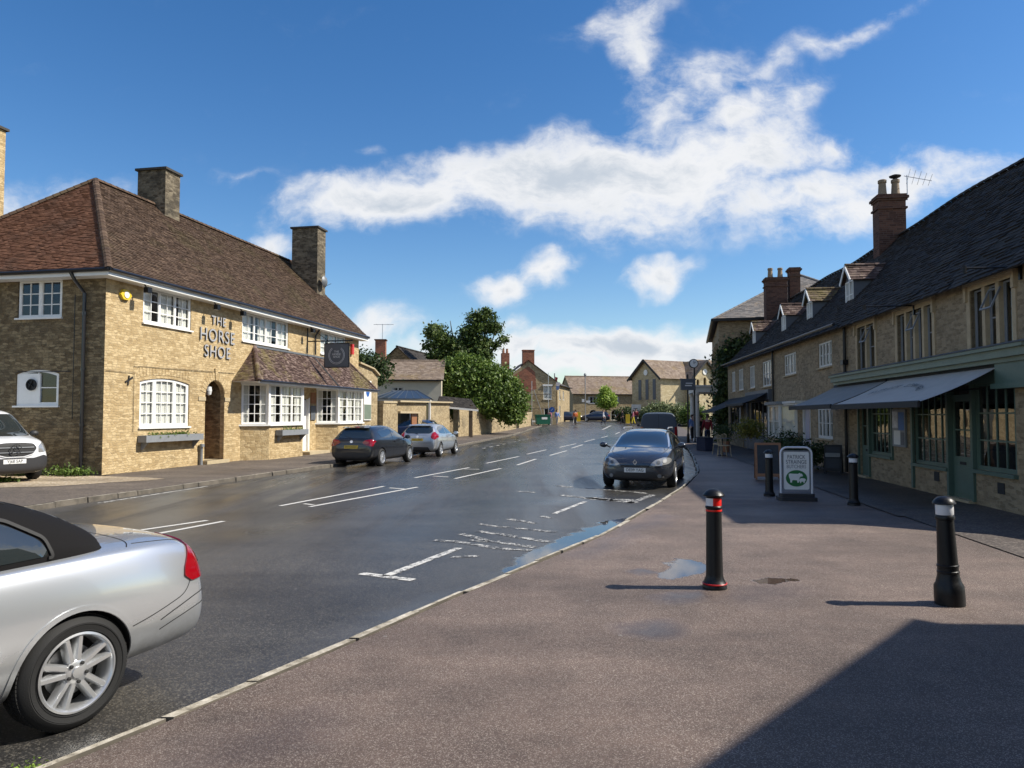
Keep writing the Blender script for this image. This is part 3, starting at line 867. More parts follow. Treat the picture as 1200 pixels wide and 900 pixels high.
# road markings: painted sheets 4 mm proud
def mark(mb, pts, wd, z=RZ+.004):
    for (ax, ay), (bx, by) in zip(pts, pts[1:]):
        d = Vector((bx-ax, by-ay)); L = d.length; d.normalize(); nx, ny = -d.y*wd/2, d.x*wd/2
        n = max(1, int(L/1.5))
        for i in range(n):
            p = (ax+d.x*L*i/n, ay+d.y*L*i/n); q = (ax+d.x*L*(i+1)/n, ay+d.y*L*(i+1)/n)
            mb.face([(p[0]-nx, p[1]-ny, z+gz(p[1])), (q[0]-nx, q[1]-ny, z+gz(q[1])), (q[0]+nx, q[1]+ny, z+gz(q[1])), (p[0]+nx, p[1]+ny, z+gz(p[1]))][::-1])
g = MB()
for a in ([(-4.62, 14.83), (-3.26, 18.91)], [(-3.99, 14.69), (-2.38, 18.69)], [(-2.81, 21.49), (-1.48, 25.71)], [(-1.63, 21.2), (-.38, 25.29)],
          [(-5.95, 11.5), (-5.23, 12.79)], [(-5.53, 11.0), (-4.91, 12.69)], [(-.97, 28.0), (.3, 32.65)], [(.19, 27.03), (.99, 30.73)], [(.7, 34.6), (1.8, 39)], [(1.7, 33.5), (2.8, 38)],
          [(2.7, 42), (4.1, 47.5)], [(3.3, 41), (4.4, 46)], [(5.0, 51), (6.3, 56.5)], [(7.2, 60), (8.4, 65)], [(9.6, 69), (10.6, 73)]):
    mark(g, a, .10)
mark(g, [(-2.6, 18.2), (-3.05, 18.5)], .10); mark(g, [(-1.85, 21.75), (-2.35, 22.1)], .1); mark(g, [(-4.25, 15.2), (-4.0, 15.0)], .08); mark(g, [(-1.6, 25.0), (-1.1, 24.9)], .1)
tag(g.build('centre_line_marking', 'road_paint'), kind='structure')
g = MB()
mark(g, [(-8.5, 15.3), (-7.75, 18.9)], .09)
for i in range(9):
    mark(g, [(-1.6+i*.34, 40.5+i*2.0), (-1.45+i*.34, 41.3+i*2.0)], .12)
    if i % 2: mark(g, [(-2.6+i*.34, 42+i*2.0), (-1.6+i*.34, 41.5+i*2.0)], .12)
mark(g, [(3.2, 84), (15.5, 86)], .3); mark(g, [(9.5, 78), (11.6, 87)], .2); mark(g, [(-6, 91), (30, 93)], .25)
tag(g.build('far_marking', 'worn_road_paint'), kind='structure')
g = MB()
mark(g, [(-1.72, 8.52), (-1.08, 8.18)], .12); mark(g, [(-1.42, 8.38), (-.72, 10.15)], .11)
mark(g, [(.78, 13.67), (1.53, 15.56)], .1)
tag(g.build('bay_marking', 'worn_road_paint'), kind='structure')
g = MB()
def zp(x, y):     # detail-view coordinates measured on the photo, laid on the road plane
    px, py = 320+x/2.609, 480+y/2.609
    th = math.atan(37/867.0); a = (px-600)/867; b = -(py-450)/867
    r = (a, cos(th)-b*sin(th), sin(th)+b*cos(th)); k = (RZ-1.7)/r[2]
    return (r[0]*k, r[1]*k)
for wd, L in ((.13, [(492, 400), (560, 404), (690, 425), (790, 431)]), (.14, [(575, 380), (650, 400), (800, 421)]), (.14, [(625, 372), (700, 382), (840, 405)]), (.12, [(630, 350), (720, 361)]),
              (.12, [(740, 362), (865, 375)]), (.12, [(720, 335), (805, 348)]), (.2, [(880, 262), (960, 270), (1110, 286)]), (.16, [(960, 240), (1150, 257)]), (.42, [(962, 270), (1030, 276), (1100, 278)]),
              (.16, [(1090, 286), (1165, 260)]), (.2, [(870, 233), (912, 238)]), (.16, [(750, 250), (800, 254)]), (.1, [(600, 400), (660, 404)]), (.12, [(820, 326), (850, 332)]), (.1, [(540, 452), (630, 448)])):
    mark(g, [zp(*p) for p in L], wd)
tag(g.build('bus_bay_marking', 'very_worn_paint'), kind='structure')

# ================================================================== WINDOWS
def window(parent, x0, x1, z0, z1, lights, rows, y=.06, sag=0.0, frame='white_paint', sill=True, curtain=None, fw=.06, mw=.055, bw=.028, glass='window_glass', depth=.06, label=None, sillmat=None, T=None, sw=.05):
    """lights: columns of panes in each light, left to right"""
    fb = MB()
    def top(x):
        if sag <= 0: return z1
        c = (x0+x1)/2; hw = (x1-x0)/2; R = (hw*hw+sag*sag)/(2*sag)
        return z1-R+sqrt(max(0, R*R-(x-c)**2))
    if sag > 0:
        o_ = archrect(x0, x1, z0, z1, sag, 12); i_ = archrect(x0+fw, x1-fw, z0+fw, z1-fw, sag*.92, 12)
    else:
        o_ = rect(x0, x1, z0, z1); i_ = rect(x0+fw, x1-fw, z0+fw, z1-fw)
    fb.ring(o_, i_, y-.0, y+depth)
    n = len(lights); tot = sum(lights) if lights else 1
    xa = x0+fw; span = x1-x0-2*fw-(n-1)*mw; cur = xa
    for i, k in enumerate(lights):
        wd = span*k/tot
        xb = cur+wd
        # sash stiles
        s_ = .028
        for (p, q) in ((cur, cur+s_), (xb-s_, xb)):
            fb.box(p, q, y+.008, y+depth-.012, z0+fw+.002, min(top(p), top(q))-fw)
        fb.box(cur+s_, xb-s_, y+.008, y+depth-.012, z0+fw+.001, z0+fw+s_)
        for c in range(1, k):
            xx = cur+wd*c/k
            fb.box(xx-bw/2, xx+bw/2, y+.014, y+depth-.016, z0+fw, min(top(xx-bw/2), top(xx+bw/2))-fw*.9)
        for r in range(1, rows):
            zz = z0+fw+(z1-z0-2*fw)*r/rows
            if sag > 0 and zz > min(top(cur), top(xb))-fw: continue
            fb.box(cur+s_, xb-s_, y+.016, y+depth-.018, zz-bw/2, zz+bw/2)
        if i < n-1:
            fb.box(xb, xb+mw, y-.004, y+depth-.004, z0+fw*.5, min(top(xb), top(xb+mw))-fw*.5)
        cur = xb+mw
    if T is not None: fb.xf(T)
    win = fb.build('window', frame, parent)
    if label: win['label'] = label
    p = MB(); pl = archrect(x0+.02, x1-.02, z0+.02, z1-.02, sag, 8) if sag > 0 else rect(x0+.02, x1-.02, z0+.02, z1-.02)
    p.face([(a, y+depth*.55, b) for a, b in pl])
    if T is not None: p.xf(T)
    p.build('pane', glass, win)
    if sill:
        s = MB().box(x0-.06, x1+.06, y-.10, y+.05, z0-sw, z0-.002)
        if T is not None: s.xf(T)
        s.build('sill', sillmat or frame, win)
    if curtain:
        for (a, b_) in curtain:      # gathered cloth
            c = MB()
            xa_, xb_ = x0+(x1-x0)*a, x0+(x1-x0)*b_; m_ = max(4, int((xb_-xa_)/.04)); pr = None
            for i in range(m_+1):
                xx = xa_+(xb_-xa_)*i/m_; yy = y+depth+.03+.007*sin(i*1.3)+.004*sin(i*2.9)
                if pr: c.face([(pr[0], pr[1], z0+.03), (xx, yy, z0+.03), (xx, yy, z1-.04), (pr[0], pr[1], z1-.04)])
                pr = (xx, yy)
            if T is not None: c.xf(T)
            c.build('curtain', 'curtain', win)
    return win

# ================================================================== THE PUBLIC HOUSE
pub = thing('public_house', 'honey stone pub with clay tile roof and THE HORSE SHOE lettering', 'pub', (PX0, PY0, 0), atan2(PD.y, PD.x))
PL = 18.25; PW = 8.0; EZ = 5.72
door_hole = archrect(4.83, 6.0, .12, 2.95, .58, 14)
wins_up = [(1.57, 3.96, 4.58, 5.68, [2, 2, 2], 3, 0), (7.1, 10.68, 4.56, 5.66, [2, 2, 2, 2], 3, 0), (13.75, 16.6, 4.62, 5.66, [2, 2, 2], 3, 0)]
f = MB()
holes = [rect(a, b, c, d) for a, b, c, d, *_ in wins_up]+[archrect(1.5, 3.94, 1.33, 2.89, .14, 12), door_hole, rect(12.0, 12.62, .12, 2.45), rect(7.2, 11.0, 1.4, 2.95), rect(13.4, 17.6, 1.4, 2.95)]
f.wall([(0, 0), (PL, 0), (PL, EZ), (0, EZ)], holes, 0, .16)
# side facing the camera (plane x = 0), rear and far gable
side = MB()
side.wall([(0, 0), (PW, 0), (PW, EZ), (0, EZ)], [rect(1.46, 2.98, 4.55, 5.68), archrect(1.5, 2.96, 1.98, 3.05, .13, 10)], 0, .16, flip=True)
side.xf(Matrix.Rotation(radians(90), 4, 'Z') @ Matrix.Scale(-1, 4, (0, 1, 0)))
# after the turn the wall runs along y with its outer side facing -x
f.build('wall', 'gold_stone', pub)
side.build('wall', 'shaded_brown_stone', pub, label if False else False)
b3 = MB(); b3.face([(PL, 0, 0), (PL, PW, 0), (PL, PW, EZ), (PL, PW/2, 10.1), (PL, 0, EZ)]); b3.face([(PL, PW, 0), (0, PW, 0), (0, PW, EZ), (PL, PW, EZ)])
b3.build('rear_wall', 'shaded_brown_stone', pub)
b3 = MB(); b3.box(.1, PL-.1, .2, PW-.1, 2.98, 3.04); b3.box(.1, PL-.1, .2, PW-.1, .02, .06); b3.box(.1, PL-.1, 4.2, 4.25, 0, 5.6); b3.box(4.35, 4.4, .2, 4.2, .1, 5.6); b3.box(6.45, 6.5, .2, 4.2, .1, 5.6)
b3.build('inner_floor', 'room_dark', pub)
# rough plinth course at the foot of the wall
pl = MB(); random.seed(3)
xx = PL
while xx < PL-.1:
    L = random.uniform(.25, .6)
    if not (4.7 < xx+L/2 < 6.1 or 11.7 < xx+L/2 < 12.8 or 7.0 < xx < 11.2 or 13.2 < xx < 17.8):
        pl.box(xx, xx+L-.02, -random.uniform(.02, .07), .02, -.02, random.uniform(.22, .42)*(1.3 if xx < 4 else .8))
    xx += L
for a, b, c, d, li, ro, sg in wins_up:
    window(pub, a+.01, b-.01, c, d-.01, li, ro, y=.03, curtain=[(.03, .22), (.36, .64), (.78, .97)])
window(pub, 1.51, 3.93, 1.34, 2.88, [2, 3, 2], 4, y=.04, sag=.14, curtain=[(.02, .98)], fw=.08, mw=.11)
# side windows, turned into the plane x = 0
TS = Matrix(((0, 1, 0, 0), (1, 0, 0, 0), (0, 0, 1, 0), (0, 0, 0, 1)))
window(pub, 1.48, 2.96, 4.57, 5.67, [2, 2], 3, y=.03, T=TS, mw=.09)
sw_ = window(pub, 1.51, 2.95, 1.99, 3.04, [2], 2, y=.03, sag=.13, T=TS, label='arched side window half boarded around an extractor fan', fw=.07)
bp = MB(); bp.box(2.15, 2.88, .02, .08, 2.06, 2.93); bp.xf(TS); bp.build('board', 'white_paint', sw_)
fn = MB(); fn.lathe([(.17, 0), (.17, -.04), (.14, -.04), (.14, 0)], 20, (2.42, 0, 2.6), 'y'); fn.lathe([(.13, .0), (.0, .0)], 16, (2.42, -.01, 2.6), 'y')
for k in range(4): fn.beam((2.42, -.03, 2.6), (2.42+.13*cos(k*pi/2+.5), -.03, 2.6+.13*sin(k*pi/2+.5)), .01, .05, (0, 1, 0))
fn.xf(TS); fn.build('extractor_fan', 'matt_black', sw_)
# arched lintels drawn as voussoirs, label moulds, keystone
vs = MB()
for i in range(17):
    a = pi*i/16
    if i % 8 == 0 and i not in (8,): continue
for i in range(15):
    a0 = radians(12+i*10.4); a1 = a0+radians(9.4)
    cx, cz, r0, r1 = 5.415, 2.37, .60, .88
    if i == 7: r1 = 1.02
    q = [(cx+r*cos(a), cz+r*sin(a)) for r, a in ((r0, a0), (r1, a0), (r1, a1), (r0, a1))]
    vs.prism(q, -.018-(.03 if i == 7 else 0), .02)
for a_, b_ in ((4.42, 4.83), (6.0, 6.42)): MB().box(a_, b_, -.03, .02, 2.22, 2.36).build('impost', 'dressed_stone', pub)
lv = MB()
for i in range(17):
    x_ = 1.5+i*.145
    lv.prism([(x_, 2.89+.10*sin(pi*(i+.0)/16)), (x_+.13, 2.89+.10*sin(pi*(i+.5)/16)), (x_+.13+(i-8)*.006, 3.18), (x_+(i-8)*.006, 3.18)], -.010, .01)
vs.build('door_arch', 'gold_stone', pub); lv.build('window_arch', 'gold_stone', pub)
# door recess
dr = MB(); dr.box(4.86, 5.97, .95, 1.0, .1, 2.95); dr.build('door', 'wood_frame', pub)
dr = MB(); dr.wall([(0, 0), (1.1, 0), (1.1, 3), (0, 3)], (), 0); dr.xf(Matrix.Translation((4.83, .16, 0)) @ Matrix.Rotation(radians(90), 4, 'Z')); 
dr.wall([(0, 0), (1.1, 0), (1.1, 3), (0, 3)], (), 0); 
r2 = MB(); r2.box(4.70, 4.83, .16, 1.0, .1, 3.0); r2.box(6.0, 6.13, .16, 1.0, .1, 3.0); r2.box(4.83, 6.0, .16, 1.0, 2.955, 3.0); r2.build('porch_wall', 'shaded_brown_stone', pub)
MB().box(4.75, 6.1, -.18, 1.0, 0, .12).build('doorstep', 'dressed_stone', pub)
MB().tube([(5.41, .25, 2.95), (5.41, .25, 2.75)], .01, 6).lathe([(.03, 0), (.09, -.02), (.11, -.16), (.08, -.30), (.02, -.34)], 12, (5.41, .25, 2.75)).build('lantern', 'lamp_glass', pub)
# soffit, gutters, pipes
sf = MB(); sf.box(-.38, PL+.30, -.38, .0, EZ-.06, EZ); sf.box(-.38, 0, 0, PW+.3, EZ-.06, EZ); sf.box(-.40, PL+.3, -.42, -.38, EZ-.06, EZ+.13); sf.box(-.42, -.38, -.42, PW+.3, EZ-.06, EZ+.13)
sf.build('soffit', 'white_paint', pub)
gt = MB(); 
gt.tube([(-.48, -.48, EZ+.10), (PL+.25, -.48, EZ+.13)], .06, 8); gt.tube([(-.48, -.48, EZ+.10), (-.48, PW+.3, EZ+.10)], .06, 8)
gt.build('gutter', 'black_paint', pub)
dp = MB(); dp.tube([(-.46, .78, EZ+.05), (-.40, .70, EZ-.15), (-.10, .62, EZ-.5), (-.09, .62, .05)], .05, 10)
for z_ in (1.4, 3.0, 4.6): dp.lathe([(.065, 0), (.065, .08)], 10, (-.09, .62, z_))
dp.tube([(-.08, .95, 5.2), (-.08, .95, 1.6)], .012, 5); dp.tube([(-.02, 1.1, 2.98), (-.02, 2.9, 2.98)], .01, 5)
dp.build('drainpipe', 'black_paint', pub)
dp = MB(); dp.tube([(13.15, -.30, EZ+.05), (13.1, -.07, EZ-.35), (13.1, -.07, 4.5)], .04, 8); dp.build('drainpipe', 'black_paint', pub)
# roof: hipped at the near end, gabled at the far end
RZp = 10.05; ov = .46; ez = EZ+.10
tm = MB(); tm2 = MB()
ea = ez-(ov*1.08-.42)*0
E0 = (-ov, -ov, ez-.02); E1 = (PL+ov*.8, -ov, ez-.02); R0 = (4.1, PW/2, RZp); R1 = (PL+.35, PW/2, RZp)
EB0 = (-ov, PW+ov, ez-.02); EB1 = (PL+ov*.8, PW+ov, ez-.02)
tiles(tm, E0, E1, R1, R0, .11, .17, .026, jit=.25)
tiles(tm2, EB0, E0, R0, R0, .11, .17, .026, jit=.25)
tiles(tm, EB1, EB0, R0, R1, .2, .34, .014)
tm.build('roof', 'clay_tile', pub); tm2.build('hip_roof', 'red_clay_tile', pub)
rt = MB(); ridge_tiles(rt, R0, R1, .12, .32); ridge_tiles(rt, E0, R0, .12, .24); ridge_tiles(rt, EB0, R0, .12, .24)
rt.build('ridge', 'clay_tile', pub)
# chimneys
def chimney(par, x0, x1, y0, y1, z0, z1, mat, capm='dark_cap', pots=(), over=.08, T=None, potm='buff_pot', label=None):
    c = MB(); c.box(x0, x1, y0, y1, z0, z1)
    ch = c.build('chimney', mat, par)
    if label: ch['label'] = label
    k = MB(); k.box(x0-over, x1+over, y0-over, y1+over, z1, z1+.09)
    k.build('cap', capm, ch)
    for (px, py, h, r) in pots:
        MB().lathe([(r*1.1, 0), (r*1.1, .05), (r*.95, .08), (r*.88, h-.1), (r*1.05, h-.08), (r*1.05, h), (r*.75, h), (r*.75, h-.2), (0, h-.2)], 14, (px, py, z1+.09)).build('chimney_pot', potm, ch, smooth=50)
    return ch
chimney(pub, 7.2, 8.1, 3.5, 4.75, 8.8, 11.45, 'chimney_stone')
chimney(pub, 17.2, 18.15, 1.9, 3.35, 6.9, 11.55, 'chimney_stone')
chimney(pub, 2.2, 3.3, 7.0, 8.35, 5.6, 11.75, 'gold_stone')
fl = MB(); fl.box(7.12, 8.18, 3.3, 3.52, 9.05, 9.35, Matrix.Identity(4)); 
MB().beam((7.15, 3.42, 9.22), (8.15, 3.42, 9.22), .22, .03).build('flashing', 'lead', pub)
# satellite dish on the far chimney
sdsh = MB(); sdsh.lathe([(.0, -.10), (.12, -.08), (.24, -.03), (.31, .03), (.31, .045), (.24, -.01), (.0, -.07)], 20, (17.55, 1.62, 8.75), 'y'); sdsh.tube([(17.6, 1.9, 8.7), (17.55, 1.55, 8.72)], .02, 6); sdsh.tube([(17.55, 1.60, 8.5), (17.5, 1.25, 8.62)], .012, 5)
tag(sdsh.build('satellite_dish', 'lead', None, smooth=40), 'small grey satellite dish on the far stone chimney of the pub', 'satellite dish').matrix_world = Matrix.Translation((PX0, PY0, 0)) @ Matrix.Rotation(atan2(PD.y, PD.x), 4, 'Z')
# bays with a shared tiled roof
bay_p = .80
def bay(u0, u1, lab):
    c = .72
    st = MB()
    pl_ = [(u0, .02), (u0+c, -bay_p), (u1-c, -bay_p), (u1, .02)]
    st.prism(pl_, 0, 1.30, 'xy'); 
    bo = st.build('bay_base', 'gold_stone', pub)
    seg = list(zip(pl_, pl_[1:]))
    cill = MB(); big = [(u0-.1, .02), (u0+c-.05, -bay_p-.09), (u1-c+.05, -bay_p-.09), (u1+.1, .02)]
    cill.prism(big, 1.30, 1.36, 'xy'); 
    fr = MB()
    for (p, q) in seg:
        pass
    for p in pl_[1:3]:
        fr.box(p[0]-.06, p[0]+.06, p[1]-.005, p[1]+.115, 1.36, 2.98)
    fr.prism([(u0, .02), (u0+c, -bay_p), (u1-c, -bay_p), (u1, .02), (u1-.1, .02), (u1-c-.05, -bay_p+.1), (u0+c+.05, -bay_p+.1), (u0+.1, .02)], 2.88, 3.02, 'xy')
    cill.add(fr); cill.build('bay_frame', 'white_paint', pub)
    for i, (p, q) in enumerate(seg):
        L = hypot(q[0]-p[0], q[1]-p[1]); an = atan2(q[1]-p[1], q[0]-p[0])
        T = Matrix.Translation((p[0], p[1], 0)) @ Matrix.Rotation(an, 4, 'Z')
        m_ = .06
        window(pub, m_, L-m_, 1.37, 2.90, [4] if i != 1 else [2, 2, 2], 4, y=.01, T=T, sill=False, curtain=[(.02, .30), (.70, .98)] if i != 1 else [(.02, .20), (.38, .62), (.80, .98)], fw=.05, mw=.08)
bay(7.05, 11.25, '')
bay(13.35, 17.65, '')
cr = MB(); A = (6.45, -1.12, 2.98); B = (18.2, -1.12, 2.98); C = (16.9, 0, 4.42); D = (8.0, 0, 4.42)
tiles(cr, A, B, C, D, .10, .16, .022, jit=.5)
tiles(cr, (6.45, 0, 2.98), A, D, D, .10, .16, .014); tiles(cr, B, (18.2, 0, 2.98), C, C, .10, .16, .014)
ridge_tiles(cr, A, D, .09, .22); ridge_tiles(cr, B, C, .09, .22)
cr.build('bay_roof', 'bay_tile', pub)
MB().box(6.48, 18.17, -1.08, -.0, 2.955, 2.975).box(6.46, 18.19, -1.15, -1.09, 2.90, 3.0).build('bay_soffit', 'white_paint', pub)
gtb = MB(); gtb.tube([(6.4, -1.2, 2.99), (18.2, -1.2, 3.0)], .045, 6); gtb.build('gutter', 'black_paint', pub)
MB().beam((7.95, -.03, 4.42), (16.95, -.03, 4.42), .10, .08).beam((13.0, -.10, 4.32), (13.4, -1.1, 3.08), .10, .05).build('flashing', 'lead', pub)
# door between the bays
dd_ = MB(); dd_.box(12.02, 12.6, .10, .15, .12, 2.4); dd_.box(11.92, 12.02, -.02, .12, 0.1, 2.5); dd_.box(12.6, 12.70, -.02, .12, 0.1, 2.5); dd_.build('door', 'white_paint', pub)
MB().box(11.3, 13.3, -.75, 0, 0, .12).build('doorstep', 'dressed_stone', pub)
sg = MB(); sg.box(12.78, 13.25, -.05, -.02, 1.5, 2.15); sg.build('notice_board', 'slate_paint', pub)
sg = MB(); sg.box(12.78, 13.25, -.05, -.02, 2.25, 2.75); sg.build('menu_case', 'wood_frame', pub)
# planters under windows
for (a, b, z_, yy) in ((1.45, 4.28, .88, 0), (10.15-1.9, 10.4, .92, -bay_p)):
    pt = thing('window_box', 'grey trough planter with herbs under the arched pub window' if yy == 0 else 'small grey trough planter fixed below the near bay window', 'planter', (0, 0, 0), 0, 'grey window boxes on the pub')
    pt.matrix_world = pub.matrix_world
    pt.location = (PX0, PY0, 0); pt.rotation_euler = (0, 0, atan2(PD.y, PD.x))
    q = MB(); q.box(a, b, yy-.30, yy-.04, z_, z_+.02); q.box(a, b, yy-.32, yy-.29, z_, z_+.21); q.box(a, b, yy-.05, yy-.02, z_, z_+.21); q.box(a-.02, a, yy-.32, yy-.02, z_, z_+.21); q.box(b, b+.02, yy-.32, yy-.02, z_, z_+.21); q.box(a+.02, b-.02, yy-.28, yy-.06, z_+.02, z_+.15)
    for s_ in (a+.12, b-.15): q.prism([(yy-.28, z_), (yy-.02, z_), (yy-.02, z_-.24), (yy-.06, z_-.24)], s_, s_+.03, 'yz')
    q.build('trough', 'grey_paint', pt)
    foliage('herbs', 'leaf_green', [((a+b)/2, yy-.17, z_+.2, (b-a)/2*.95, .10, .08)], 70 if yy == 0 else 24, 10, .045, pt, spread=.05, seed=5, shell=.0)
# hanging sign
hs = thing('hanging_sign', 'slate grey pub sign with a pale horseshoe hanging from an iron arm', 'sign', (PX0, PY0, 0), atan2(PD.y, PD.x))
U = 12.42
a_ = MB(); a_.tube([(U, 0, 5.05), (U, -2.15, 5.05)], .028, 8); a_.tube([(U, 0, 5.75), (U, -1.0, 5.08)], .015, 6); a_.box(U-.03, U+.03, -.03, 0, 4.5, 5.8); a_.lathe([(.05, 0), (.05, .06)], 8, (U, -2.15, 5.02)); a_.tube([(U, -.95, 5.05), (U, -.95, 4.93)], .01, 5); a_.tube([(U, -1.95, 5.05), (U, -1.95, 4.93)], .01, 5)
a_.build('bracket', 'black_iron', hs)
bd = MB(); bd.box(U-.03, U+.03, -2.0, -.88, 3.86, 4.93); bo = bd.build('board', 'slate_paint', hs)
tr = MB()
for (a, b) in (((-2.0, 3.86), (-.88, 3.86)), ((-2.0, 4.93), (-.88, 4.93)), ((-2.0, 3.86), (-2.0, 4.93)), ((-.88, 3.86), (-.88, 4.93))):
    tr.beam((U, a[0], a[1]), (U, b[0], b[1]), .09, .04)
tr.build('frame', 'matt_black', hs)
hsn = MB(); cx, cz = -1.44, 4.42
for s_ in (1,):
    for r0 in (.33, .38):
        for k in range(22):
            a0 = radians(-235+k*290/22); a1 = radians(-235+(k+1)*290/22)
            # open end upwards like a hung shoe
            hsn.beam((U-.035, cx+r0*cos(a0), cz-.02+r0*1.05*sin(a0)), (U-.035, cx+r0*cos(a1), cz-.02+r0*1.05*sin(a1)), .012, .022, (1, 0, 0))
hsn.build('horseshoe', 'lamp_glass', hs)
TSG = Matrix.Translation((U-.038, cx, cz)) @ Matrix.Rotation(radians(-90), 4, 'Z') @ TXZ
text('THE\nHORSE\nSHOE', .13, .002, 'lamp_glass', hs, Matrix.Translation((U-.038, cx, cz+.02)) @ Matrix.Rotation(radians(-90), 4, 'Z') @ TXZ)
# wall lettering
lt = thing('wall_lettering', 'raised grey metal letters reading THE HORSE SHOE on the pub front', 'sign', (PX0, PY0, 0), atan2(PD.y, PD.x))
for s_, x_, z_, sz in (('THE', 5.5, 5.08, .46), ('HORSE', 5.46, 4.53, .64), ('SHOE', 5.46, 3.96, .60)):
    o = text(s_, sz, .002, 'letter_grey', lt, Matrix.Translation((x_, -.053, z_)) @ TXZ, 'word', bevel=.0, track=1.13)
    o2 = text(s_, sz, .015, 'letter_dark', lt, Matrix.Translation((x_, -.035, z_)) @ TXZ, 'word_shade', bevel=.0, track=1.13)  # near-black copy behind the letters paints their dark sides and shadow
# alarm box, lamps, plaques, vent
al = MB(); al.prism([(.50, 5.28), (.62, 5.14), (.84, 5.14), (.96, 5.28), (.84, 5.44), (.62, 5.44)], -.09, 0); 
tag_al = thing('alarm_box', 'yellow six-sided burglar alarm box near the corner of the pub', 'alarm', (PX0, PY0, 0), atan2(PD.y, PD.x))
al.build('case', 'yellow_paint', tag_al); MB().lathe([(.10, 0), (.10, -.02), (0, -.02)], 16, (.73, -.09, 5.29), 'y').build('badge', 'white_paint', tag_al)
for k, (u, lb) in enumerate(((1.15, 'small black floodlight under the eaves beside the alarm box'), (4.72, 'black floodlight under the eaves above the word THE, left one'), (6.38, 'black floodlight under the eaves above the lettering, right one'), (12.0, 'black floodlight under the eaves near the sign bracket'))):
    L_ = thing('floodlight', lb, 'floodlight', (PX0, PY0, 0), atan2(PD.y, PD.x), 'floodlights along the pub eaves')
    MB().tube([(u, -.36, EZ-.06), (u, -.44, EZ-.16)], .02, 6).box(u-.09, u+.09, -.55, -.40, EZ-.32, EZ-.15, Matrix.Identity(4)).build('housing', 'black_iron', L_)
    MB().box(u-.07, u+.07, -.50, -.42, EZ-.335, EZ-.325).build('lens', 'lamp_glass', L_)
tag(MB().box(17.15, 17.35, -.13, -.02, 4.85, 5.38).build('alarm_siren', 'red_paint'), 'red box alarm high on the pub wall beside the last window', 'alarm').matrix_world = Matrix.Translation((PX0, PY0, 0)) @ Matrix.Rotation(atan2(PD.y, PD.x), 4, 'Z')
tag(MB().tube([(4.52, -.09, 0), (4.52, -.09, .62), (4.52, -.14, .70)], .055, 10).lathe([(.08, 0), (.08, .1)], 10, (4.52, -.12, .62)).build('bollard_light', 'grey_paint', smooth=40), 'short grey service post against the wall left of the arched door', 'post').matrix_world = Matrix.Translation((PX0, PY0, 0)) @ Matrix.Rotation(atan2(PD.y, PD.x), 4, 'Z')
MB().tube([(.05, -.03, 3.0), (1.2, -.03, 3.0), (1.2, -.03, 1.2)], .008, 4).tube([(1.2, -.03, 3.2), (6.6, -.03, 3.28)], .008, 4).build('cable', 'matt_black', pub)
MB().beam((.85, -.02, 2.7), (1.15, -.02, 2.85), .03, .05).beam((.95, -.02, 2.6), (1.0, -.02, 2.9), .03, .04).build('wall_tie', 'matt_black', pub)
# lower annex
an = thing('pub_annex', 'low stone annex with a tall white sign board beyond the pub bays', 'annex', (PX0, PY0, 0), atan2(PD.y, PD.x))
q = MB(); q.wall([(PL+.01, 0), (21.0, 0), (21.0, 3.95), (20.2, 4.25), (PL+.01, 4.45)], (), .02); q.face([(21.0, .02, 0), (21.0, 5, 0), (21.0, 5, 3.95), (21.0, .02, 3.95)]); q.face([(PL, .02, 4.45), (20.2, .02, 4.25), (20.2, 5, 4.25), (PL, 5, 4.45)]); q.face([(20.2, .02, 4.25), (21, .02, 3.95), (21, 5, 3.95), (20.2, 5, 4.25)])
q.build('wall', 'wall_stone', an); MB().beam((PL, -.0, 4.50), (20.2, -.0, 4.30), .25, .08).beam((20.2, 0, 4.30), (21.05, 0, 3.98), .25, .08).build('coping', 'dressed_stone', an)
sb = MB(); sb.box(18.9, 19.9, -.06, -.0, 1.45, 3.6); so = thing('sign_board', 'tall white board with a blue oval on the low annex wall', 'sign', (PX0, PY0, 0), atan2(PD.y, PD.x)); sb.build('board', 'white_paint', so)
ov_ = [(19.4+.26*cos(i*pi/10), 3.05+.34*sin(i*pi/10)) for i in range(20)]
MB().prism(ov_, -.066, -.061).build('emblem', 'blue_paint', so)
MB().box(18.93, 19.87, -.066, -.061, 1.5, 2.3).build('panel', 'pale_green_paint', so)

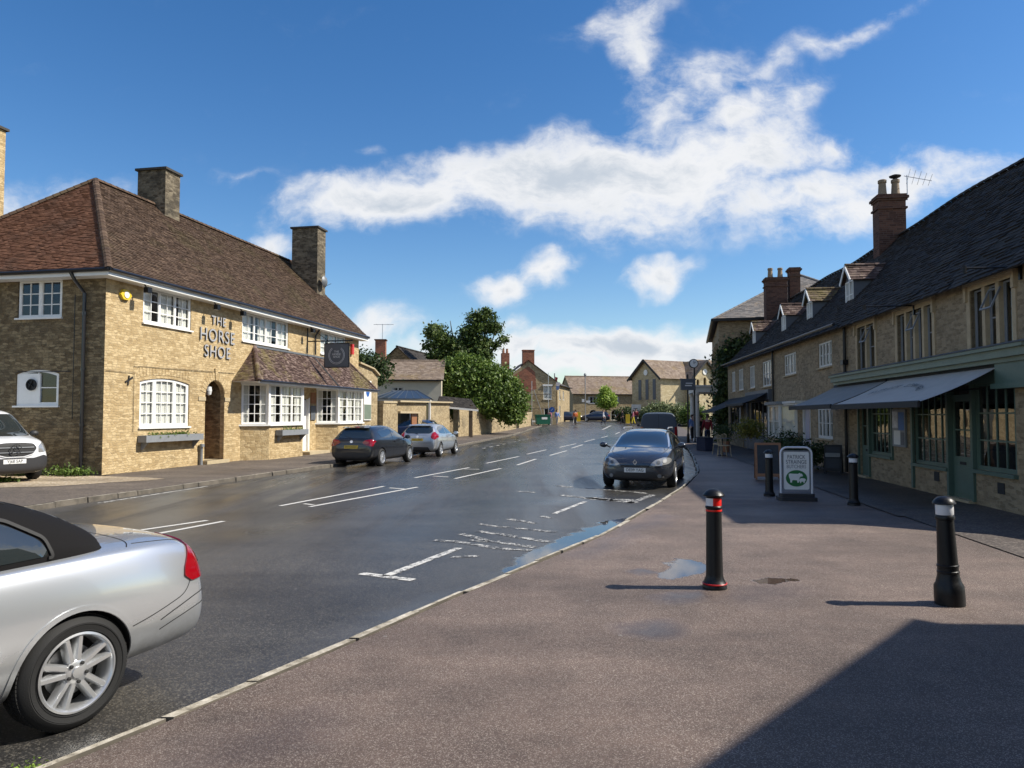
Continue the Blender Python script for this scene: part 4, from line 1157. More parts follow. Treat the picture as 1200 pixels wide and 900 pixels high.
# ================================================================== THE ROW OF SHOPS (right)
RDX, RDY = .13379, .99101
ROW_ROT = atan2(-RDY, -RDX)       # local x runs toward the camera, local y into the buildings
def rowthing(name, label, cat, group=None):
    return thing(name, label, cat, (6.95, 0, 0), ROW_ROT, group)
def V(v0, v1): return (-v1, -v0)
EZR = 4.38; RH = 8.12; RDpt = 3.6
def sagz(p):
    v = -p.x
    k = max(0, min(1, (p.z-EZR)/(RH-EZR)))
    return Vector((p.x, p.y, p.z+k*(.04*sin(v*.33+.6)+.03*sin(v*.9))+(.012*(v-12.5) if v > 12 else 0)*(1)))
def row_part(b, v0, v1, holes, mat, near=False, far=False):
    x0, x1 = V(v0, v1)
    f = MB(); top = lambda v: EZR+.012*(v-12.5)
    hz = [rect(-h[1], -h[0], h[2], h[3]) for h in holes]
    f.wall([(x0, -.1), (x1, -.1), (x1, top(v0)), (x0, top(v1))], hz, 0, .18)
    f.build('wall', mat, b)
    g_ = MB()
    if near: g_.face([(x1, 0, 0), (x1, 2*RDpt, 0), (x1, 2*RDpt, EZR), (x1, RDpt, RH-.05), (x1, 0, EZR)])
    if far: g_.face([(x0, 0, 0), (x0, 0, top(v1)), (x0, RDpt, RH+.3), (x0, 2*RDpt, top(v1)), (x0, 2*RDpt, 0)])
    g_.face([(x0, 2*RDpt, 0), (x1, 2*RDpt, 0), (x1, 2*RDpt, EZR+.3), (x0, 2*RDpt, EZR+.3)])
    g_.face([(x0, .1, 2.62), (x1, .1, 2.62), (x1, 2*RDpt, 2.62), (x0, 2*RDpt, 2.62)])
    g_.face([(x0, 3.2, 0), (x1, 3.2, 0), (x1, 3.2, 4.4), (x0, 3.2, 4.4)])
    g_.face([(x0+.02, .1, 0), (x0+.02, 3.2, 0), (x0+.02, 3.2, 4.4), (x0+.02, .1, 4.4)])
    g_.build('rear_wall', mat, b)
    r = MB()
    tiles(r, (x0, -.28, EZR-.22), (x1+(.12 if near else 0), -.28, EZR-.22), (x1+(.12 if near else 0), RDpt, RH), (x0, RDpt, RH), .14, .22, .022, jit=.45, warp=sagz)
    tiles(r, (x1, 2*RDpt+.2, EZR-.1), (x0, 2*RDpt+.2, EZR-.1), (x0, RDpt, RH), (x1, RDpt, RH), .4, .5, .02, warp=sagz)
    ridge_tiles(r, (x0, RDpt, RH), (x1, RDpt, RH), .11, .4, warp=sagz, tint=(.2, .8))
    r.build('roof', 'stone_slate', b)
def hood(b, v0, v1, z1, mat='grey_dressed_stone', drop=.3):
    x0, x1 = V(v0, v1); m_ = MB(); m_.box(x0-.16, x1+.16, -.075, .02, z1+.10, z1+.19); m_.box(x0-.16, x0-.07, -.07, .02, z1+.10-drop, z1+.10); m_.box(x1+.07, x1+.16, -.07, .02, z1+.10-drop, z1+.10)
    m_.build('hood_mould', mat, b)
def stonewin(b, v0, v1, z0, z1, n, rows=2, open_=False):
    x0, x1 = V(v0, v1)
    s = MB(); s.ring(rect(x0-.13, x1+.13, z0-.16, z1+.10), rect(x0, x1, z0, z1), -.022, .10); s.box(x0-.16, x1+.16, -.06, .05, z0-.17, z0-.10)
    for i in range(1, n):
        c = x0+(x1-x0)*i/n; s.box(c-.06, c+.06, -.01, .10, z0, z1)
    s.build('stone_surround', 'grey_dressed_stone', b)
    for i in range(n):
        a = x0+(x1-x0)*i/n+(.06 if i else 0); c = x0+(x1-x0)*(i+1)/n-(.06 if i < n-1 else 0)
        window(b, a, c, z0, z1, [1], rows if i % 2 else 1, y=.07, frame='grey_paint', sill=False, fw=.035, depth=.04, curtain=[(.0, .25)] if i == 0 else ([(.75, 1.0)] if i == n-1 else None), glass='shop_glass')
    if open_:
        x_ = x0+(x1-x0)*.45; MB().ring(rect(0, .42, -.42, 0), rect(.03, .39, -.39, -.03), 0, .03).xf(Matrix.Translation((x_, .0, z1-.08)) @ Matrix.Rotation(radians(-24), 4, 'X')).build('open_casement', 'grey_paint', b)

shop = rowthing('butcher_shop', 'grey stone butcher shop with sage green front and canvas awnings, nearest on the right', 'shop')
holes = [(12.85, 14.36, 2.90, 4.10), (16.08, 18.06, 2.94, 4.12), (19.62, 21.02, 2.96, 4.16), (12.86, 14.33, .68, 2.3), (14.42, 15.40, .05, 2.3), (15.45, 17.2, .62, 2.3), (18.55, 20.15, .68, 2.3), (20.2, 20.95, .05, 2.3)]
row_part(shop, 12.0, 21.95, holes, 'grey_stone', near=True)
for a, b, c, d, n_, op in ((12.85, 14.36, 2.90, 4.10, 3, True), (16.08, 18.06, 2.94, 4.12, 4, True), (19.62, 21.02, 2.96, 4.16, 2, True)):
    stonewin(shop, a, b, c, d, n_, open_=op); hood(shop, a, b, d)
# cornice and lead flat above it
x0, x1 = V(12.0, 22.7)
c = MB(); c.box(x0, x1+.02, -.28, .0, 2.70, 2.84); c.box(x0, x1+.04, -.34, .0, 2.84, 2.90); c.box(x0, x1, -.20, 0, 2.62, 2.70)
c.build('cornice', 'pale_green_paint', shop)
MB().prism([(-.36, 2.905), (0, 3.0), (0, 2.905)], x0, x1+.05, 'yz').build('lead_flat', 'lead', shop)
c = MB(); c.box(-13.2, -12.0, -.16, 0, 2.26, 2.70); c.box(-13.24, -12.0, -.22, 0, 2.17, 2.26)
for v in (14.37, 15.42, 20.17): c.box(-v-.045, -v+.045, -.05, .1, .05, 2.62)
c.box(-17.3, -17.2, -.05, .1, .05, 2.62); c.box(-21.05, -20.97, -.05, .1, .05, 2.62); c.box(-18.55, -18.47, -.05, .1, .6, 2.62)
c.box(-21.05, -12.0, -.03, 0.02, 2.3, 2.62)
c.build('shopfront_frame', 'green_paint', shop)
for (a, b, z0, cols) in ((12.88, 14.31, .68, [4]), (15.49, 17.18, .62, [5]), (18.57, 20.1, .68, [5])):
    x0, x1 = V(a, b); window(shop, x0, x1, z0, 2.3, cols, 3, y=.02, frame='green_paint', glass='shop_glass', fw=.05, bw=.03, curtain=None, sw=.07)
for (a, b) in ((14.42, 15.37), (20.22, 20.95)):
    x0, x1 = V(a, b); dr_ = MB(); dr_.box(x0, x1, .05, .09, .05, .80); dr_.box(x0+.08, x1-.08, .035, .05, .15, .68)
    dr_.ring(rect(x0, x1, .80, 2.05), rect(x0+.08, x1-.08, .88, 1.98), .05, .09); dr_.box((x0+x1)/2-.015, (x0+x1)/2+.015, .055, .085, .88, 1.98); dr_.box(x0+.08, x1-.08, .055, .085, 1.40, 1.43); dr_.box(x0, x1, .04, .1, 2.05, 2.12)
    do = dr_.build('door', 'green_paint', shop); p_ = MB(); p_.face([(x0+.05, .07, .85), (x1-.05, .07, .85), (x1-.05, .07, 2.28), (x0+.05, .07, 2.28)]); p_.build('pane', 'shop_glass', do)
    MB().box(x0+.3, x0+.55, .04, .05, .72, .78).build('letter_box', 'matt_black', do); MB().box(x0-.05, x1+.05, -.12, .2, 0, .06).build('doorstep', 'dressed_stone', shop)
for v in (13.4, 16.05): MB().box(-v-.12, -v+.12, -.012, .0, .30, .50).build('air_brick', 'matt_black', shop)
pb = thing('notice_board', 'framed board of posters and paper notices between the shop windows', 'notice board', (6.95, 0, 0), ROW_ROT)
MB().box(-18.42, -17.6, -.05, -.005, .95, 1.85).build('frame', 'grey_paint', pb)
for (a, b, c_, d, mm) in ((-18.38, -18.05, 1.4, 1.8, 'poster_paper'), (-18.0, -17.66, 1.35, 1.78, 'cloth_blue'), (-18.3, -17.9, 1.0, 1.34, 'curtain'), (-17.85, -17.66, 1.0, 1.3, 'cloth_grey')):
    MB().box(a, b, -.056, -.051, c_, d).build('poster', mm, pb)
# goods inside the windows: shelves and counter
MB().box(-17.1, -15.6, .8, 1.3, 0, .95).box(-14.3, -12.9, .7, 1.2, 0, .9).box(-20.0, -18.7, .8, 1.2, 0, .95).build('counter', 'dressed_stone', shop)
dpz = MB(); dpz.tube([(-21.98, -.07, 4.3), (-21.98, -.07, .05)], .045, 8); dpz.box(-22.10, -21.86, -.16, 0, 3.2, 3.34); dpz.build('drainpipe', 'black_iron', shop)
for (v, z_) in ((13.9, 3.95), (17.6, 3.98)):
    pass
for (v, L_, lb) in ((12.55, .9, 'empty iron sign arm on the stone wall at the right edge'), (17.0, 1.1, 'empty iron sign arm between the upper shop windows')):
    ia = thing('iron_bracket', lb, 'bracket', (6.95, 0, 0), ROW_ROT, 'iron sign arms on the shop wall')
    MB().tube([(-v, 0, 4.22), (-v, -L_, 4.22)], .02, 6).tube([(-v, -L_, 4.14), (-v, -L_, 4.26)], .035, 8).box(-v-.03, -v+.03, -.04, 0, 4.0, 4.32).build('arm', 'black_iron', ia)
# awnings
def awning(v0, v1, p, zt, zf, mat, lab, txt=None, mat2='matt_black', sag=.05):
    a = thing('awning', lab, 'awning', (6.95, 0, 0), ROW_ROT, 'awnings over the shops')
    x0, x1 = V(v0, v1); mb = MB(); n = 14; k = 10
    def P(i, j, dz=0):
        s_ = i/n; t_ = j/k
        return (x0+(x1-x0)*s_, -.10-(p-.10)*t_, zt+(zf-zt)*t_-sag*sin(pi*t_)*(.7+.3*sin(s_*9))+dz)
    for i in range(n):
        for j in range(k):
            mb.face([P(i, j), P(i, j+1), P(i+1, j+1), P(i+1, j)]); mb.face([P(i, j, -.006), P(i+1, j, -.006), P(i+1, j+1, -.006), P(i, j+1, -.006)])
    mb.build('canvas', mat, a, smooth=60)
    q = MB(); q.box(x0, x1, -p-.03, -p+.02, zf-.10, zf+.0); q.build('valance', mat2, a)
    q = MB(); q.tube([(x0, -p, zf), (x1, -p, zf)], .025, 6); q.tube([(x0, -.05, zt+.02), (x1, -.05, zt+.02)], .06, 8)
    for s_ in (.12, .88):
        xx_ = x0+(x1-x0)*s_; q.tube([(xx_, -.05, zt-.35), (xx_+.2, -p*.55, zt-.42), (xx_, -p, zf-.02)], .016, 6)
    q.build('frame', 'matt_black', a)
    if txt:
        # letters on an arc, lying on the canvas
        Lc = len(txt); sl = atan2(zt-zf, p-.1)
        for i, ch in enumerate(txt):
            if ch == ' ': continue
            an = radians(58-116*i/(Lc-1)); r_ = .86
            xx_ = (x0+x1)/2-.35-sin(an)*r_*1.9; dd = .42+.66-cos(an)*r_*.62
            t_ = (dd-.1)/(p-.1); zz = zt+(zf-zt)*t_-sag*sin(pi*t_)*.8+.035
            T = Matrix.Translation((xx_, -dd, zz)) @ Matrix.Rotation(sl, 4, 'X') @ Matrix.Rotation(an*.5, 4, 'Z')
            text(ch, .22, .001, 'slate_paint', a, T, 'letter')
    return a
awning(13.22, 18.5, 1.42, 2.56, 1.95, 'canvas_light', 'pale grey canvas awning with a faint arc of lettering over the green shop door', 'PATRICK STRAINGE')
awning(18.62, 23.0, 1.42, 2.56, 1.97, 'canvas_grey', 'darker grey canvas awning over the left half of the green shop')
awning(32.5, 37.5, 1.2, 2.75, 2.25, 'canvas_dark', 'black awning over the bistro window with its lamp bar', mat2='matt_black')
awning(38.3, 44.0, 1.6, 2.6, 1.95, 'canvas_dark', 'low black awning at the far end of the bistro front')

cot = rowthing('stone_cottage', 'grey stone cottage with white bay and lilac door between shop and bistro', 'cottage')
holes = [(23.5, 25.05, 3.28, 4.10), (28.1, 30.05, 3.28, 4.12), (23.55, 25.3, .95, 1.95), (26.2, 27.1, .05, 1.98)]
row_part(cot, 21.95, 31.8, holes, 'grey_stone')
for a, b, c_, d in holes[:3]:
    x0, x1 = V(a, b); window(cot, x0, x1, c_, d, [1, 1, 1, 1], 2, y=.03, frame='offwhite_paint', mw=.07, sillmat='grey_dressed_stone', curtain=[(.1, .3), (.7, .9)])
x0, x1 = V(26.2, 27.1); do = MB().box(x0+.04, x1-.3, .05, .09, .05, 1.95).build('door', 'lilac_paint', cot); MB().box(x1-.3, x1-.02, .04, .1, .05, 1.95).build('red_panel', 'cloth_red', do)
MB().box(x0-.05, x0+.04, -.02, .1, .05, 2.0).box(x1-.02, x1+.05, -.02, .1, .05, 2.0).box(x0-.05, x1+.05, -.02, .1, 1.95, 2.04).build('door_frame', 'offwhite_paint', cot)
bx0, bx1 = V(28.0, 30.7)
q = MB(); q.prism([(bx0, 0), (bx0+.35, -.6), (bx1-.35, -.6), (bx1, 0)], 0, .82, 'xy'); q.build('bay_base', 'grey_stone', cot)
for (p, q_) in (((bx0, 0), (bx0+.35, -.6)), ((bx0+.35, -.6), (bx1-.35, -.6)), ((bx1-.35, -.6), (bx1, 0))):
    L = hypot(q_[0]-p[0], q_[1]-p[1]); an = atan2(q_[1]-p[1], q_[0]-p[0]); T = Matrix.Translation((p[0], p[1], 0)) @ Matrix.Rotation(an, 4, 'Z')
    window(cot, .0, L-.0, .84, 2.12, [1, 1] if L > 1 else [1], 2, y=.0, T=T, sill=False, frame='offwhite_paint', curtain=[(.05, .95)], fw=.08)
MB().prism([(bx0-.1, .0), (bx0+.28, -.72), (bx1-.28, -.72), (bx1+.1, 0)], 2.12, 2.24, 'xy').build('bay_roof', 'lead', cot)
MB().box(-28.0, -26.0, -.55, 0, 2.14, 2.22).box(-28.0, -26.0, -.50, -.05, 2.08, 2.14).build('door_canopy', 'offwhite_paint', cot)
MB().tube([(-31.8, -.08, 4.5), (-31.8, -.08, .05)], .045, 8).build('drainpipe', 'black_iron', cot)

bis = rowthing('bistro_building', 'shaded stone bistro with black shopfront and upper windows at the far end of the row', 'restaurant')
holes = [(32.5, 34.4, 3.0, 4.16), (36.2, 37.6, 3.05, 4.16), (39.4, 40.9, 3.05, 4.2), (42.0, 43.2, 3.05, 4.2), (32.7, 37.4, .6, 2.4), (38.6, 39.7, .05, 2.3), (40.3, 43.8, .7, 2.2)]
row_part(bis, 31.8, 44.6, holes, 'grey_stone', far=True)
for a, b, c_, d in holes[:4]:
    x0, x1 = V(a, b); window(bis, x0, x1, c_, d, [1, 1, 1], 2, y=.03, frame='offwhite_paint', sillmat='grey_dressed_stone', curtain=[(.1, .3), (.7, .9)])
x0, x1 = V(32.3, 37.9); MB().box(x0, x1, -.18, .0, 2.4, 2.85).box(x0, x0+.2, -.12, 0, 0, 2.4).box(x1-.2, x1, -.12, 0, 0, 2.4).box(x0+.2, x1-.2, -.1, 0, .05, .6).build('shopfront', 'slate_paint', bis)
x0, x1 = V(32.7, 37.4); window(bis, x0, x1, .6, 2.4, [1, 1, 1, 1, 1], 2, y=.02, frame='slate_paint', sill=False, glass='shop_glass')
x0, x1 = V(40.3, 43.8); window(bis, x0, x1, .7, 2.2, [1, 1, 1], 1, y=.02, frame='slate_paint', sill=False, glass='shop_glass')
x0, x1 = V(38.6, 39.7); MB().box(x0, x1, .05, .1, .05, 2.3).build('door', 'slate_paint', bis)
gm = MB(); gm.tube([(-44.7, -.36, EZR+.30), (-22.0, -.36, EZR+.02)], .05, 6)
tag(gm.build('eaves_gutter', 'black_iron', bis), None)
# dormers
def dormer(b, v, z0=5.02, w_=.40, h=.92):
    s = .8; zt_ = .012*(v-12.5)
    z0 += zt_
    T = Matrix.Translation((-v, s, z0))
    d = window(b, -w_, w_, 0, h, [2, 2], 2, y=0, frame='white_paint', sill=True, T=T, fw=.05)
    q = MB(); back = 1.35
    for sgn in (-1, 1):
        x_ = sgn*(w_+.02)
        q.face([(x_, .01, -.15), (x_, .01, h), (x_, .9, h), (x_, .01, -.15)][:3] if False else [(x_, .01, -.25), (x_, .01, h), (x_, back*.68, h)])
    q.face([(-w_, .01, h), (w_, .01, h), (0, .01, h+.50)])
    q.xf(T); q.build('dormer_cheek', 'slate_paint', d)
    r = MB()
    zr = h+.52; ob = -.12
    for sgn in (-1, 1):
        a = Vector((sgn*(w_+.13), ob, h-.04)); a2 = Vector((sgn*(w_+.13), .90, h-.04)); rg = Vector((0, ob, zr)); rg2 = Vector((0, 1.45, zr))
        if sgn > 0: tiles(r, a, a2, rg2, rg, .15, .2, .02)
        else: tiles(r, a2, a, rg, rg2, .15, .2, .02)
    ridge_tiles(r, (0, ob, zr), (0, 1.42, zr), .07, .3)
    r.xf(T); r.build('dormer_roof', 'bay_tile', d)
    bb = MB(); bb.beam((-w_-.14, ob-.01, h-.07), (.012, ob-.01, zr-.03), .03, .09); bb.beam((w_+.14, ob-.01, h-.07), (-.012, ob-.01, zr-.03), .034, .09); bb.xf(T); bb.build('barge_board', 'white_paint', d)
dormer(cot, 24.3); dormer(cot, 29.2); dormer(bis, 33.6); dormer(bis, 40.6)
# row chimneys
def brickstack(b, v, y0, z1, wv, wd, pots, z0=6.5):
    c = MB(); c.box(-v-wv/2, -v+wv/2, y0, y0+wd, z0, z1)
    ch = c.build('chimney', 'old_brick', b)
    k = MB(); k.box(-v-wv/2-.05, -v+wv/2+.05, y0-.05, y0+wd+.05, z1-.45, z1-.38); k.box(-v-wv/2-.04, -v+wv/2+.04, y0-.04, y0+wd+.04, z1-.14, z1-.07); k.box(-v-wv/2-.09, -v+wv/2+.09, y0-.09, y0+wd+.09, z1-.07, z1+.02); k.box(-v-wv/2-.03, -v+wv/2+.03, y0-.03, y0+wd+.03, z1+.02, z1+.10)
    k.build('cap', 'old_brick', ch)
    for (dx, dy, h) in pots:
        MB().lathe([(.17, 0), (.17, .06), (.15, .1), (.125, h-.14), (.15, h-.12), (.15, h-.02), (.12, h), (.10, h), (.10, h-.25), (0, h-.25)], 14, (-v+dx, y0+wd/2+dy, z1+.10)).build('chimney_pot', 'buff_pot', ch, smooth=50)
    return ch
ch = brickstack(shop, 28.3-.5, RDpt-.75, 9.72, .62, .95, [(0, -.22, .62), (0, .24, .62)])
ch.parent = cot
MB().lathe([(.05, .0), (.19, .06), (.21, .10), (.05, .16)], 14, (-27.8, RDpt-.04, 10.47)).tube([(-27.8, RDpt-.04, 10.4), (-27.8, RDpt-.04, 10.57)], .06, 8).build('cowl', 'matt_black', ch)
brickstack(bis, 44.1, RDpt-1.5, 9.7, .7, 1.2, [(0, -.28, .6), (0, .28, .6)], z0=5.5)
brickstack(bis, 44.3, RDpt-.1, 10.3, .6, .6, [])
# aerial
ae = thing('tv_aerial', 'rooftop television aerial on the brick chimney of the right-hand row', 'aerial', (6.95, 0, 0), ROW_ROT)
am = MB(); ax, ay, az = -27.6, RDpt+.30, 9.78
am.tube([(ax, ay, 9.6), (ax, ay, az+.75)], .018, 6); am.tube([(ax, ay-.1, az+.72), (ax, ay+.85, az+.5)], .012, 5)
for k in range(5):
    t_ = k/4; yy = ay+.05+.75*t_; zz = az+.70-.17*t_; hl = .24-.07*t_
    am.tube([(ax-.2, yy, zz-hl*.9), (ax+.2, yy, zz+hl*.9)], .007, 4)
am.build('antenna', 'galv', ae)
# unseen sloping wall added at the shop corner, shaped to end the row's shade
yw = thing('shade_wall', 'unseen sloping stone wall shaped to end the row shade', 'wall', (6.95, 0, 0), ROW_ROT)
MB().prism([(-11.98, 0), (-9.3, 0), (-9.3, 1.0), (-10.6, 1.6), (-11.4, 2.8), (-11.98, 3.9)], .1, .45).build('masonry', 'grey_stone', yw)
# tall house off to the right (out of frame) that shades the near forecourt
hz_ = thing('corner_house', 'tall stone corner house standing right of the viewpoint', 'house', (10.1, 5.85, 0), radians(-133.2))
q = MB(); q.box(0, 14, 0, 9, 0, 6.4); q.build('wall', 'grey_stone', hz_)
r = MB(); r.face([(-.1, 9.1, 6.4), (14, 9.1, 6.4), (14, 4.5, 8.4), (3, 4.5, 8.4)]); r.face([(-.1, -.1, 6.4), (14, -.1, 6.4), (14, 4.5, 8.4), (3, 4.5, 8.4)]); r.face([(-.1, -.1, 6.4), (-.1, 9.1, 6.4), (3, 4.5, 8.4)]); r.build('roof', 'stone_slate', hz_)
# ================================================================== CARS
def eval_mesh(o):
    dg = bpy.context.evaluated_depsgraph_get(); dg.update()
    return bpy.data.meshes.new_from_object(o.evaluated_get(dg))
def cage_mesh(stn, name, subd=3):
    """stations: (x, zb, w, zm, zs, ws, zr, wr, zt) half sections mirrored and smoothed"""
    bm = bmesh.new(); rings = []
    for (x, zb, w_, zm, zs, ws, zr, wr, zt) in stn:
        h = [(0, zb), (w_*.72, zb), (w_*.96, zb+(zm-zb)*.28), (w_, zm), (w_*.5+ws*.5+.006, zm*.35+zs*.65), (ws, zs), (wr*.35+ws*.65, zs*.6+zr*.4) if zr-zs > .2 else (ws*.8+wr*.2, zs+(zr-zs)*.35), (wr, zr), (wr*.55, zt-(zt-zr)*.12), (0, zt)]
        pts = [bm.verts.new((x, y, z)) for y, z in h]+[bm.verts.new((x, -y, z)) for y, z in h[-2:0:-1]]
        rings.append(pts)
    n = len(rings[0])
    for a, b in zip(rings, rings[1:]):
        for i in range(n):
            bm.faces.new((a[i], a[(i+1) % n], b[(i+1) % n], b[i]))
    bm.faces.new(rings[0][::-1]); bm.faces.new(rings[-1])
    bmesh.ops.recalc_face_normals(bm, faces=bm.faces)
    me = bpy.data.meshes.new(name); bm.to_mesh(me); bm.free()
    o = bpy.data.objects.new(name, me); COL.objects.link(o)
    md = o.modifiers.new('s', 'SUBSURF'); md.levels = subd; md.render_levels = subd
    m2 = eval_mesh(o); bpy.data.objects.remove(o)
    return m2
def bvh_of(me):
    bm = bmesh.new(); bm.from_mesh(me); b = BVHTree.FromBMesh(bm); bm.free(); return b
def decal(name, poly, axis, bvh, mat, parent, off=.004, step=.05, round_=0, thick=0.0, both=False, smooth=True):
    """a panel cut to the outline poly and laid on the body; axis: 'y+','y-' side (x,z); 'x+','x-' ends (y,z); 'z' top (x,y)"""
    if round_ > 0: poly = rounded(poly, round_)
    bm = bmesh.new()
    vs = [bm.verts.new((p[0], p[1], 0)) for p in poly]; f = bm.faces.new(vs)
    bmesh.ops.triangulate(bm, faces=[f])
    for ax in (0, 1):
        lo = min(p[ax] for p in poly); hi = max(p[ax] for p in poly); c = lo+step
        while c < hi-.002:
            nrm = Vector((1, 0, 0)) if ax == 0 else Vector((0, 1, 0)); co = nrm*c
            bmesh.ops.bisect_plane(bm, geom=bm.verts[:]+bm.edges[:]+bm.faces[:], plane_co=co, plane_no=nrm, dist=1e-5); c += step
    bmesh.ops.remove_doubles(bm, verts=bm.verts, dist=1e-5)
    dead = []
    for v in bm.verts:
        a, b = v.co.x, v.co.y
        if axis[0] == 'y': s_ = 1 if axis[1] == '+' else -1; o_ = Vector((a, 3*s_, b)); d = Vector((0, -s_, 0))
        elif axis[0] == 'x': s_ = 1 if axis[1] == '+' else -1; o_ = Vector((5*s_, a, b)); d = Vector((-s_, 0, 0))
        else: o_ = Vector((a, b, 4)); d = Vector((0, 0, -1))
        hit = bvh.ray_cast(o_, d)
        if hit[0] is None: dead.append(v); continue
        nn = hit[1] if hit[1].dot(d) < 0 else -hit[1]
        v.co = hit[0]+nn*off
    if dead: bmesh.ops.delete(bm, geom=dead, context='VERTS')
    if thick > 0 and len(bm.faces):
        bmesh.ops.recalc_face_normals(bm, faces=bm.faces)
        dd = Vector((0, 1 if axis[1:] == '+' else -1, 0)) if axis[0] == 'y' else (Vector((1 if axis[1:] == '+' else -1, 0, 0)) if axis[0] == 'x' else Vector((0, 0, 1)))
        av = sum((f.normal for f in bm.faces), Vector())
        if av.dot(dd) < 0: bmesh.ops.reverse_faces(bm, faces=bm.faces)
        r = bmesh.ops.extrude_face_region(bm, geom=bm.faces[:]); top = [g_ for g_ in r['geom'] if isinstance(g_, bmesh.types.BMVert)]
        bm.normal_update()
        for v in top: v.co += v.normal*thick if v.normal.length > .5 else dd*thick
    me = bpy.data.meshes.new(name); bm.to_mesh(me); bm.free(); me.materials.append(M[mat])
    me.polygons.foreach_set('use_smooth', [smooth]*len(me.polygons))
    if thick > 0: me.set_sharp_from_angle(angle=radians(50))
    o = bpy.data.objects.new(name, me); COL.objects.link(o)
    if parent is not None: o.parent = parent
    return o
def rounded(poly, r, n=5):
    out = []; N = len(poly)
    for i in range(N):
        p0, p, p2 = Vector(poly[i-1][:2]), Vector(poly[i][:2]), Vector(poly[(i+1) % N][:2])
        a = (p0-p); b = (p2-p); rr = min(r, a.length*.45, b.length*.45)
        A = p+a.normalized()*rr; B = p+b.normalized()*rr
        for k in range(n+1):
            t_ = k/n; q = A*(1-t_)**2+p*2*t_*(1-t_)+B*t_*t_; out.append((q.x, q.y))
    return out
def seamline(pts, wd=.008):
    # thin closed outline along a polyline
    L = []; R = []
    for i, p in enumerate(pts):
        a = Vector(pts[max(i-1, 0)]); b = Vector(pts[min(i+1, len(pts)-1)]); d = (b-a).normalized(); n_ = Vector((-d.y, d.x))*wd/2
        L.append((p[0]+n_.x, p[1]+n_.y)); R.append((p[0]-n_.x, p[1]-n_.y))
    return L+R[::-1]
def smoothline(pts, n=6):
    P = [Vector(p) for p in pts]; out = []
    for i in range(len(P)-1):
        p0, p1, p2, p3 = P[max(i-1, 0)], P[i], P[i+1], P[min(i+2, len(P)-1)]
        for k in range(n):
            t_ = k/n; out.append(tuple(.5*((2*p1)+(-p0+p2)*t_+(2*p0-5*p1+4*p2-p3)*t_*t_+(-p0+3*p1-3*p2+p3)*t_**3)))
    out.append(tuple(P[-1])); return out
def cut_arches(me, axles, R, wmax, mat_i=1, zc=.315, dep=.34):
    o = bpy.data.objects.new('tmp', me); COL.objects.link(o)
    for x_ in axles:
        for s_ in (1, -1):
            c = MB(); c.lathe([(R, s_*(wmax-dep)), (R, s_*(wmax+.2))], 48, (x_, 0, zc), 'y')
            cm = bpy.data.meshes.new('c'); cm.from_pydata(c.v, [], c.f); bmx = bmesh.new(); bmx.from_mesh(cm); bmesh.ops.recalc_face_normals(bmx, faces=bmx.faces); bmx.to_mesh(cm); bmx.free()
            cm.materials.append(M['wheel_well'])
            co = bpy.data.objects.new('cut', cm); COL.objects.link(co)
            md = o.modifiers.new('b', 'BOOLEAN'); md.operation = 'DIFFERENCE'; md.object = co; md.solver = 'EXACT'; md.material_mode = 'TRANSFER'
            m2 = eval_mesh(o); o.modifiers.clear(); o.data = m2; bpy.data.objects.remove(co)
    m2 = o.data; bpy.data.objects.remove(o)
    m2.polygons.foreach_set('use_smooth', [True]*len(m2.polygons)); m2.set_sharp_from_angle(angle=radians(38))
    return m2
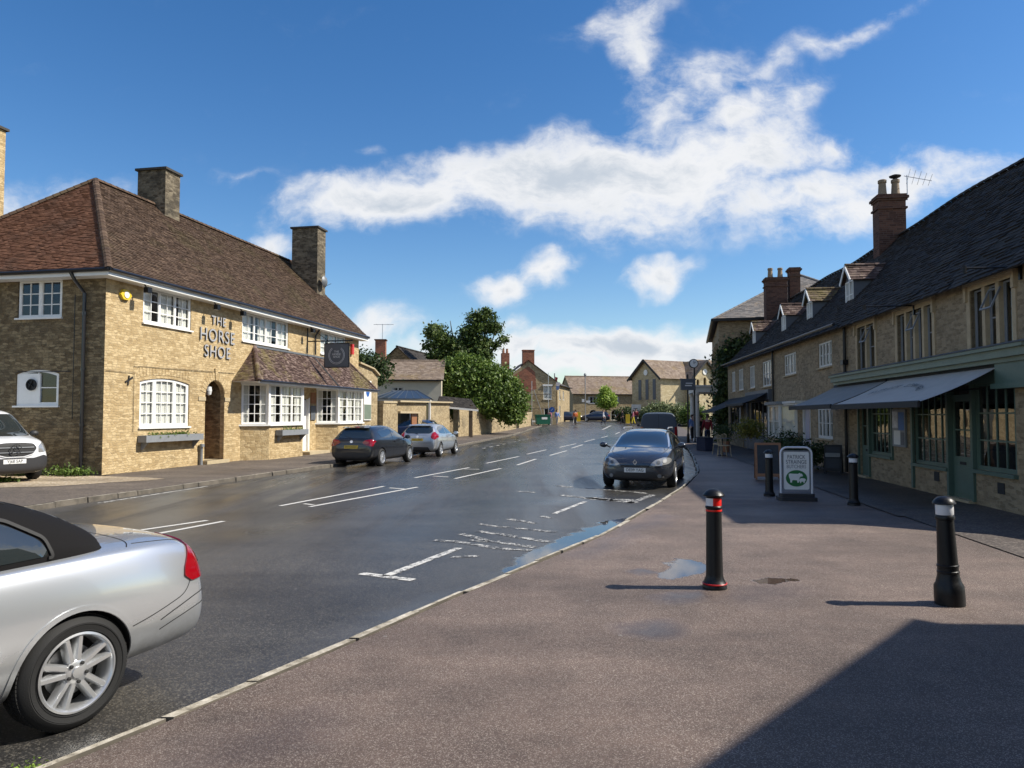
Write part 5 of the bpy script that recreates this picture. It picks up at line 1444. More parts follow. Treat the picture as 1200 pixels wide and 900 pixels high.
def wheel(parent, x, y, side, R=.315, wd=.2, rimr=.21, spokes=5, twin=True, hi=False, rimmat='alloy'):
    n = 72 if hi else 28
    t_ = MB(); s = side
    prof = [(rimr, -.04), (rimr+.012, .0), (R-.045, .008), (R-.012, -.012), (R, -.035), (R, -wd+.035), (R-.012, -wd+.01), (rimr, -wd)]
    t_.lathe([(r, h*s) for r, h in prof], n, (x, y, R), 'y', cap=False)
    if hi:
        for r_ in (R-.05, rimr+.014):   # moulded rings on the sidewall
            t_.lathe([(r_, .009*s), (r_-.002, .012*s), (r_-.004, .009*s)], n, (x, y-.002*s, R), 'y', cap=False)
        tr_ = MB()
        for k in range(90):      # tread blocks
            a = 2*pi*k/90
            for (w0, w1) in ((.03, .075), (.085, .12), (.13, .175)):
                T = Matrix.Translation((x, y, R)) @ Matrix.Rotation(a, 4, 'Y')
                c = MB(); c.box(-.0085, .0085, -w1*s if s > 0 else w0, -w0*s if s > 0 else w1, R-.004, R+.004); c.xf(T @ Matrix.Shear('XY', 4, (0, 0)) if False else T); tr_.add(c)
        t_.add(tr_)
    w_ = t_.build('wheel', 'tyre', parent, smooth=35)
    r = MB()
    r.lathe([(rimr+.004, .004*s), (rimr-.008, .008*s), (rimr-.018, -.004*s), (rimr-.022, -.05*s), (rimr-.03, -.12*s)], n, (x, y, R), 'y', cap=False)
    yc = -.018
    for k in range(spokes):
        a0 = 2*pi*k/spokes+(.3 if not hi else .12)
        offs = (-.16, .16) if twin else (0,)
        for o_ in offs:
            a = a0+o_*1.05; ra = .045; rb = rimr-.014; a2 = a0+o_*1.22
            wid0 = .021 if twin else .035; wid1 = .019 if twin else .045
            c0 = Vector((sin(a0+o_*2.2)*ra, 0, cos(a0+o_*2.2)*ra)); c1 = Vector((sin(a2)*rb, 0, cos(a2)*rb)); dd_ = (c1-c0).normalized(); sd_ = Vector((dd_.z, 0, -dd_.x))
            st = []
            for t in (0, .25, .5, .75, 1.0):
                c = c0.lerp(c1, t); ww = wid0+(wid1-wid0)*t; dep = (-.012-.014*(1-t)**2*0+.0*t)-(.02*sin(pi*t)*.0)+(.010*t)
                st.append([(c-sd_*ww), (c-sd_*ww*.55), (c+sd_*ww*.55), (c+sd_*ww), dep])
            for i in range(4):
                A, B = st[i], st[i+1]
                def Pp(q, dp): return (x+q.x, y+s*dp, R+q.z)
                r.face([Pp(A[0], A[4]-.018), Pp(B[0], B[4]-.018), Pp(B[1], B[4]), Pp(A[1], A[4])])
                r.face([Pp(A[1], A[4]), Pp(B[1], B[4]), Pp(B[2], B[4]), Pp(A[2], A[4])])
                r.face([Pp(A[2], A[4]), Pp(B[2], B[4]), Pp(B[3], B[4]-.018), Pp(A[3], A[4]-.018)])
                r.face([Pp(A[0], A[4]-.018), Pp(A[0], A[4]-.06), Pp(B[0], B[4]-.06), Pp(B[0], B[4]-.018)])
                r.face([Pp(A[3], A[4]-.018), Pp(B[3], B[4]-.018), Pp(B[3], B[4]-.06), Pp(A[3], A[4]-.06)])
    r.lathe([(.072, -.05*s), (.070, -.014*s), (.060, -.008*s), (.034, -.006*s), (.032, .004*s), (.0, .006*s)], 28, (x, y, R), 'y')
    rim = r.build('rim', rimmat, w_, smooth=35)
    b = MB(); b.lathe([(rimr-.03, -.115*s), (rimr-.03, -.12*s), (0, -.12*s)], n, (x, y, R), 'y', cap=False)
    b.build('wheel_back', 'wheel_well', w_)
    if hi:
        d = MB(); d.lathe([(.145, -.085*s), (.145, -.09*s), (.05, -.09*s)], 48, (x, y, R), 'y', cap=False); d.build('brake_disc', 'galv', w_, smooth=35)
        bl = MB()
        for k in range(5):
            a = 2*pi*k/5+.12+pi/5; bl.lathe([(.0105, -.012*s), (.0105, .002*s), (.006, .004*s), (0, .004*s)], 10, (x+.054*sin(a), y, R+.054*cos(a)), 'y')
        bl.build('wheel_bolts', 'matt_black', w_, smooth=35)
    return w_
def body_obj(root, stn, mat, axles, arch, wmax, subd=3, zc=.315):
    me = cage_mesh(stn, 'body', subd)
    bv = bvh_of(me)
    me.materials.clear(); me.materials.append(M[mat]); 
    m2 = cut_arches(me, axles, arch, wmax, zc=zc)
    o = bpy.data.objects.new('body', m2); COL.objects.link(o); o.parent = root
    return o, bv
def plate(root, txt, x, z, front, mat, facing=0, tilt=0, y=0):
    global bv
    vv = PB[0] if PB[0] is not None else bv
    sg_ = 1 if front else -1
    xs_ = [h[0].x*sg_ for h in (vv.ray_cast(Vector((5*sg_, yy, zz)), Vector((-sg_, 0, 0))) for yy in (-.2, 0, .2) for zz in (z-.05, z+.05)) if h[0] is not None]
    if xs_: x = sg_*(max(xs_)+.012)
    # facing +x (front) or -x (rear)
    rz = radians(90) if front else radians(-90)
    T = Matrix.Translation((x, y, z)) @ Matrix.Rotation(rz, 4, 'Z') @ Matrix.Rotation(radians(tilt), 4, 'X')
    p = MB().box(-.26, .26, -.006, 0, -.055, .055); p.xf(T); po = p.build('number_plate', mat, root)
    text(txt, .105, .0008, 'letter_dark', po, T @ Matrix.Translation((0, -.0085, .0)) @ Matrix.Scale(1.0, 4) @ TXZ @ Matrix.Diagonal((.86, 1.0, 1, 1)), 'registration', track=1.05)
    return po
def mirror(root, x, y, z, s, mat):
    m_ = MB(); m_.lathe([(.0, -.10), (.055, -.085), (.085, -.04), (.09, .0), (.08, .02)], 14, (0, 0, 0), 'x')
    m_.xf(Matrix.Translation((x, y+s*.14, z)) @ Matrix.Scale(-1, 4, (1, 0, 0)) @ Matrix.Diagonal((1, 1.25, .85, 1)))
    o = m_.build('door_mirror', mat, root, smooth=60); MB().tube([(x, y+s*.08, z-.02), (x-.02, y-s*.04, z-.07)], .02, 6).build('mirror_stalk', 'car_plastic', o)
    return o

HATCH = [(1.97, .34, .50, .46, .56, .46, .60, .35, .61), (1.93, .25, .68, .48, .66, .60, .70, .45, .72), (1.80, .20, .80, .52, .76, .68, .80, .52, .83), (1.5, .18, .855, .56, .86, .75, .90, .58, .93), (1.0, .17, .87, .58, .92, .79, .97, .64, 1.0),
         (.75, .17, .87, .58, .93, .80, 1.08, .64, 1.13), (.2, .17, .87, .6, .94, .80, 1.36, .60, 1.40), (-.3, .17, .87, .6, .95, .80, 1.42, .60, 1.46), (-1.0, .17, .87, .6, .98, .80, 1.39, .58, 1.44), (-1.42, .18, .87, .62, 1.0, .80, 1.36, .57, 1.41),
         (-1.60, .20, .868, .64, 1.0, .79, 1.31, .57, 1.35), (-1.73, .22, .86, .64, .99, .78, 1.14, .60, 1.18), (-1.83, .23, .85, .64, .96, .77, 1.0, .64, 1.04), (-1.91, .25, .82, .60, .92, .74, .965, .62, .99), (-1.965, .30, .78, .54, .80, .70, .85, .56, .87), (-1.985, .36, .70, .50, .62, .60, .66, .48, .67)]
def hatchback(name, label, loc, rz, paint, variant, plate_txt, three_door=False, group=None, detail=True):
    c = thing(name, label, 'car', loc, rz, group)
    bo, bv = body_obj(c, HATCH, paint, (1.22, -1.26), .355, .87)
    W_ = 'car_glass'
    # side glass
    PB[0] = bv
    for s_, ax in ((1, 'y+'), (-1, 'y-')):
        decal('side_window', [(.78, 1.0), (.22, 1.34), (-.22, 1.375), (-.25, .985)], ax, bv, W_, bo, round_=.03)
        decal('side_window', [(-.31, .985), (-.29, 1.375), (-.95, 1.33), (-1.36, 1.20), (-1.22, 1.04), (-1.0, 1.01)], ax, bv, W_, bo, round_=.04)
        if detail:
            for L_ in ([(.86, .98), (.92, .80), (.80, .34)], [(-.28, .97), (-.30, .34)], [(.80, .33), (-.30, .33)]):
                decal('door_gap', seamline(smoothline(L_), .009), ax, bv, 'seam', bo, off=.002, step=.12)
            if not three_door: decal('door_gap', seamline(smoothline([(-.98, .98), (-.94, .72), (-.80, .50)]), .009), ax, bv, 'seam', bo, off=.002, step=.12)
            decal('door_handle', [(-.05, .83), (-.22, .835), (-.22, .865), (-.05, .86)], ax, bv, paint, bo, off=.015, thick=.012, step=.1)
            decal('sill_trim', [(.84, .20), (.84, .27), (-.88, .27), (-.88, .20)], ax, bv, 'car_plastic', bo, off=.005, step=.2)
    decal('windscreen', [(-.60, 1.03), (.60, 1.03), (.53, 1.36), (-.53, 1.36)], 'x+', bv, W_, bo, round_=.08)
    if variant == 'a':
        decal('rear_window', [(-.66, 1.0), (.66, 1.0), (.60, 1.18), (.53, 1.33), (-.53, 1.33), (-.60, 1.18)], 'x-', bv, W_, bo, round_=.06)
        tl = [(.42, .84), (.50, .93), (.74, .96), (.82, .90), (.80, .72), (.60, .74), (.52, .78)]
    else:
        decal('rear_window', [(-.52, 1.02), (.52, 1.02), (.64, 1.12), (.55, 1.32), (-.55, 1.32), (-.64, 1.12)], 'x-', bv, W_, bo, round_=.05)
        tl = [(.60, .86), (.63, 1.04), (.70, 1.10), (.80, .98), (.84, .84), (.78, .76), (.68, .78)]
    for s_ in (1, -1):
        decal('tail_light', [(p[0]*s_, p[1]) for p in (tl if s_ > 0 else tl[::-1])], 'x-', bv, 'tail_red', bo, off=.004, thick=.012, round_=.03, step=.04)
        decal('headlight', [(p[0]*s_, p[1]) for p in ((.40, .68), (.52, .80), (.74, .84), (.78, .70), (.62, .64))], 'x+', bv, 'lamp_clear', bo, off=.004, thick=.01, round_=.03)
    decal('rear_bumper', [(-.66, .24), (.66, .24), (.62, .46), (.40, .50), (-.40, .50), (-.62, .46)] if variant == 'a' else [(-.60, .24), (.60, .24), (.50, .44), (-.50, .44)], 'x-', bv, 'car_plastic', bo, off=.006, thick=.008, round_=.05)
    decal('grille', [(-.45, .34), (.45, .34), (.40, .56), (-.40, .56)], 'x+', bv, 'car_plastic', bo, off=.006, thick=.004, round_=.04)
    decal('boot_gap', seamline([(-.62, .98), (-.60, .62), (.60, .62), (.62, .98)], .01), 'x-', bv, 'seam', bo, off=.002)
    decal('emblem', [(.06*cos(k*pi/5), .885+.05*sin(k*pi/5)) for k in range(10)], 'x-', bv, 'chrome', bo, off=.006, thick=.006)
    plate(c, plate_txt, -1.945 if variant == 'a' else -1.925, .70 if variant == 'a' else .76, False, 'plate_yellow', tilt=-12)
    for s_ in (1, -1):
        mirror(c, .66, .86*s_, 1.0, s_, paint)
        wheel(c, 1.22, .865*s_, s_, .315, .2, .20, 5, variant == 'a'); wheel(c, -1.26, .865*s_, s_, .315, .2, .20, 5, variant == 'a')
    # roof aerial, wiper, spoiler
    MB().tube([(-1.35, 0, 1.40), (-1.6, 0, 1.58)], .006, 5).build('aerial', 'matt_black', c)
    MB().tube([(-1.90, 0, 1.0), (-1.80, .35, 1.07)], .008, 5).build('wiper', 'matt_black', c)
    MB().prism([(-1.45, 1.405), (-1.66, 1.37), (-1.66, 1.355), (-1.5, 1.36)], -.50, .50, 'xz').build('spoiler', paint, c)
    return c

PB = [None]
def heading(dx, dy): return atan2(dy, dx)
hatchback('parked_hatchback', 'dark grey hatchback parked at the left kerb by the pub, nearest the bay windows', (-5.12, 27.9, RZ), heading(.26, .965), 'paint_charcoal', 'a', 'BV14 KXH')
hatchback('parked_hatchback', 'silver hatchback parked ahead of the dark one at the left kerb', (-3.72, 34.0, RZ), heading(.19, .98), 'paint_silver_far', 'b', 'OU11 FEG')

PB[0] = None
# dark estate facing the camera at the right kerb
EST = [(2.38, .36, .42, .46, .56, .40, .60, .3, .62), (2.34, .26, .66, .48, .64, .56, .68, .42, .70), (2.22, .20, .80, .52, .72, .68, .77, .50, .80), (1.95, .17, .88, .56, .82, .76, .87, .58, .90), (1.4, .16, .905, .58, .90, .80, .94, .64, .985),
       (1.02, .16, .905, .58, .92, .82, 1.0, .66, 1.05), (.55, .16, .905, .6, .93, .83, 1.24, .64, 1.28), (.1, .16, .905, .6, .94, .83, 1.38, .61, 1.42), (-.6, .16, .905, .6, .96, .83, 1.40, .61, 1.45), (-1.5, .16, .905, .62, .98, .82, 1.37, .59, 1.41), (-1.95, .18, .89, .64, .98, .80, 1.28, .57, 1.32),
       (-2.2, .22, .86, .64, .95, .76, 1.05, .57, 1.09), (-2.34, .26, .78, .58, .80, .68, .88, .5, .9), (-2.40, .34, .6, .5, .62, .52, .66, .4, .68)]
ren = thing('parked_estate', 'dark blue-grey estate car facing the viewer at the right kerb', 'car', (3.68, 20.35, RZ), heading(-.29, -.957))
bo, bv = body_obj(ren, EST, 'paint_graphite', (1.40, -1.36), .37, .905)
decal('windscreen', [(-.67, .985), (.67, .985), (.63, 1.15), (.555, 1.36), (-.555, 1.36), (-.63, 1.15)], 'x+', bv, 'car_glass', bo, round_=.06, step=.04)
for s_, ax in ((1, 'y+'), (-1, 'y-')):
    decal('side_window', [(1.0, 1.0), (.35, 1.30), (-.12, 1.375), (-.15, .99)], ax, bv, 'car_glass', bo, round_=.03)
    decal('side_window', [(-.22, .99), (-.2, 1.375), (-1.0, 1.37), (-1.04, 1.02)], ax, bv, 'car_glass', bo, round_=.03)
    decal('side_window', [(-1.12, 1.03), (-1.08, 1.36), (-1.6, 1.31), (-1.85, 1.12)], ax, bv, 'car_glass', bo, round_=.03)
    for L_ in ([(1.02, .96), (1.05, .78), (.92, .34)], [(-.18, .97), (-.22, .34)], [(-1.08, 1.0), (-1.0, .68), (-.86, .4)], [(.92, .33), (-.86, .33)]):
        decal('door_gap', seamline(smoothline(L_), .009), ax, bv, 'seam', bo, off=.002, step=.1)
    decal('door_handle', [(.0, .84), (-.17, .845), (-.17, .875), (.0, .87)], ax, bv, 'chrome', bo, off=.016, thick=.012, step=.1)
    decal('side_trim', [(1.0, .42), (1.0, .48), (-1.0, .48), (-1.0, .42)], ax, bv, 'paint_graphite', bo, off=.008, thick=.008, step=.2)
    decal('fog_light', [(.58*s_+.05*cos(k*pi/5), .34+.045*sin(k*pi/5)) for k in range(10)], 'x+', bv, 'grey_paint', bo, off=.010, thick=.004)
    hl = [(.36, .60), (.47, .705), (.66, .77), (.80, .755), (.84, .69), (.78, .62), (.62, .585), (.46, .575)]
    h_ = decal('headlight', [(p[0]*s_, p[1]) for p in (hl if s_ > 0 else hl[::-1])], 'x+', bv, 'lamp_clear', bo, off=.003, thick=.012, round_=.04, step=.035)
    for (cx_, cz_, r_) in ((.56, .655, .042), (.69, .69, .05)):
        decal('lamp_bowl', [(cx_*s_+r_*cos(k*pi/8), cz_+r_*sin(k*pi/8)) for k in range(16)], 'x+', bv, 'slate_paint', h_, off=.017, thick=.004, step=.03)
    mirror(ren, .88, .88*s_, 1.03, s_, 'paint_graphite')
    wheel(ren, 1.40, .90*s_, s_, .33, .22, .225, 5, True); wheel(ren, -1.36, .90*s_, s_, .33, .22, .225, 5, True)
    MB().tube([(.15, .60*s_, 1.43), (.0, .60*s_, 1.47), (-1.5, .585*s_, 1.455), (-1.7, .57*s_, 1.40)], .018, 8).build('roof_rail', 'galv', ren, smooth=50)
    decal('pillar_trim', seamline([(.70*s_, .99), (.655*s_, 1.16), (.575*s_, 1.37)], .035), 'x+', bv, 'paint_silver_far', bo, off=.006, step=.05)
decal('lower_grille', rounded([(-.56, .29), (.56, .29), (.46, .44), (-.46, .44)], .04), 'x+', bv, 'car_plastic', bo, off=.005, thick=.004)
decal('upper_grille', rounded([(-.34, .555), (.34, .555), (.36, .59), (-.36, .59)], .01), 'x+', bv, 'matt_black', bo, off=.005)
decal('bumper_gap', seamline(smoothline([(-.84, .57), (-.45, .545), (0, .535), (.45, .545), (.84, .57)]), .010), 'x+', bv, 'seam', bo, off=.002)
for s_ in (1, -1):
    decal('bonnet_gap', seamline(smoothline([(2.18, .30*s_), (1.9, .60*s_), (1.3, .69*s_), (1.08, .70*s_)]), .010), 'z', bv, 'seam', bo, off=.002)
dia = [(0, .655+.075), (.052, .655), (0, .655-.075), (-.052, .655)]; di = [(p[0]*.55, .655+(p[1]-.655)*.55) for p in dia]
q = MB(); q.ring(dia, di, -.008, .008); q.xf(Matrix.Translation((2.365, 0, .01)) @ Matrix.Rotation(radians(90), 4, 'Z') @ Matrix.Identity(4)); q.build('emblem', 'chrome', ren)
plate(ren, 'DE09 YAG', 2.405, .475, True, 'plate_white', tilt=0)
MB().tube([(1.05, -.55, 1.01), (.96, .05, 1.06)], .008, 5).tube([(1.08, .0, 1.01), (.98, .5, 1.06)], .008, 5).build('wipers', 'matt_black', ren)

# blue-grey panel van seen from behind, beyond the estate
VAN = [(2.45, .4, .6, .5, .62, .56, .7, .5, .74), (2.40, .3, .8, .52, .85, .72, .92, .6, .96), (2.1, .25, .90, .55, 1.05, .80, 1.1, .65, 1.14), (1.5, .22, .95, .6, 1.12, .88, 1.3, .74, 1.36), (.9, .22, .97, .6, 1.15, .93, 1.84, .80, 1.90), (0, .22, .97, .6, 1.2, .95, 1.92, .82, 1.97), (-1.6, .22, .97, .6, 1.2, .95, 1.92, .82, 1.97),
       (-2.25, .24, .97, .6, 1.2, .945, 1.91, .82, 1.95), (-2.36, .26, .96, .6, 1.2, .93, 1.88, .80, 1.91), (-2.38, .27, .94, .6, 1.2, .92, 1.86, .79, 1.89)]
def van(name, label, loc, rz, paint):
    c = thing(name, label, 'van', loc, rz)
    bo, bv = body_obj(c, VAN, paint, (1.55, -1.45), .37, .97, zc=.33)
    PB[0] = bv
    for s_ in (1, -1):
        decal('tail_light', [(.80*s_, .78), (.93*s_, .78), (.92*s_, 1.22), (.80*s_, 1.22)][::s_], 'x-', bv, 'tail_red', bo, off=.004, thick=.01)
        decal('side_window', [(1.5, 1.2), (1.0, 1.7), (.4, 1.75), (.4, 1.18)], 'y+' if s_ > 0 else 'y-', bv, 'car_glass', bo, round_=.05)
        wheel(c, 1.55, .955*s_, s_, .33, .2, .2, 5, False); wheel(c, -1.45, .955*s_, s_, .33, .2, .2, 5, False)
        mirror(c, 1.2, .98*s_, 1.25, s_, 'car_plastic')
    decal('door_gap', seamline([(0, .5), (0, 1.88)], .012), 'x-', bv, 'seam', bo, off=.002)
    decal('rear_bumper', [(-.9, .27), (.9, .27), (.9, .5), (-.9, .5)], 'x-', bv, 'car_plastic', bo, off=.02, thick=.05)
    decal('windscreen', [(-.75, 1.2), (.75, 1.2), (.7, 1.78), (-.7, 1.78)], 'x+', bv, 'car_glass', bo, round_=.08)
    plate(c, 'KM12 UTO', -2.395, .68, False, 'plate_yellow')
    return c
van('panel_van', 'blue-grey panel van parked nose away beyond the dark estate', (8.05, 40.6, RZ), heading(.20, .98), 'paint_vanblue')

PB[0] = None
# white van by the pub's side wall
VT = [(2.55, .34, .52, .50, .74, .50, .86, .40, .90), (2.51, .27, .74, .52, .86, .64, .98, .52, 1.02), (2.38, .22, .88, .56, .98, .74, 1.07, .60, 1.11), (2.05, .20, .95, .6, 1.05, .82, 1.12, .68, 1.17), (1.6, .2, .965, .62, 1.10, .88, 1.18, .72, 1.23), (1.40, .2, .965, .62, 1.1, .90, 1.28, .74, 1.33),
      (.75, .2, .965, .64, 1.14, .92, 1.78, .76, 1.83), (.2, .2, .965, .64, 1.16, .93, 1.86, .78, 1.90), (-2.2, .2, .965, .64, 1.16, .93, 1.86, .78, 1.90), (-2.5, .25, .95, .64, 1.1, .9, 1.8, .75, 1.84), (-2.56, .3, .9, .6, 1.05, .86, 1.7, .7, 1.74)]
vt = thing('parked_van', 'white van with black lower bumper parked on gravel beside the pub side wall', 'van', (-14.65, 20.05, 0), heading(.84, -.54))
bo, bv = body_obj(vt, VT, 'paint_white', (1.62, -1.58), .37, .965, zc=.33)
decal('front_bumper', [(-.86, .24), (.86, .24), (.88, .60), (.70, .69), (.45, .62), (-.45, .62), (-.70, .69), (-.88, .60)], 'x+', bv, 'car_plastic', bo, off=.004, thick=.006, round_=.03)
decal('windscreen', [(-.78, 1.17), (.78, 1.17), (.70, 1.74), (-.70, 1.74)], 'x+', bv, 'car_glass', bo, round_=.08)
gro = [(-.44, .985), (-.20, 1.01), (.20, 1.01), (.44, .985), (.52, .87), (.42, .72), (.20, .655), (-.20, .655), (-.42, .72), (-.52, .87)]
gr_ = decal('grille', gro, 'x+', bv, 'matt_black', bo, off=.006, thick=.006, round_=.04)
for zz in (.76, .88): decal('grille_bar', [(-.44, zz), (.44, zz), (.43, zz+.02), (-.43, zz+.02)], 'x+', bv, 'grey_paint', gr_, off=.02, thick=.012)
decal('grille_rim', seamline(rounded(gro, .05)+[rounded(gro, .05)[0]], .02), 'x+', bv, 'paint_white', gr_, off=.012, thick=.012)
for s_ in (1, -1):
    decal('headlight', [(p[0]*s_, p[1]) for p in ((.56, .76), (.56, .93), (.74, 1.03), (.86, 1.0), (.86, .84), (.74, .76))][::s_], 'x+', bv, 'lamp_clear', bo, off=.003, thick=.01, round_=.03)
    decal('side_window', [(1.35, 1.2), (.78, 1.68), (.2, 1.72), (.2, 1.17)], 'y+' if s_ > 0 else 'y-', bv, 'car_glass', bo, round_=.05)
    wheel(vt, 1.62, .95*s_, s_, .33, .2, .21, 5, False); wheel(vt, -1.58, .95*s_, s_, .33, .2, .21, 5, False); mirror(vt, 1.05, .97*s_, 1.22, s_, 'car_plastic')
def star(parent, x, z, r, T0, th=.010):
    q = MB()
    for k in range(24):
        a0, a1 = 2*pi*k/24, 2*pi*(k+1)/24; q.beam((r*cos(a0), 0, r*sin(a0)), (r*cos(a1), 0, r*sin(a1)), th, th, (0, 1, 0))
    for k in range(3):
        a = pi/2+k*2*pi/3; n1 = (-sin(a)*r*.14, cos(a)*r*.14)
        q.prism([(n1[0], n1[1]), (r*cos(a), r*sin(a)), (-n1[0], -n1[1])], -.006, .006)
    q.xf(T0); return q.build('badge', 'chrome', parent)
star(vt, 0, 0, .12, Matrix.Translation((2.615, 0, .85)) @ Matrix.Rotation(radians(90), 4, 'Z'), .016)
plate(vt, 'YJ68 SAP', 2.585, .545, True, 'plate_white')

# ------------------------------------------------ silver convertible in the foreground
CL = [(-2.335, .40, .50, .50, .58, .46, .62, .30, .64), (-2.315, .33, .70, .50, .64, .64, .69, .46, .71), (-2.26, .27, .79, .53, .76, .72, .83, .56, .86), (-2.18, .24, .825, .58, .90, .735, .955, .60, .985),
      (-2.02, .22, .85, .62, .945, .755, .995, .63, 1.02), (-1.7, .20, .868, .64, .955, .785, 1.0, .66, 1.028), (-1.2, .18, .875, .65, .95, .80, .99, .68, 1.015), (-.6, .17, .872, .64, .935, .81, .965, .70, .985), (.2, .17, .870, .62, .915, .80, .94, .70, .96),
      (1.0, .17, .868, .60, .88, .78, .91, .64, .94), (1.7, .18, .85, .56, .80, .74, .84, .56, .87), (2.1, .22, .80, .50, .68, .64, .72, .5, .75), (2.28, .3, .6, .46, .56, .5, .6, .4, .62)]
CLK_LOC = (-1.75, 5.85, RZ)   # replaced below from the rear-wheel position
hd = heading(-.47, -.883)
hx, hy = cos(hd), sin(hd)
WX, WY = -2.50, 4.33                      # near rear wheel centre on the road
yl = .845                                  # its left side faces the viewer
rx_, ry_ = WX-(-1.245*hx-yl*hy), WY-(-1.245*hy+yl*hx)
def sx(x): return x if x > -1.5 else -1.5+(x+1.5)*.86
CL = [(sx(r[0]),)+tuple(r[1:]) for r in CL]
clk = thing('convertible_car', 'silver convertible with black soft top cut off by the left edge in front', 'car', (rx_, ry_, RZ), hd)
bo, bv = body_obj(clk, CL, 'paint_silver', (1.47, -1.245), .345, .875, subd=4, zc=.322)
# arch lips
for s_ in (1, -1):
    ax = 'y+' if s_ > 0 else 'y-'
    arc = [(-1.245+.362*cos(radians(a)), .322+.362*sin(radians(a))) for a in range(-14, 196, 5)]
    decal('arch_lip', seamline(arc, .030), ax, bv, 'paint_silver', bo, off=.001, thick=.006, step=.05)
    # boot shut line, bumper line, lamp, rub strip, fuel door
    decal('bumper_gap', seamline(smoothline([(-1.5731, .50), (-1.6892, .53), (-1.8440, .58), (-1.9558, .625), (-2.0160, .70), (-2.0504, .80)]), .006), ax, bv, 'seam', bo, off=.0012, step=.03)
    tl = [(-1.965, .735), (-1.975, .79), (-2.02, .87), (-2.055, .95), (-2.085, .98), (-2.125, .94), (-2.135, .87), (-2.16, .80), (-2.19, .745), (-2.185, .70), (-2.02, .695)]
    t_ = decal('tail_light', tl[::1], ax, bv, 'tail_red', bo, off=.003, thick=.010, round_=.012, step=.02)
    decal('indicator', [(-2.12, .80), (-2.10, .86), (-2.125, .885), (-2.15, .83), (-2.17, .79), (-2.15, .775)], ax, bv, 'lamp_clear', t_, off=.0145, thick=.002, round_=.012, step=.02)
    decal('rub_groove', seamline(smoothline([(-1.78, .430), (-1.89, .468), (-2.05, .515), (-2.16, .535)]), .006), ax, bv, 'seam', bo, off=.002, step=.03)
    decal('rub_groove', seamline(smoothline([(-1.78, .492), (-1.89, .537), (-2.05, .592), (-2.16, .610)]), .007), ax, bv, 'seam', bo, off=.002, step=.03)
    decal('side_moulding', rounded([(-.83, .50), (-.83, .555), (.9, .555), (.9, .50)], .03), ax, bv, 'paint_silver', bo, off=.003, thick=.014, step=.05)
    decal('sill_panel', [(-.80, .30), (-.86, .17), (1.0, .17), (1.0, .30)], ax, bv, 'paint_silver', bo, off=.006, thick=.012, step=.06)
    decal('door_gap', seamline(smoothline([(-.62, .97), (-.66, .80), (-.62, .55), (-.50, .34)]), .007), ax, bv, 'seam', bo, off=.0015, step=.04)
    decal('window_trim', seamline(smoothline([(-1.02, 1.005), (-.6, .985), (.2, .955), (.9, .92)]), .020), ax, bv, 'matt_black', bo, off=.004, thick=.008, step=.04)
    decal('boot_gap', seamline(smoothline([(-2.09, .56*s_), (-2.01, .665*s_), (-1.85, .70*s_), (-1.66, .70*s_)]), .007), 'z', bv, 'seam', bo, off=.0015, step=.04)
    decal('cover_gap', seamline(smoothline([(-1.66, .02*s_), (-1.66, .50*s_), (-1.645, .66*s_), (-1.60, .74*s_)]), .007), 'z', bv, 'seam', bo, off=.0015, step=.04)
    wheel(clk, -1.245, .845*s_, s_, .322, .225, .222, 5, True, hi=True); wheel(clk, 1.47, .845*s_, s_, .322, .225, .222, 5, True)
decal('boot_gap', seamline([(-.56, .885), (.56, .885)], .006), 'x-', bv, 'seam', bo, off=.002)
plate(clk, 'LK06 WNE', -2.345, .60, False, 'plate_yellow')
# fabric roof
ST = [(-1.34, .92, .70, .955, .985, .66, 1.00, .54, 1.015), (-1.22, .92, .735, .955, 1.03, .695, 1.085, .58, 1.105), (-.95, .92, .76, .96, 1.08, .725, 1.215, .60, 1.245), (-.55, .91, .765, .95, 1.11, .735, 1.325, .60, 1.36), (-.1, .90, .765, .94, 1.12, .735, 1.36, .60, 1.40), (.4, .90, .765, .93, 1.11, .73, 1.335, .58, 1.375), (.75, .89, .75, .92, 1.05, .70, 1.20, .56, 1.25), (.9, .88, .70, .91, 1.0, .66, 1.06, .52, 1.1)]
ST = [(a-.20 if a < .3 else a,)+tuple(q+(.035 if i in (5, 7) else 0) for i, q in enumerate(r)) for a, *r in ST]
me = cage_mesh(ST, 'soft_top', 3); bs = bvh_of(me); me.materials.append(M['soft_top']); me.polygons.foreach_set('use_smooth', [True]*len(me.polygons))
so = bpy.data.objects.new('soft_top', me); COL.objects.link(so); so.parent = clk
for ax in ('y+', 'y-'):
    gw = decal('side_window', [(-1.12, 1.0), (-1.08, 1.09), (-.90, 1.20), (-.55, 1.285), (.0, 1.315), (.5, 1.265), (.72, 1.10), (.72, .95), (.2, .96)], ax, bs, 'car_glass', so, off=.004, round_=.05, step=.04)
    decal('window_seal', seamline(rounded([(-1.14, .985), (-1.10, 1.10), (-.91, 1.215), (-.55, 1.30), (.0, 1.33), (.5, 1.28)], .03), .018), ax, bs, 'matt_black', so, off=.003, thick=.010, step=.04)
decal('rear_window', [(-.5, 1.13), (.5, 1.13), (.44, 1.28), (-.44, 1.28)], 'x-', bs, 'car_glass', so, off=.004, round_=.06)
decal('fabric_seam', seamline(smoothline([(-1.0, .50), (-.4, .52), (.3, .52)]), .02), 'z', bs, 'matt_black', so, off=.002, thick=.004)

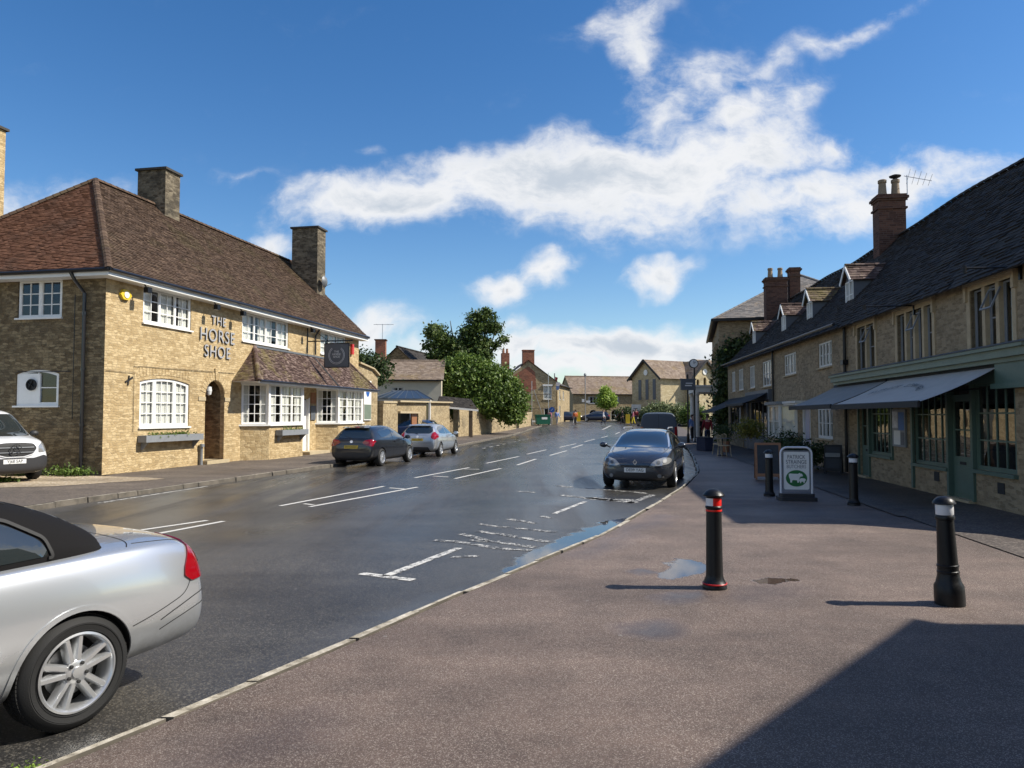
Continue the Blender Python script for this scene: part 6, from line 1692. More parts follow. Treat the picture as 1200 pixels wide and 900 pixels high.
# far parked cars beyond the junction (and one behind the garden wall gate)
FARC = HATCH
far0 = hatchback('far_car', 'navy car parked in front of the far arcaded building, leftmost', (7.9, 104, RZ+gz(104)), heading(1, .1), 'paint_navy', 'a', 'AB07 XRT', group='cars parked across the junction', detail=False)
def recolour(root, old, new):
    for ch in root.children:
        for o in [ch]+list(ch.children):
            if o.type == 'MESH' and old in [m_.name for m_ in o.data.materials if m_]:
                o.data = o.data.copy()
                for i, m_ in enumerate(o.data.materials):
                    if m_ and m_.name == old: o.data.materials[i] = M[new]
for (x_, y_, rz, mat, lb) in ((11.6, 103, radians(172), 'paint_navy', 'dark blue car parked second from the left before the far building'), (16.3, 103, radians(5), 'paint_maroon', 'maroon car parked behind the small green tree across the junction'),
                              (21.2, 102, radians(178), 'paint_charcoal', 'charcoal car parked near the shaded gable of the hall'), (25.0, 101, radians(100), 'paint_graphite', 'dark grey car parked end-on before the hall gable'), (-6.9, 50.5, radians(170), 'paint_blue', 'blue car glimpsed through the opening in the garden wall')):
    c = copy_tree(far0); c.location = (x_, y_, RZ+gz(y_)) if y_ > 60 else (x_, y_, 0); c.rotation_euler = (0, 0, rz)
    c['label'] = lb
    if mat != 'paint_navy': recolour(c, 'paint_navy', mat)

# ================================================================== STREET FURNITURE
def bollard(x, y, lab, kind, lean=0.0, H=.97):
    b = thing('bollard', lab, 'bollard', (x, y, 0), 0, 'black heritage bollards on the forecourt')
    if lean: b.rotation_euler = (0, lean, 0)
    if kind == 'wide':
        pr = [(.125, 0), (.125, .10), (.122, .17), (.105, .20), (.092, .25), (.088, .28), (.092, .285), (.092, .30), (.086, .305), (.086, .335), (.091, .34), (.091, .355), (.084, .36), (.070, .76), (.080, .765), (.082, .785), (.076, .80), (.070, .81)]
        MB().lathe(pr, 32).build('post', 'black_iron', b, smooth=35)
        MB().lathe([(.072, .805), (.074, .81), (.074, .895), (.072, .90)], 32).build('band', 'reflective_white', b, smooth=35)
        MB().lathe([(.068, .895), (.098, .905), (.095, .915), (.080, .94), (.055, .962), (.02, .97), (0, .972)], 32).build('cap', 'black_iron', b, smooth=35)
    else:
        pr = [(.118, 0), (.120, .02), (.114, .035), (.118, .05), (.100, .075), (.086, .11), (.082, .14), (.074, .78), (.082, .785), (.084, .80), (.076, .81), (.070, .815)]
        MB().lathe(pr, 32).build('post', 'black_iron', b, smooth=35)
        MB().lathe([(.1155, .04), (.122, .052), (.118, .056)], 32).build('base_ring', 'red_paint' if kind == 'red' else 'black_iron', b, smooth=35)
        if kind == 'red':
            # two-coloured band: white to the left, red to the right
            for (a0, a1, mt) in ((150, 250, 'reflective_white'), (250, 390, 'reflective_red'), (30, 150, 'reflective_white')):
                q = MB(); n = 14
                for i in range(n):
                    A, B = radians(a0+(a1-a0)*i/n), radians(a0+(a1-a0)*(i+1)/n)
                    q.face([(.0755*cos(A), .0755*sin(A), .81), (.0755*cos(B), .0755*sin(B), .81), (.0755*cos(B), .0755*sin(B), .885), (.0755*cos(A), .0755*sin(A), .885)])
                q.build('band', mt, b)
            MB().lathe([(.078, .755), (.080, .76), (.0785, .772)], 32).build('trim_ring', 'reflective_red', b, smooth=35)
        else:
            MB().lathe([(.073, .805), (.0755, .81), (.0755, .885), (.072, .89)], 32).build('band', 'reflective_white', b, smooth=35)
        MB().lathe([(.068, .88), (.074, .895), (.105, .905), (.106, .915), (.096, .93), (.072, .955), (.04, .972), (0, .978)], 32).build('cap', 'black_iron', b, smooth=35)
    return b
bollard(2.0, 7.38, 'black bollard with red and white band standing alone beside a puddle', 'red')
bollard(3.95, 6.75, 'black bollard with white band at the far right, nearest the viewer', 'wide', lean=-.035)
bollard(5.45, 15.75, 'black bollard with white band in front of the wooden chalkboard', 'plain')
bollard(6.5, 14.15, 'black bollard with white band before the green shop door', 'plain')

def aboard(x, y, rz):
    b = thing('pavement_sign', 'white swing sign with green cow and sheep logo reading PATRICK STRAINGE BUTCHERS', 'sign', (x, y, 0), rz)
    W2, Hh = .30, 1.02
    ring_o = rounded([(-W2, .16), (W2, .16), (W2, 1.06), (-W2, 1.06)], .13, 8)
    pts = [(-W2, 0, .10)]+[(-W2, 0, .90)]+[(-W2+.13-.13*cos(radians(a)), 0, .93+.13*sin(radians(a))) for a in range(10, 91, 16)]+[(W2-.13+.13*sin(radians(a)), 0, .93+.13*cos(radians(a))) for a in range(0, 91, 16)]+[(W2, 0, .10)]
    MB().tube(pts, .022, 10).build('frame', 'reflective_white', b, smooth=60)
    MB().prism(rounded([(-.37, -.20), (.37, -.20), (.37, .20), (-.37, .20)], .08), 0, .07, 'xy').prism(rounded([(-.33, -.13), (.33, -.13), (.33, .13), (-.33, .13)], .06), .07, .14, 'xy').build('base', 'car_plastic', b)
    MB().prism(rounded([(-.255, .20), (.255, .20), (.255, .985), (-.255, .985)], .05), -.012, .012).build('panel', 'white_paint', b)
    MB().ring(rounded([(-.265, .19), (.265, .19), (.265, .995), (-.265, .995)], .05), rounded([(-.245, .215), (.245, .215), (.245, .97), (-.245, .97)], .04), -.016, .016).build('panel_edge', 'grey_paint', b)
    for s_ in (-.2, .2): MB().box(s_-.03, s_+.03, -.01, .01, .985, 1.06).build('hinge', 'matt_black', b)
    for k, (s, z_, sz) in enumerate((('PATRICK', .865, .112), ('STRAINGE', .765, .112), ('BUTCHERS', .672, .100))):
        text(s, sz, .001, 'slate_paint' if k < 2 else 'grey_paint', b, Matrix.Translation((0, -.0145, z_)) @ TXZ @ Matrix.Diagonal((.78, 1, 1, 1)), 'word')
    el = [(.205*cos(k*pi/16), .44+.165*sin(k*pi/16)) for k in range(32)]
    lg = MB().prism(el, -.015, -.0125).build('logo', 'logo_green', b)
    cow = [(-.15, .52), (-.13, .535), (.03, .53), (.06, .55), (.075, .535), (.10, .535), (.125, .50), (.11, .475), (.085, .48), (.06, .455), (.045, .40), (.045, .355), (.015, .355), (.012, .40), (-.06, .405), (-.085, .395), (-.09, .355), (-.12, .355), (-.125, .42), (-.145, .46)]
    shp = [(.045, .385), (.06, .43), (.10, .445), (.15, .44), (.175, .425), (.175, .40), (.16, .385), (.15, .345), (.135, .345), (.13, .375), (.09, .375), (.085, .345), (.07, .345), (.065, .375)]
    MB().prism(cow, -.0175, -.0155).build('animal_mark', 'white_paint', lg); MB().prism(shp, -.0195, -.0158).build('animal_mark', 'white_paint', lg)
    return b
plain('logo_green', (.025, .16, .05), .4)
aboard(5.72, 14.95, radians(-8))
def chalkboard(x, y, rz, lab, fr, w2=.38, h=1.05, plainback=False):
    b = thing('chalkboard', lab, 'chalkboard', (x, y, 0), rz, None)
    for s_ in (1, -1):
        T = Matrix.Translation((0, -s_*.0, h)) @ Matrix.Rotation(radians(-14*s_), 4, 'X') @ Matrix.Translation((0, 0, -h))
        q = MB(); q.ring(rect(-w2, w2, .08, h), rect(-w2+.06, w2-.06, .16, h-.06), -.012, .012); q.box(-w2, -w2+.05, -.012, .012, 0, .08); q.box(w2-.05, w2, -.012, .012, 0, .08); q.xf(T)
        fo = q.build('leaf_frame', fr, b)
        q = MB(); q.box(-w2+.055, w2-.055, -.005, .005, .155, h-.055); q.xf(T); q.build('board', 'slateboard', fo)
    return b
chalkboard(6.75, 19.6, radians(-14), 'wooden framed chalkboard standing behind a bollard on the footway edge', 'wood_frame', .33, .98)
cb = chalkboard(9.35, 21.6, radians(-30), 'black pavement board leaning by the stone wall left of the green shop door', 'matt_black', .24, .85)
MB().prism(rounded([(-.2, .5), (.2, .5), (.2, .62), (-.2, .62)], .03), -.17, -.165).build('pale_panel', 'canvas_grey', cb)

# café chairs, table, planters by the bistro
def cafe_chair(x, y, rz, lab):
    c = thing('cafe_chair', lab, 'chair', (x, y, .012), rz, 'cafe chairs outside the bistro')
    MB().prism(rounded([(-.2, -.2), (.2, -.2), (.2, .2), (-.2, .2)], .06), .44, .47, 'xy').build('seat', 'grey_dressed_stone', c)
    for sx in (-1, 1):
        for sy in (-1, 1):
            MB().tube([(sx*.17, sy*.17, .45), (sx*.21, sy*.21, 0)], .014, 6).build('leg', 'grey_dressed_stone', c)
    q = MB(); q.tube([(-.18, .18, .45), (-.19, .24, .85), (0, .26, .90), (.19, .24, .85), (.18, .18, .45)], .013, 6)
    for t_ in (-.1, 0, .1): q.tube([(t_*.9, .19, .46), (t_, .25, .87)], .009, 5)
    q.build('backrest', 'grey_dressed_stone', c); return c
cafe_chair(8.75, 30.6, radians(100), 'pale slatted cafe chair nearest the viewer outside the bistro'); cafe_chair(9.0, 32.2, radians(-70), 'pale cafe chair beyond the small table outside the bistro')
tb = thing('cafe_table', 'small round pavement table between two pale chairs', 'table', (8.9, 31.4, .012))
MB().lathe([(.33, .71), (.34, .72), (.34, .735), (0, .74)], 24).build('tabletop', 'slate_paint', tb); MB().lathe([(.2, 0), (.2, .02), (.03, .05), (.025, .71)], 16).build('pedestal', 'black_iron', tb)
def bush(name, lab, cat, x, y, z, rx, ry, rz_, mat, n, per, leaf, pot=None, seed=1, group=None):
    b = thing(name, lab, cat, (x, y, z), 0, group)
    foliage('leaves', mat, [(0, 0, rz_+ (pot or 0), rx, ry, rz_), (rx*.4, 0, rz_*.8+(pot or 0), rx*.7, ry*.7, rz_*.8), (-rx*.4, ry*.2, rz_*.9+(pot or 0), rx*.7, ry*.7, rz_*.75)], n, per, leaf, b, spread=leaf*1.6, seed=seed, shell=.2)
    if pot: MB().lathe([(.16, 0), (.2, pot), (.18, pot), (.15, pot-.06), (0, pot-.06)], 18).build('pot', 'terracotta', b)
    else: MB().tube([(0, 0, 0), (.03, .02, rz_)], [.03, .015], 6).build('stem', 'bark', b)
    return b
bush('shrub', 'clipped dark evergreen shrub below the white bay window', 'shrub', 9.95, 27.3, 0, .75, .55, .55, 'leaf_dark', 160, 16, .06, seed=3, group='evergreen shrubs along the cottage wall')
bush('shrub', 'dark evergreen shrub beside the lilac door', 'shrub', 9.15, 23.2, 0, .8, .5, .50, 'leaf_dark', 160, 16, .06, seed=4, group='evergreen shrubs along the cottage wall')
bush('flowering_bush', 'yellow-green flowering bush against the wall by the drainpipe', 'shrub', 9.95, 31.0, .75, .55, .45, .45, 'leaf_yellow', 120, 16, .06, seed=6)
bush('potted_plant', 'round dark pot plant on a stand at the bistro front', 'potted plant', 9.9, 34.4, .0, .38, .38, .45, 'leaf_dark', 70, 14, .05, pot=.5, seed=7)
pk = thing('planter_box', 'dark blue boxed planter beside the bistro chairs', 'planter', (9.35, 36.0, .012), radians(-80)); MB().box(-.5, .5, -.2, .2, 0, .6).box(-.53, .53, -.23, .23, .6, .64).build('box', 'cloth_navy', pk); MB().box(-.45, .45, -.15, .15, .64, .66).build('soil', 'earth', pk)
# weeds at the foot of the pub corner
bush('weeds', 'low tangle of weeds growing at the foot of the pub corner', 'weeds', -12.4, 20.85, 0, .62, .20, .13, 'leaf_green', 60, 12, .05, seed=9)
bush('weeds', 'small weed clump under the pub side wall behind the van', 'weeds', -13.9, 21.0, 0, .5, .25, .18, 'leaf_dark', 60, 12, .06, seed=10)
tag(foliage('grass_tuft', 'leaf_green', [(-13.05, 19.0, .03, .55, .2, .05)], 60, 10, .05, None, spread=.06, seed=11, shell=0), 'patch of grass on the gravel in front of the white van', 'grass', kind='stuff')
tag(foliage('kerb_grass', 'leaf_lime', [(-2.33, 3.66, .005, .10, .03, .015)], 9, 5, .012, None, spread=.012, seed=12, shell=0), 'short grass blades at the near end of the kerb', 'grass', kind='stuff')

# ================================================================== PEOPLE
def skin_mesh(name, verts, edges, radii, mat, parent, lv=2, root=0):
    me = bpy.data.meshes.new(name); me.from_pydata(verts, edges, [])
    o = bpy.data.objects.new(name, me); COL.objects.link(o)
    md = o.modifiers.new('k', 'SKIN'); md.use_smooth_shade = True
    sv = me.skin_vertices[0].data
    for i, r in enumerate(radii):
        sv[i].radius = r if isinstance(r, tuple) else (r, r); sv[i].use_root = (i == root)
    s = o.modifiers.new('s', 'SUBSURF'); s.levels = lv; s.render_levels = lv
    m2 = eval_mesh(o); bpy.data.objects.remove(o)
    m2.materials.clear(); m2.materials.append(M[mat]); m2.polygons.foreach_set('use_smooth', [True]*len(m2.polygons))
    r = bpy.data.objects.new(name, m2); COL.objects.link(r)
    if parent is not None: r.parent = parent
    return r
def person(lab, x, y, rz, top, legs, H=1.72, stride=.18, z=None, arms=.12, group=None, hair='hair_brown', bag=False):
    s = H/1.72
    p = thing('person', lab, 'person', (x, y, gz(y) if z is None else z), rz, group)
    p.scale = (s, s, s)
    a = stride
    hipz = .92
    L = [(-.09, 0, hipz), (-.10, -a*.9, .50), (-.10, -a*.6-.05, .09), (-.10, -a*.6-.2, .03)]
    R = [(.09, 0, hipz), (.10, a*.5, .50), (.10, a*1.5, .12), (.10, a*1.5-.14, .03)]
    L[1] = (-.10, -a*.8, .49); 
    arm = lambda sx, k: [(sx*.18, 0, 1.42), (sx*.23, k*.6, 1.14), (sx*.23, k*.6-.10+k*.6, .90), (sx*.225, k*1.2-.13, .81)]
    AL, AR = arm(-1, arms), arm(1, -arms)
    V_ = [(0, 0, .95), (0, 0, 1.15), (0, .0, 1.38), (0, -.01, 1.50), (0, -.03, 1.60), (0, -.03, 1.70)]+L+R+AL+AR
    E_ = [(0, 1), (1, 2), (2, 3), (3, 4), (4, 5), (0, 6), (6, 7), (7, 8), (8, 9), (0, 10), (10, 11), (11, 12), (12, 13), (2, 14), (14, 15), (15, 16), (16, 17), (2, 18), (18, 19), (19, 20), (20, 21)]
    Rr = [(.14, .10), (.125, .09), (.15, .10), .05, (.075, .09), (.055, .065)]+[.075, .055, .04, .03]*2+[.05, .04, .03, .035]*2
    b = skin_mesh('body', V_, E_, Rr, 'skin', p)
    # fingers joined to the body mesh
    fm = MB()
    for A in (AL, AR):
        h = Vector(A[3])
        for k in range(4):
            o_ = Vector(((0), -.03+k*.02, 0)); fm.tube([h+o_, h+o_+Vector((0, -.005, -.045-.006*(k in (1, 2)))), h+o_+Vector((.01*(-1 if A is AR else 1), -.02, -.075))], [.010, .009, .007], 5)
        fm.tube([h+Vector((0, -.035, .02)), h+Vector((0, -.065, -.02))], [.011, .008], 5)
    bm = bmesh.new(); bm.from_mesh(b.data); t_ = bpy.data.meshes.new('t'); t_.from_pydata(fm.v, [], fm.f); bm.from_mesh(t_); bm.to_mesh(b.data); bm.free()
    # nose, ears
    skin_mesh('hair', [(0, .0, 1.68), (0, .02, 1.74), (0, .03, 1.64)], [(0, 1), (0, 2)], [(.088, .098), (.06, .07), (.07, .06)], hair, p, 1)
    skin_mesh('jacket', [(0, 0, .90), (0, 0, 1.12), (0, 0, 1.38), (0, 0, 1.46)]+AL[:3]+AR[:3], [(0, 1), (1, 2), (2, 3), (2, 4), (4, 5), (5, 6), (2, 7), (7, 8), (8, 9)], [(.175, .125), (.165, .12), (.175, .125), (.07, .06), .075, .062, .05, .075, .062, .05], top, p)
    skin_mesh('trousers', [(0, 0, .96), (0, 0, .90)]+L[:3]+R[:3], [(0, 1), (1, 2), (2, 3), (3, 4), (1, 5), (5, 6), (6, 7)], [(.15, .11), (.15, .115), .098, .075, .06, .098, .075, .06], legs, p)
    for q in (L, R):
        skin_mesh('shoe', [tuple(Vector(q[2])+Vector((0, .03, -.02))), tuple(Vector(q[3])+Vector((0, 0, .01)))], [(0, 1)], [.055, .042], 'cloth_black', p, 1)
    if bag:
        MB().box(.20, .30, -.2, .12, .55, .85).tube([(.25, -.1, .85), (.24, -.04, 1.0), (.25, .02, .85)], .012, 5).build('bag', 'cloth_black', p)
    return p
person('person in a dark red jacket walking away past the bistro', 10.6, 40.2, radians(180), 'cloth_red', 'cloth_navy', 1.72, .14)
person('person in a pale blue shirt and dark trousers standing by the portico lamp post', 12.3, 50.5, radians(20), 'cloth_blue', 'cloth_black', 1.7, .05)
person('person in black beside the one in the pale blue shirt near the portico', 13.0, 51.0, radians(200), 'cloth_black', 'cloth_black', 1.66, .05, bag=True)
person('person in an orange top at the kerb by the green bin', 7.4, 86.5, radians(190), 'orange_cloth', 'cloth_black', 1.72, .14)
person('person in a pink top beneath the blue round sign', 4.4, 86.8, radians(160), 'cloth_pink', 'cloth_grey', 1.68, .08)
person('person in a pale blue top beside the one in pink', 5.3, 87.2, radians(30), 'cloth_blue', 'cloth_grey', 1.7, .1)
person('person in a white shirt crossing the road mouth alone', 10.8, 87.5, radians(90), 'cloth_white', 'cloth_navy', 1.7, .2)
person('person in black crossing ahead of the yellow sign', 13.2, 88.5, radians(-80), 'cloth_black', 'cloth_black', 1.7, .2)
person('person in pink with yellow trousers at the crossing', 14.4, 88.0, radians(-90), 'cloth_pink', 'cloth_yellow', 1.68, .15)
person('person in red standing behind the crossing pair', 15.4, 92.0, radians(0), 'cloth_red', 'cloth_navy', 1.72, .05)
person('person in dark navy near the parked charcoal car', 18.5, 96.0, radians(10), 'cloth_navy', 'cloth_black', 1.72, .1)
# ================================================================== GARDEN WALLS AND HOUSES ON THE LEFT
def wallrun(name, label, pts, mat='wall_stone', thick=.4, coping='dressed_stone', piers=()):
    """pts: (x, y, base, top)"""
    o = thing(name, label, 'wall')
    q = MB(); c = MB()
    for a, b in zip(pts, pts[1:]):
        d = Vector((b[0]-a[0], b[1]-a[1])).normalized(); n_ = Vector((-d.y, d.x))*thick
        A = [(a[0], a[1]), (b[0], b[1]), (b[0]+n_.x, b[1]+n_.y), (a[0]+n_.x, a[1]+n_.y)]
        zb = [a[2], b[2], b[2], a[2]]; zt = [a[3], b[3], b[3], a[3]]
        lo = [(A[i][0], A[i][1], zb[i]) for i in range(4)]; hi = [(A[i][0], A[i][1], zt[i]) for i in range(4)]
        for i in range(4):
            j = (i+1) % 4; q.face([lo[i], lo[j], hi[j], hi[i]])
        q.face(hi)
        m_ = n_.normalized()*.05
        B = [(A[0][0]-m_.x, A[0][1]-m_.y), (A[1][0]-m_.x, A[1][1]-m_.y), (A[2][0]+m_.x, A[2][1]+m_.y), (A[3][0]+m_.x, A[3][1]+m_.y)]
        l2 = [(B[i][0], B[i][1], zt[i]+.002) for i in range(4)]; h2 = [(B[i][0], B[i][1], zt[i]+.12) for i in range(4)]
        for i in range(4):
            j = (i+1) % 4; c.face([l2[i], l2[j], h2[j], h2[i]])
        c.face(h2); c.face(l2[::-1])
    q.build('masonry', mat, o); c.build('coping', coping, o)
    return o
wallx = lambda y: -7.62+.1611*(y-40)
gw = wallrun('garden_wall', 'tall stone garden wall with a vehicle opening beyond the pub', [(wallx(41.95), 41.95, 0, 2.42), (wallx(44.6), 44.6, 0, 2.44)])
q = MB()
for (y0, y1, zb, zt) in ((44.6, 48.9, 1.95, 2.5), (48.9, 57.5, 0, 2.62)):
    x0_, x1_ = wallx(y0), wallx(y1)
    q.prism([(0, zb), (y1-y0, zb), (y1-y0, zt+.06), (0, zt)], 0, .4, 'xz')
    T = Matrix.Translation((x0_, y0, 0)) @ Matrix.Rotation(atan2(1, .1611), 4, 'Z')
    n0 = len(q.v)-2*4; q.v[n0:] = [tuple(T @ Vector(p)) for p in q.v[n0:]]
q.build('masonry', 'wall_stone', gw)
MB().beam((wallx(44.4), 44.4, 2.56), (wallx(57.5), 57.5, 2.72), .46, .10).beam((wallx(44.6)+.02, 44.6, 1.9), (wallx(48.9)+.02, 48.9, 1.9), .3, .12).build('coping', 'dressed_stone', gw)
MB().beam((wallx(47.7)-.1, 47.7, .95), (wallx(48.8)-.1, 48.8, .95), .08, 1.85).build('gate_leaf', 'wood_frame', gw)
gw2 = wallrun('street_wall', 'long stone wall stained dark running beside the street under the trees', [(-4.35, 59.5, .0, 2.25), (-2.6, 66, gz(66), 2.2), (-.6, 74, gz(74), 2.05), (.45, 78.3, gz(78), 1.9)])
gw3 = wallrun('street_wall', 'short lower stone wall by the scaffolded house', [(.75, 79.4, gz(79), 1.80), (2.3, 85.5, gz(85), 1.95)])
# small tiled gate shelter
gs = thing('gate_shelter', 'small tiled lychgate roof on posts over the gap in the garden wall', 'shelter', (-4.75, 58.4, 0), radians(8))
for (a, b) in ((-.9, -.7), (1.5, -.7), (-.9, .9), (1.5, .9)): MB().box(a-.08, a+.08, b-.08, b+.08, 0, 2.55).build('post', 'bark', gs)
r = MB(); tiles(r, (-1.2, -1.1, 2.45), (1.95, -1.1, 2.15), (1.5, .1, 3.0), (-1.0, .1, 3.25), .15, .2, .02); tiles(r, (1.95, 1.3, 2.15), (-1.2, 1.3, 2.45), (-1.0, .1, 3.25), (1.5, .1, 3.0), .15, .2, .02); r.build('roof', 'stone_slate', gs)
MB().beam((-1.2, -1.14, 2.4), (1.97, -1.14, 2.1), .05, .14).beam((1.97, -1.14, 2.1), (1.97, 1.3, 2.1), .05, .14).build('fascia', 'white_paint', gs)

def box_house(name, label, loc, rz, L, D, eave, ridge, wall, roof, wins=(), gable=True, ov=.3, far=.2, doors=(), cat='house', wfr='offwhite_paint', hip=None, tw=(.25, .3), rows=2):
    """front along local x at y=0 (outside is -y); ridge along x"""
    h = thing(name, label, cat, loc, rz)
    q = MB(); hz = [rect(*w_[:4]) if len(w_) < 6 else archrect(*w_[:4], w_[5], 10) for w_ in wins]
    q.wall([(0, -1), (L, -1), (L, eave), (0, eave)], hz, 0, .15)
    if hip: q.face([(0, 0, -1), (0, 0, eave), (0, D, eave), (0, D, -1)]); q.face([(L, 0, -1), (L, D, -1), (L, D, eave), (L, 0, eave)])
    else: q.face([(0, 0, -1), (0, 0, eave), (0, D/2, ridge-.05), (0, D, eave), (0, D, -1)]); q.face([(L, 0, -1), (L, D, -1), (L, D, eave), (L, D/2, ridge-.05), (L, 0, eave)])
    q.face([(0, D, -1), (0, D, eave), (L, D, eave), (L, D, -1)])
    q.build('wall', wall, h)
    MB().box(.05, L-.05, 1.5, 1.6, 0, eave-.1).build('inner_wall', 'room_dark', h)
    r = MB(); hi = hip or 0
    sl = (ridge-eave)/(D/2); ze = eave-ov*sl*.6
    e = [(-far, -ov, ze), (L+far, -ov, ze), (L+far-hi, D/2, ridge), (-far+hi, D/2, ridge)]
    tiles(r, *e, tw[0], tw[1], .02)
    e2 = [(L+far, D+ov, ze), (-far, D+ov, ze), (-far+hi, D/2, ridge), (L+far-hi, D/2, ridge)]
    tiles(r, *e2, tw[0]*1.5, tw[1]*1.5, .02)
    if hip:
        tiles(r, (-far, D+ov, ze), (-far, -ov, ze), (-far+hi, D/2, ridge), (-far+hi, D/2, ridge), tw[0], tw[1], .02)
        tiles(r, (L+far, -ov, ze), (L+far, D+ov, ze), (L+far-hi, D/2, ridge), (L+far-hi, D/2, ridge), tw[0], tw[1], .02)
    ridge_tiles(r, (-far+hi, D/2, ridge), (L+far-hi, D/2, ridge), .12, .45)
    r.build('roof', roof, h)
    MB().tube([(-far, -ov-.06, ze+.02), (L+far, -ov-.06, ze+.02)], .06, 6).build('gutter', 'black_iron', h)
    for w_ in wins:
        if len(w_) >= 6: window(h, *w_[:4], w_[4], rows, y=.05, sag=w_[5], frame=wfr, sill=True, curtain=None)
        else: window(h, *w_[:4], w_[4] if len(w_) > 4 else [2, 2], rows, y=.05, frame=wfr, curtain=[(.04, .2), (.8, .96)])
    return h
# cream house with slate roof seen over the garden wall
ch_ = box_house('cream_house', 'cream rendered house with mottled tile roof seen over the garden wall', (-12.6, 62.5, 0), radians(3), 6.6, 7, 4.75, 6.6, 'render_cream', 'warm_slate', [(2.4, 3.5, 3.3, 4.1, [2, 2])])
brick1 = chimney(ch_, .6, 1.5, 3.0, 3.9, 4.6, 8.4, 'red_brick', 'old_brick')
ae2 = thing('tv_aerial', 'thin rooftop aerial on the small brick chimney above the pub annex', 'aerial', (-11.6, 66, 0))
MB().tube([(0, 0, 8.3), (0, 0, 9.9)], .03, 5).tube([(-.8, 0, 9.85), (1.0, 0, 9.85)], .02, 5).tube([(-.5, -.3, 9.85), (-.5, .3, 9.85)], .015, 4).tube([(.5, -.3, 9.85), (.5, .3, 9.85)], .015, 4).build('antenna', 'galv', ae2)
# conservatory with a hipped dark glazed roof
cv = thing('conservatory', 'conservatory with dark blue-grey hipped glass roof behind the garden wall', 'conservatory', (-9.6, 50.5, 0), radians(4))
q = MB(); q.box(0, 4.0, 0, 4, 2.55, 2.85); q.box(0, .12, 0, 4, 0, 2.55); q.box(3.88, 4.0, 0, 4, 0, 2.55); q.box(1.2, 1.32, 0, .1, 0, 2.55); q.box(2.6, 2.72, 0, .1, 0, 2.55); q.build('frame', 'offwhite_paint', cv)
q = MB(); 
P0, P1, P2, P3, RA, RB = (-.1, -.1, 2.86), (4.1, -.1, 2.86), (4.1, 4.1, 2.86), (-.1, 4.1, 2.86), (1.4, 2, 3.5), (3.0, 2, 3.5)
q.face([P0, P1, RB, RA]); q.face([P1, P2, RB]); q.face([P2, P3, RA, RB]); q.face([P3, P0, RA]); q.build('glass_roof', 'conserv_glass', cv) if 'conserv_glass' in M else None
plain('conserv_glass', (.03, .04, .052), .4, coat=.5); 
if not any(c.name.startswith('glass_roof') for c in cv.children): q.build('glass_roof', 'conserv_glass', cv)
bq = MB()
for (a, b) in ((P0, RA), (P1, RB), (RA, RB)): bq.beam(a, b, .05, .05)
for k in range(1, 7):
    a = Vector(P0).lerp(Vector(P1), k/7); b = Vector(RA).lerp(Vector(RB), k/7); bq.beam(a, b, .03, .04)
bq.build('roof_bars', 'slate_paint', cv)
MB().box(.15, 3.85, .05, .08, .1, 2.5).build('glazing', 'car_glass', cv)
# dark gabled house behind the tree
dg_ = box_house('gabled_house', 'dark stone house whose gable shows left of the ivy-clad tree', (-7.8, 70, 0), radians(78), 9, 6.5, 5.2, 8.3, 'shaded_brown_stone', 'stone_slate', [])
# scaffolded brick-and-stone house: gable toward us
H1 = thing('scaffolded_house', 'stone house with patched red brick gable under repair', 'house', (-1.2, 89.0, gz(89)), radians(7))
q = MB(); gl = [(0, -1), (6.6, -1), (6.6, 5.2), (3.2, 7.6), (0, 5.2)]
q.wall(gl, [rect(5.05, 6.05, 3.0, 4.6), rect(5.1, 6.0, .5, 1.9)], 0, .12)
q.face([(6.6, 0, -1), (6.6, 9, -1), (6.6, 9, 5.2), (6.6, 0, 5.2)]); q.face([(0, 0, -1), (0, 0, 5.2), (0, 9, 5.2), (0, 9, -1)]); q.build('wall', 'wall_stone', H1)
MB().prism([(.3, 3.7), (1.6, 3.5), (2.2, 2.9), (3.1, 3.7), (4.2, 4.3), (4.0, 6.3), (3.2, 7.0), (1.0, 5.6)], -.02, .02).build('brick_patch', 'red_brick', H1)
r = MB(); tiles(r, (6.8, -.15, 5.1), (6.8, 9, 5.1), (3.2, 9, 7.75), (3.2, -.15, 7.75), .25, .3, .02); tiles(r, (-.2, 9, 5.1), (-.2, -.15, 5.1), (3.2, -.15, 7.75), (3.2, 9, 7.75), .25, .3, .02); r.build('roof', 'welsh_slate', H1)
window(H1, 5.05, 6.05, 3.0, 4.6, [2], 2, y=.04, curtain=[(.1, .9)]); window(H1, 5.1, 6.0, .5, 1.9, [1], 1, y=.04)
MB().box(4.95, 6.15, -.1, .02, 4.62, 4.8).build('lintel', 'white_paint', H1)
MB().box(.0, .95, .3, 1.3, 6.0, 8.6).build('chimney', 'red_brick', H1)
for k in (.25, .7): MB().lathe([(.16, 0), (.13, .5), (.17, .55), (0, .55)], 10, (k, .8, 8.6)).build('chimney_pot', 'terracotta', H1)
MB().box(2.55, 3.95, .02, .9, 7.0, 8.9).box(2.5, 4.0, -.03, .95, 8.9, 9.0).build('chimney', 'red_brick', H1)
sc_ = thing('scaffolding', 'pole scaffold standing against the patched brick gable', 'scaffolding', (-1.2, 87.9, gz(88)), radians(7))
for a in (1.4, 3.6, 5.6): MB().tube([(a, 0, 0), (a, 0, 5.2 if a < 5 else 6.2)], .035, 5).build('pole', 'galv', sc_)
for z_ in (1.9, 3.6): MB().tube([(1.2, 0, z_), (5.8, 0, z_)], .03, 5).box(1.3, 5.7, .05, .7, z_-.02, z_+.03).build('walkway', 'bark', sc_)
MB().tube([(1.8, -.6, 1.6), (3.6, -1.5, 0)], .05, 5).build('prop', 'galv', sc_); MB().tube([(3.8, -.1, 4.2), (5.2, -.5, .0)], .03, 5).build('brace', 'galv', sc_)
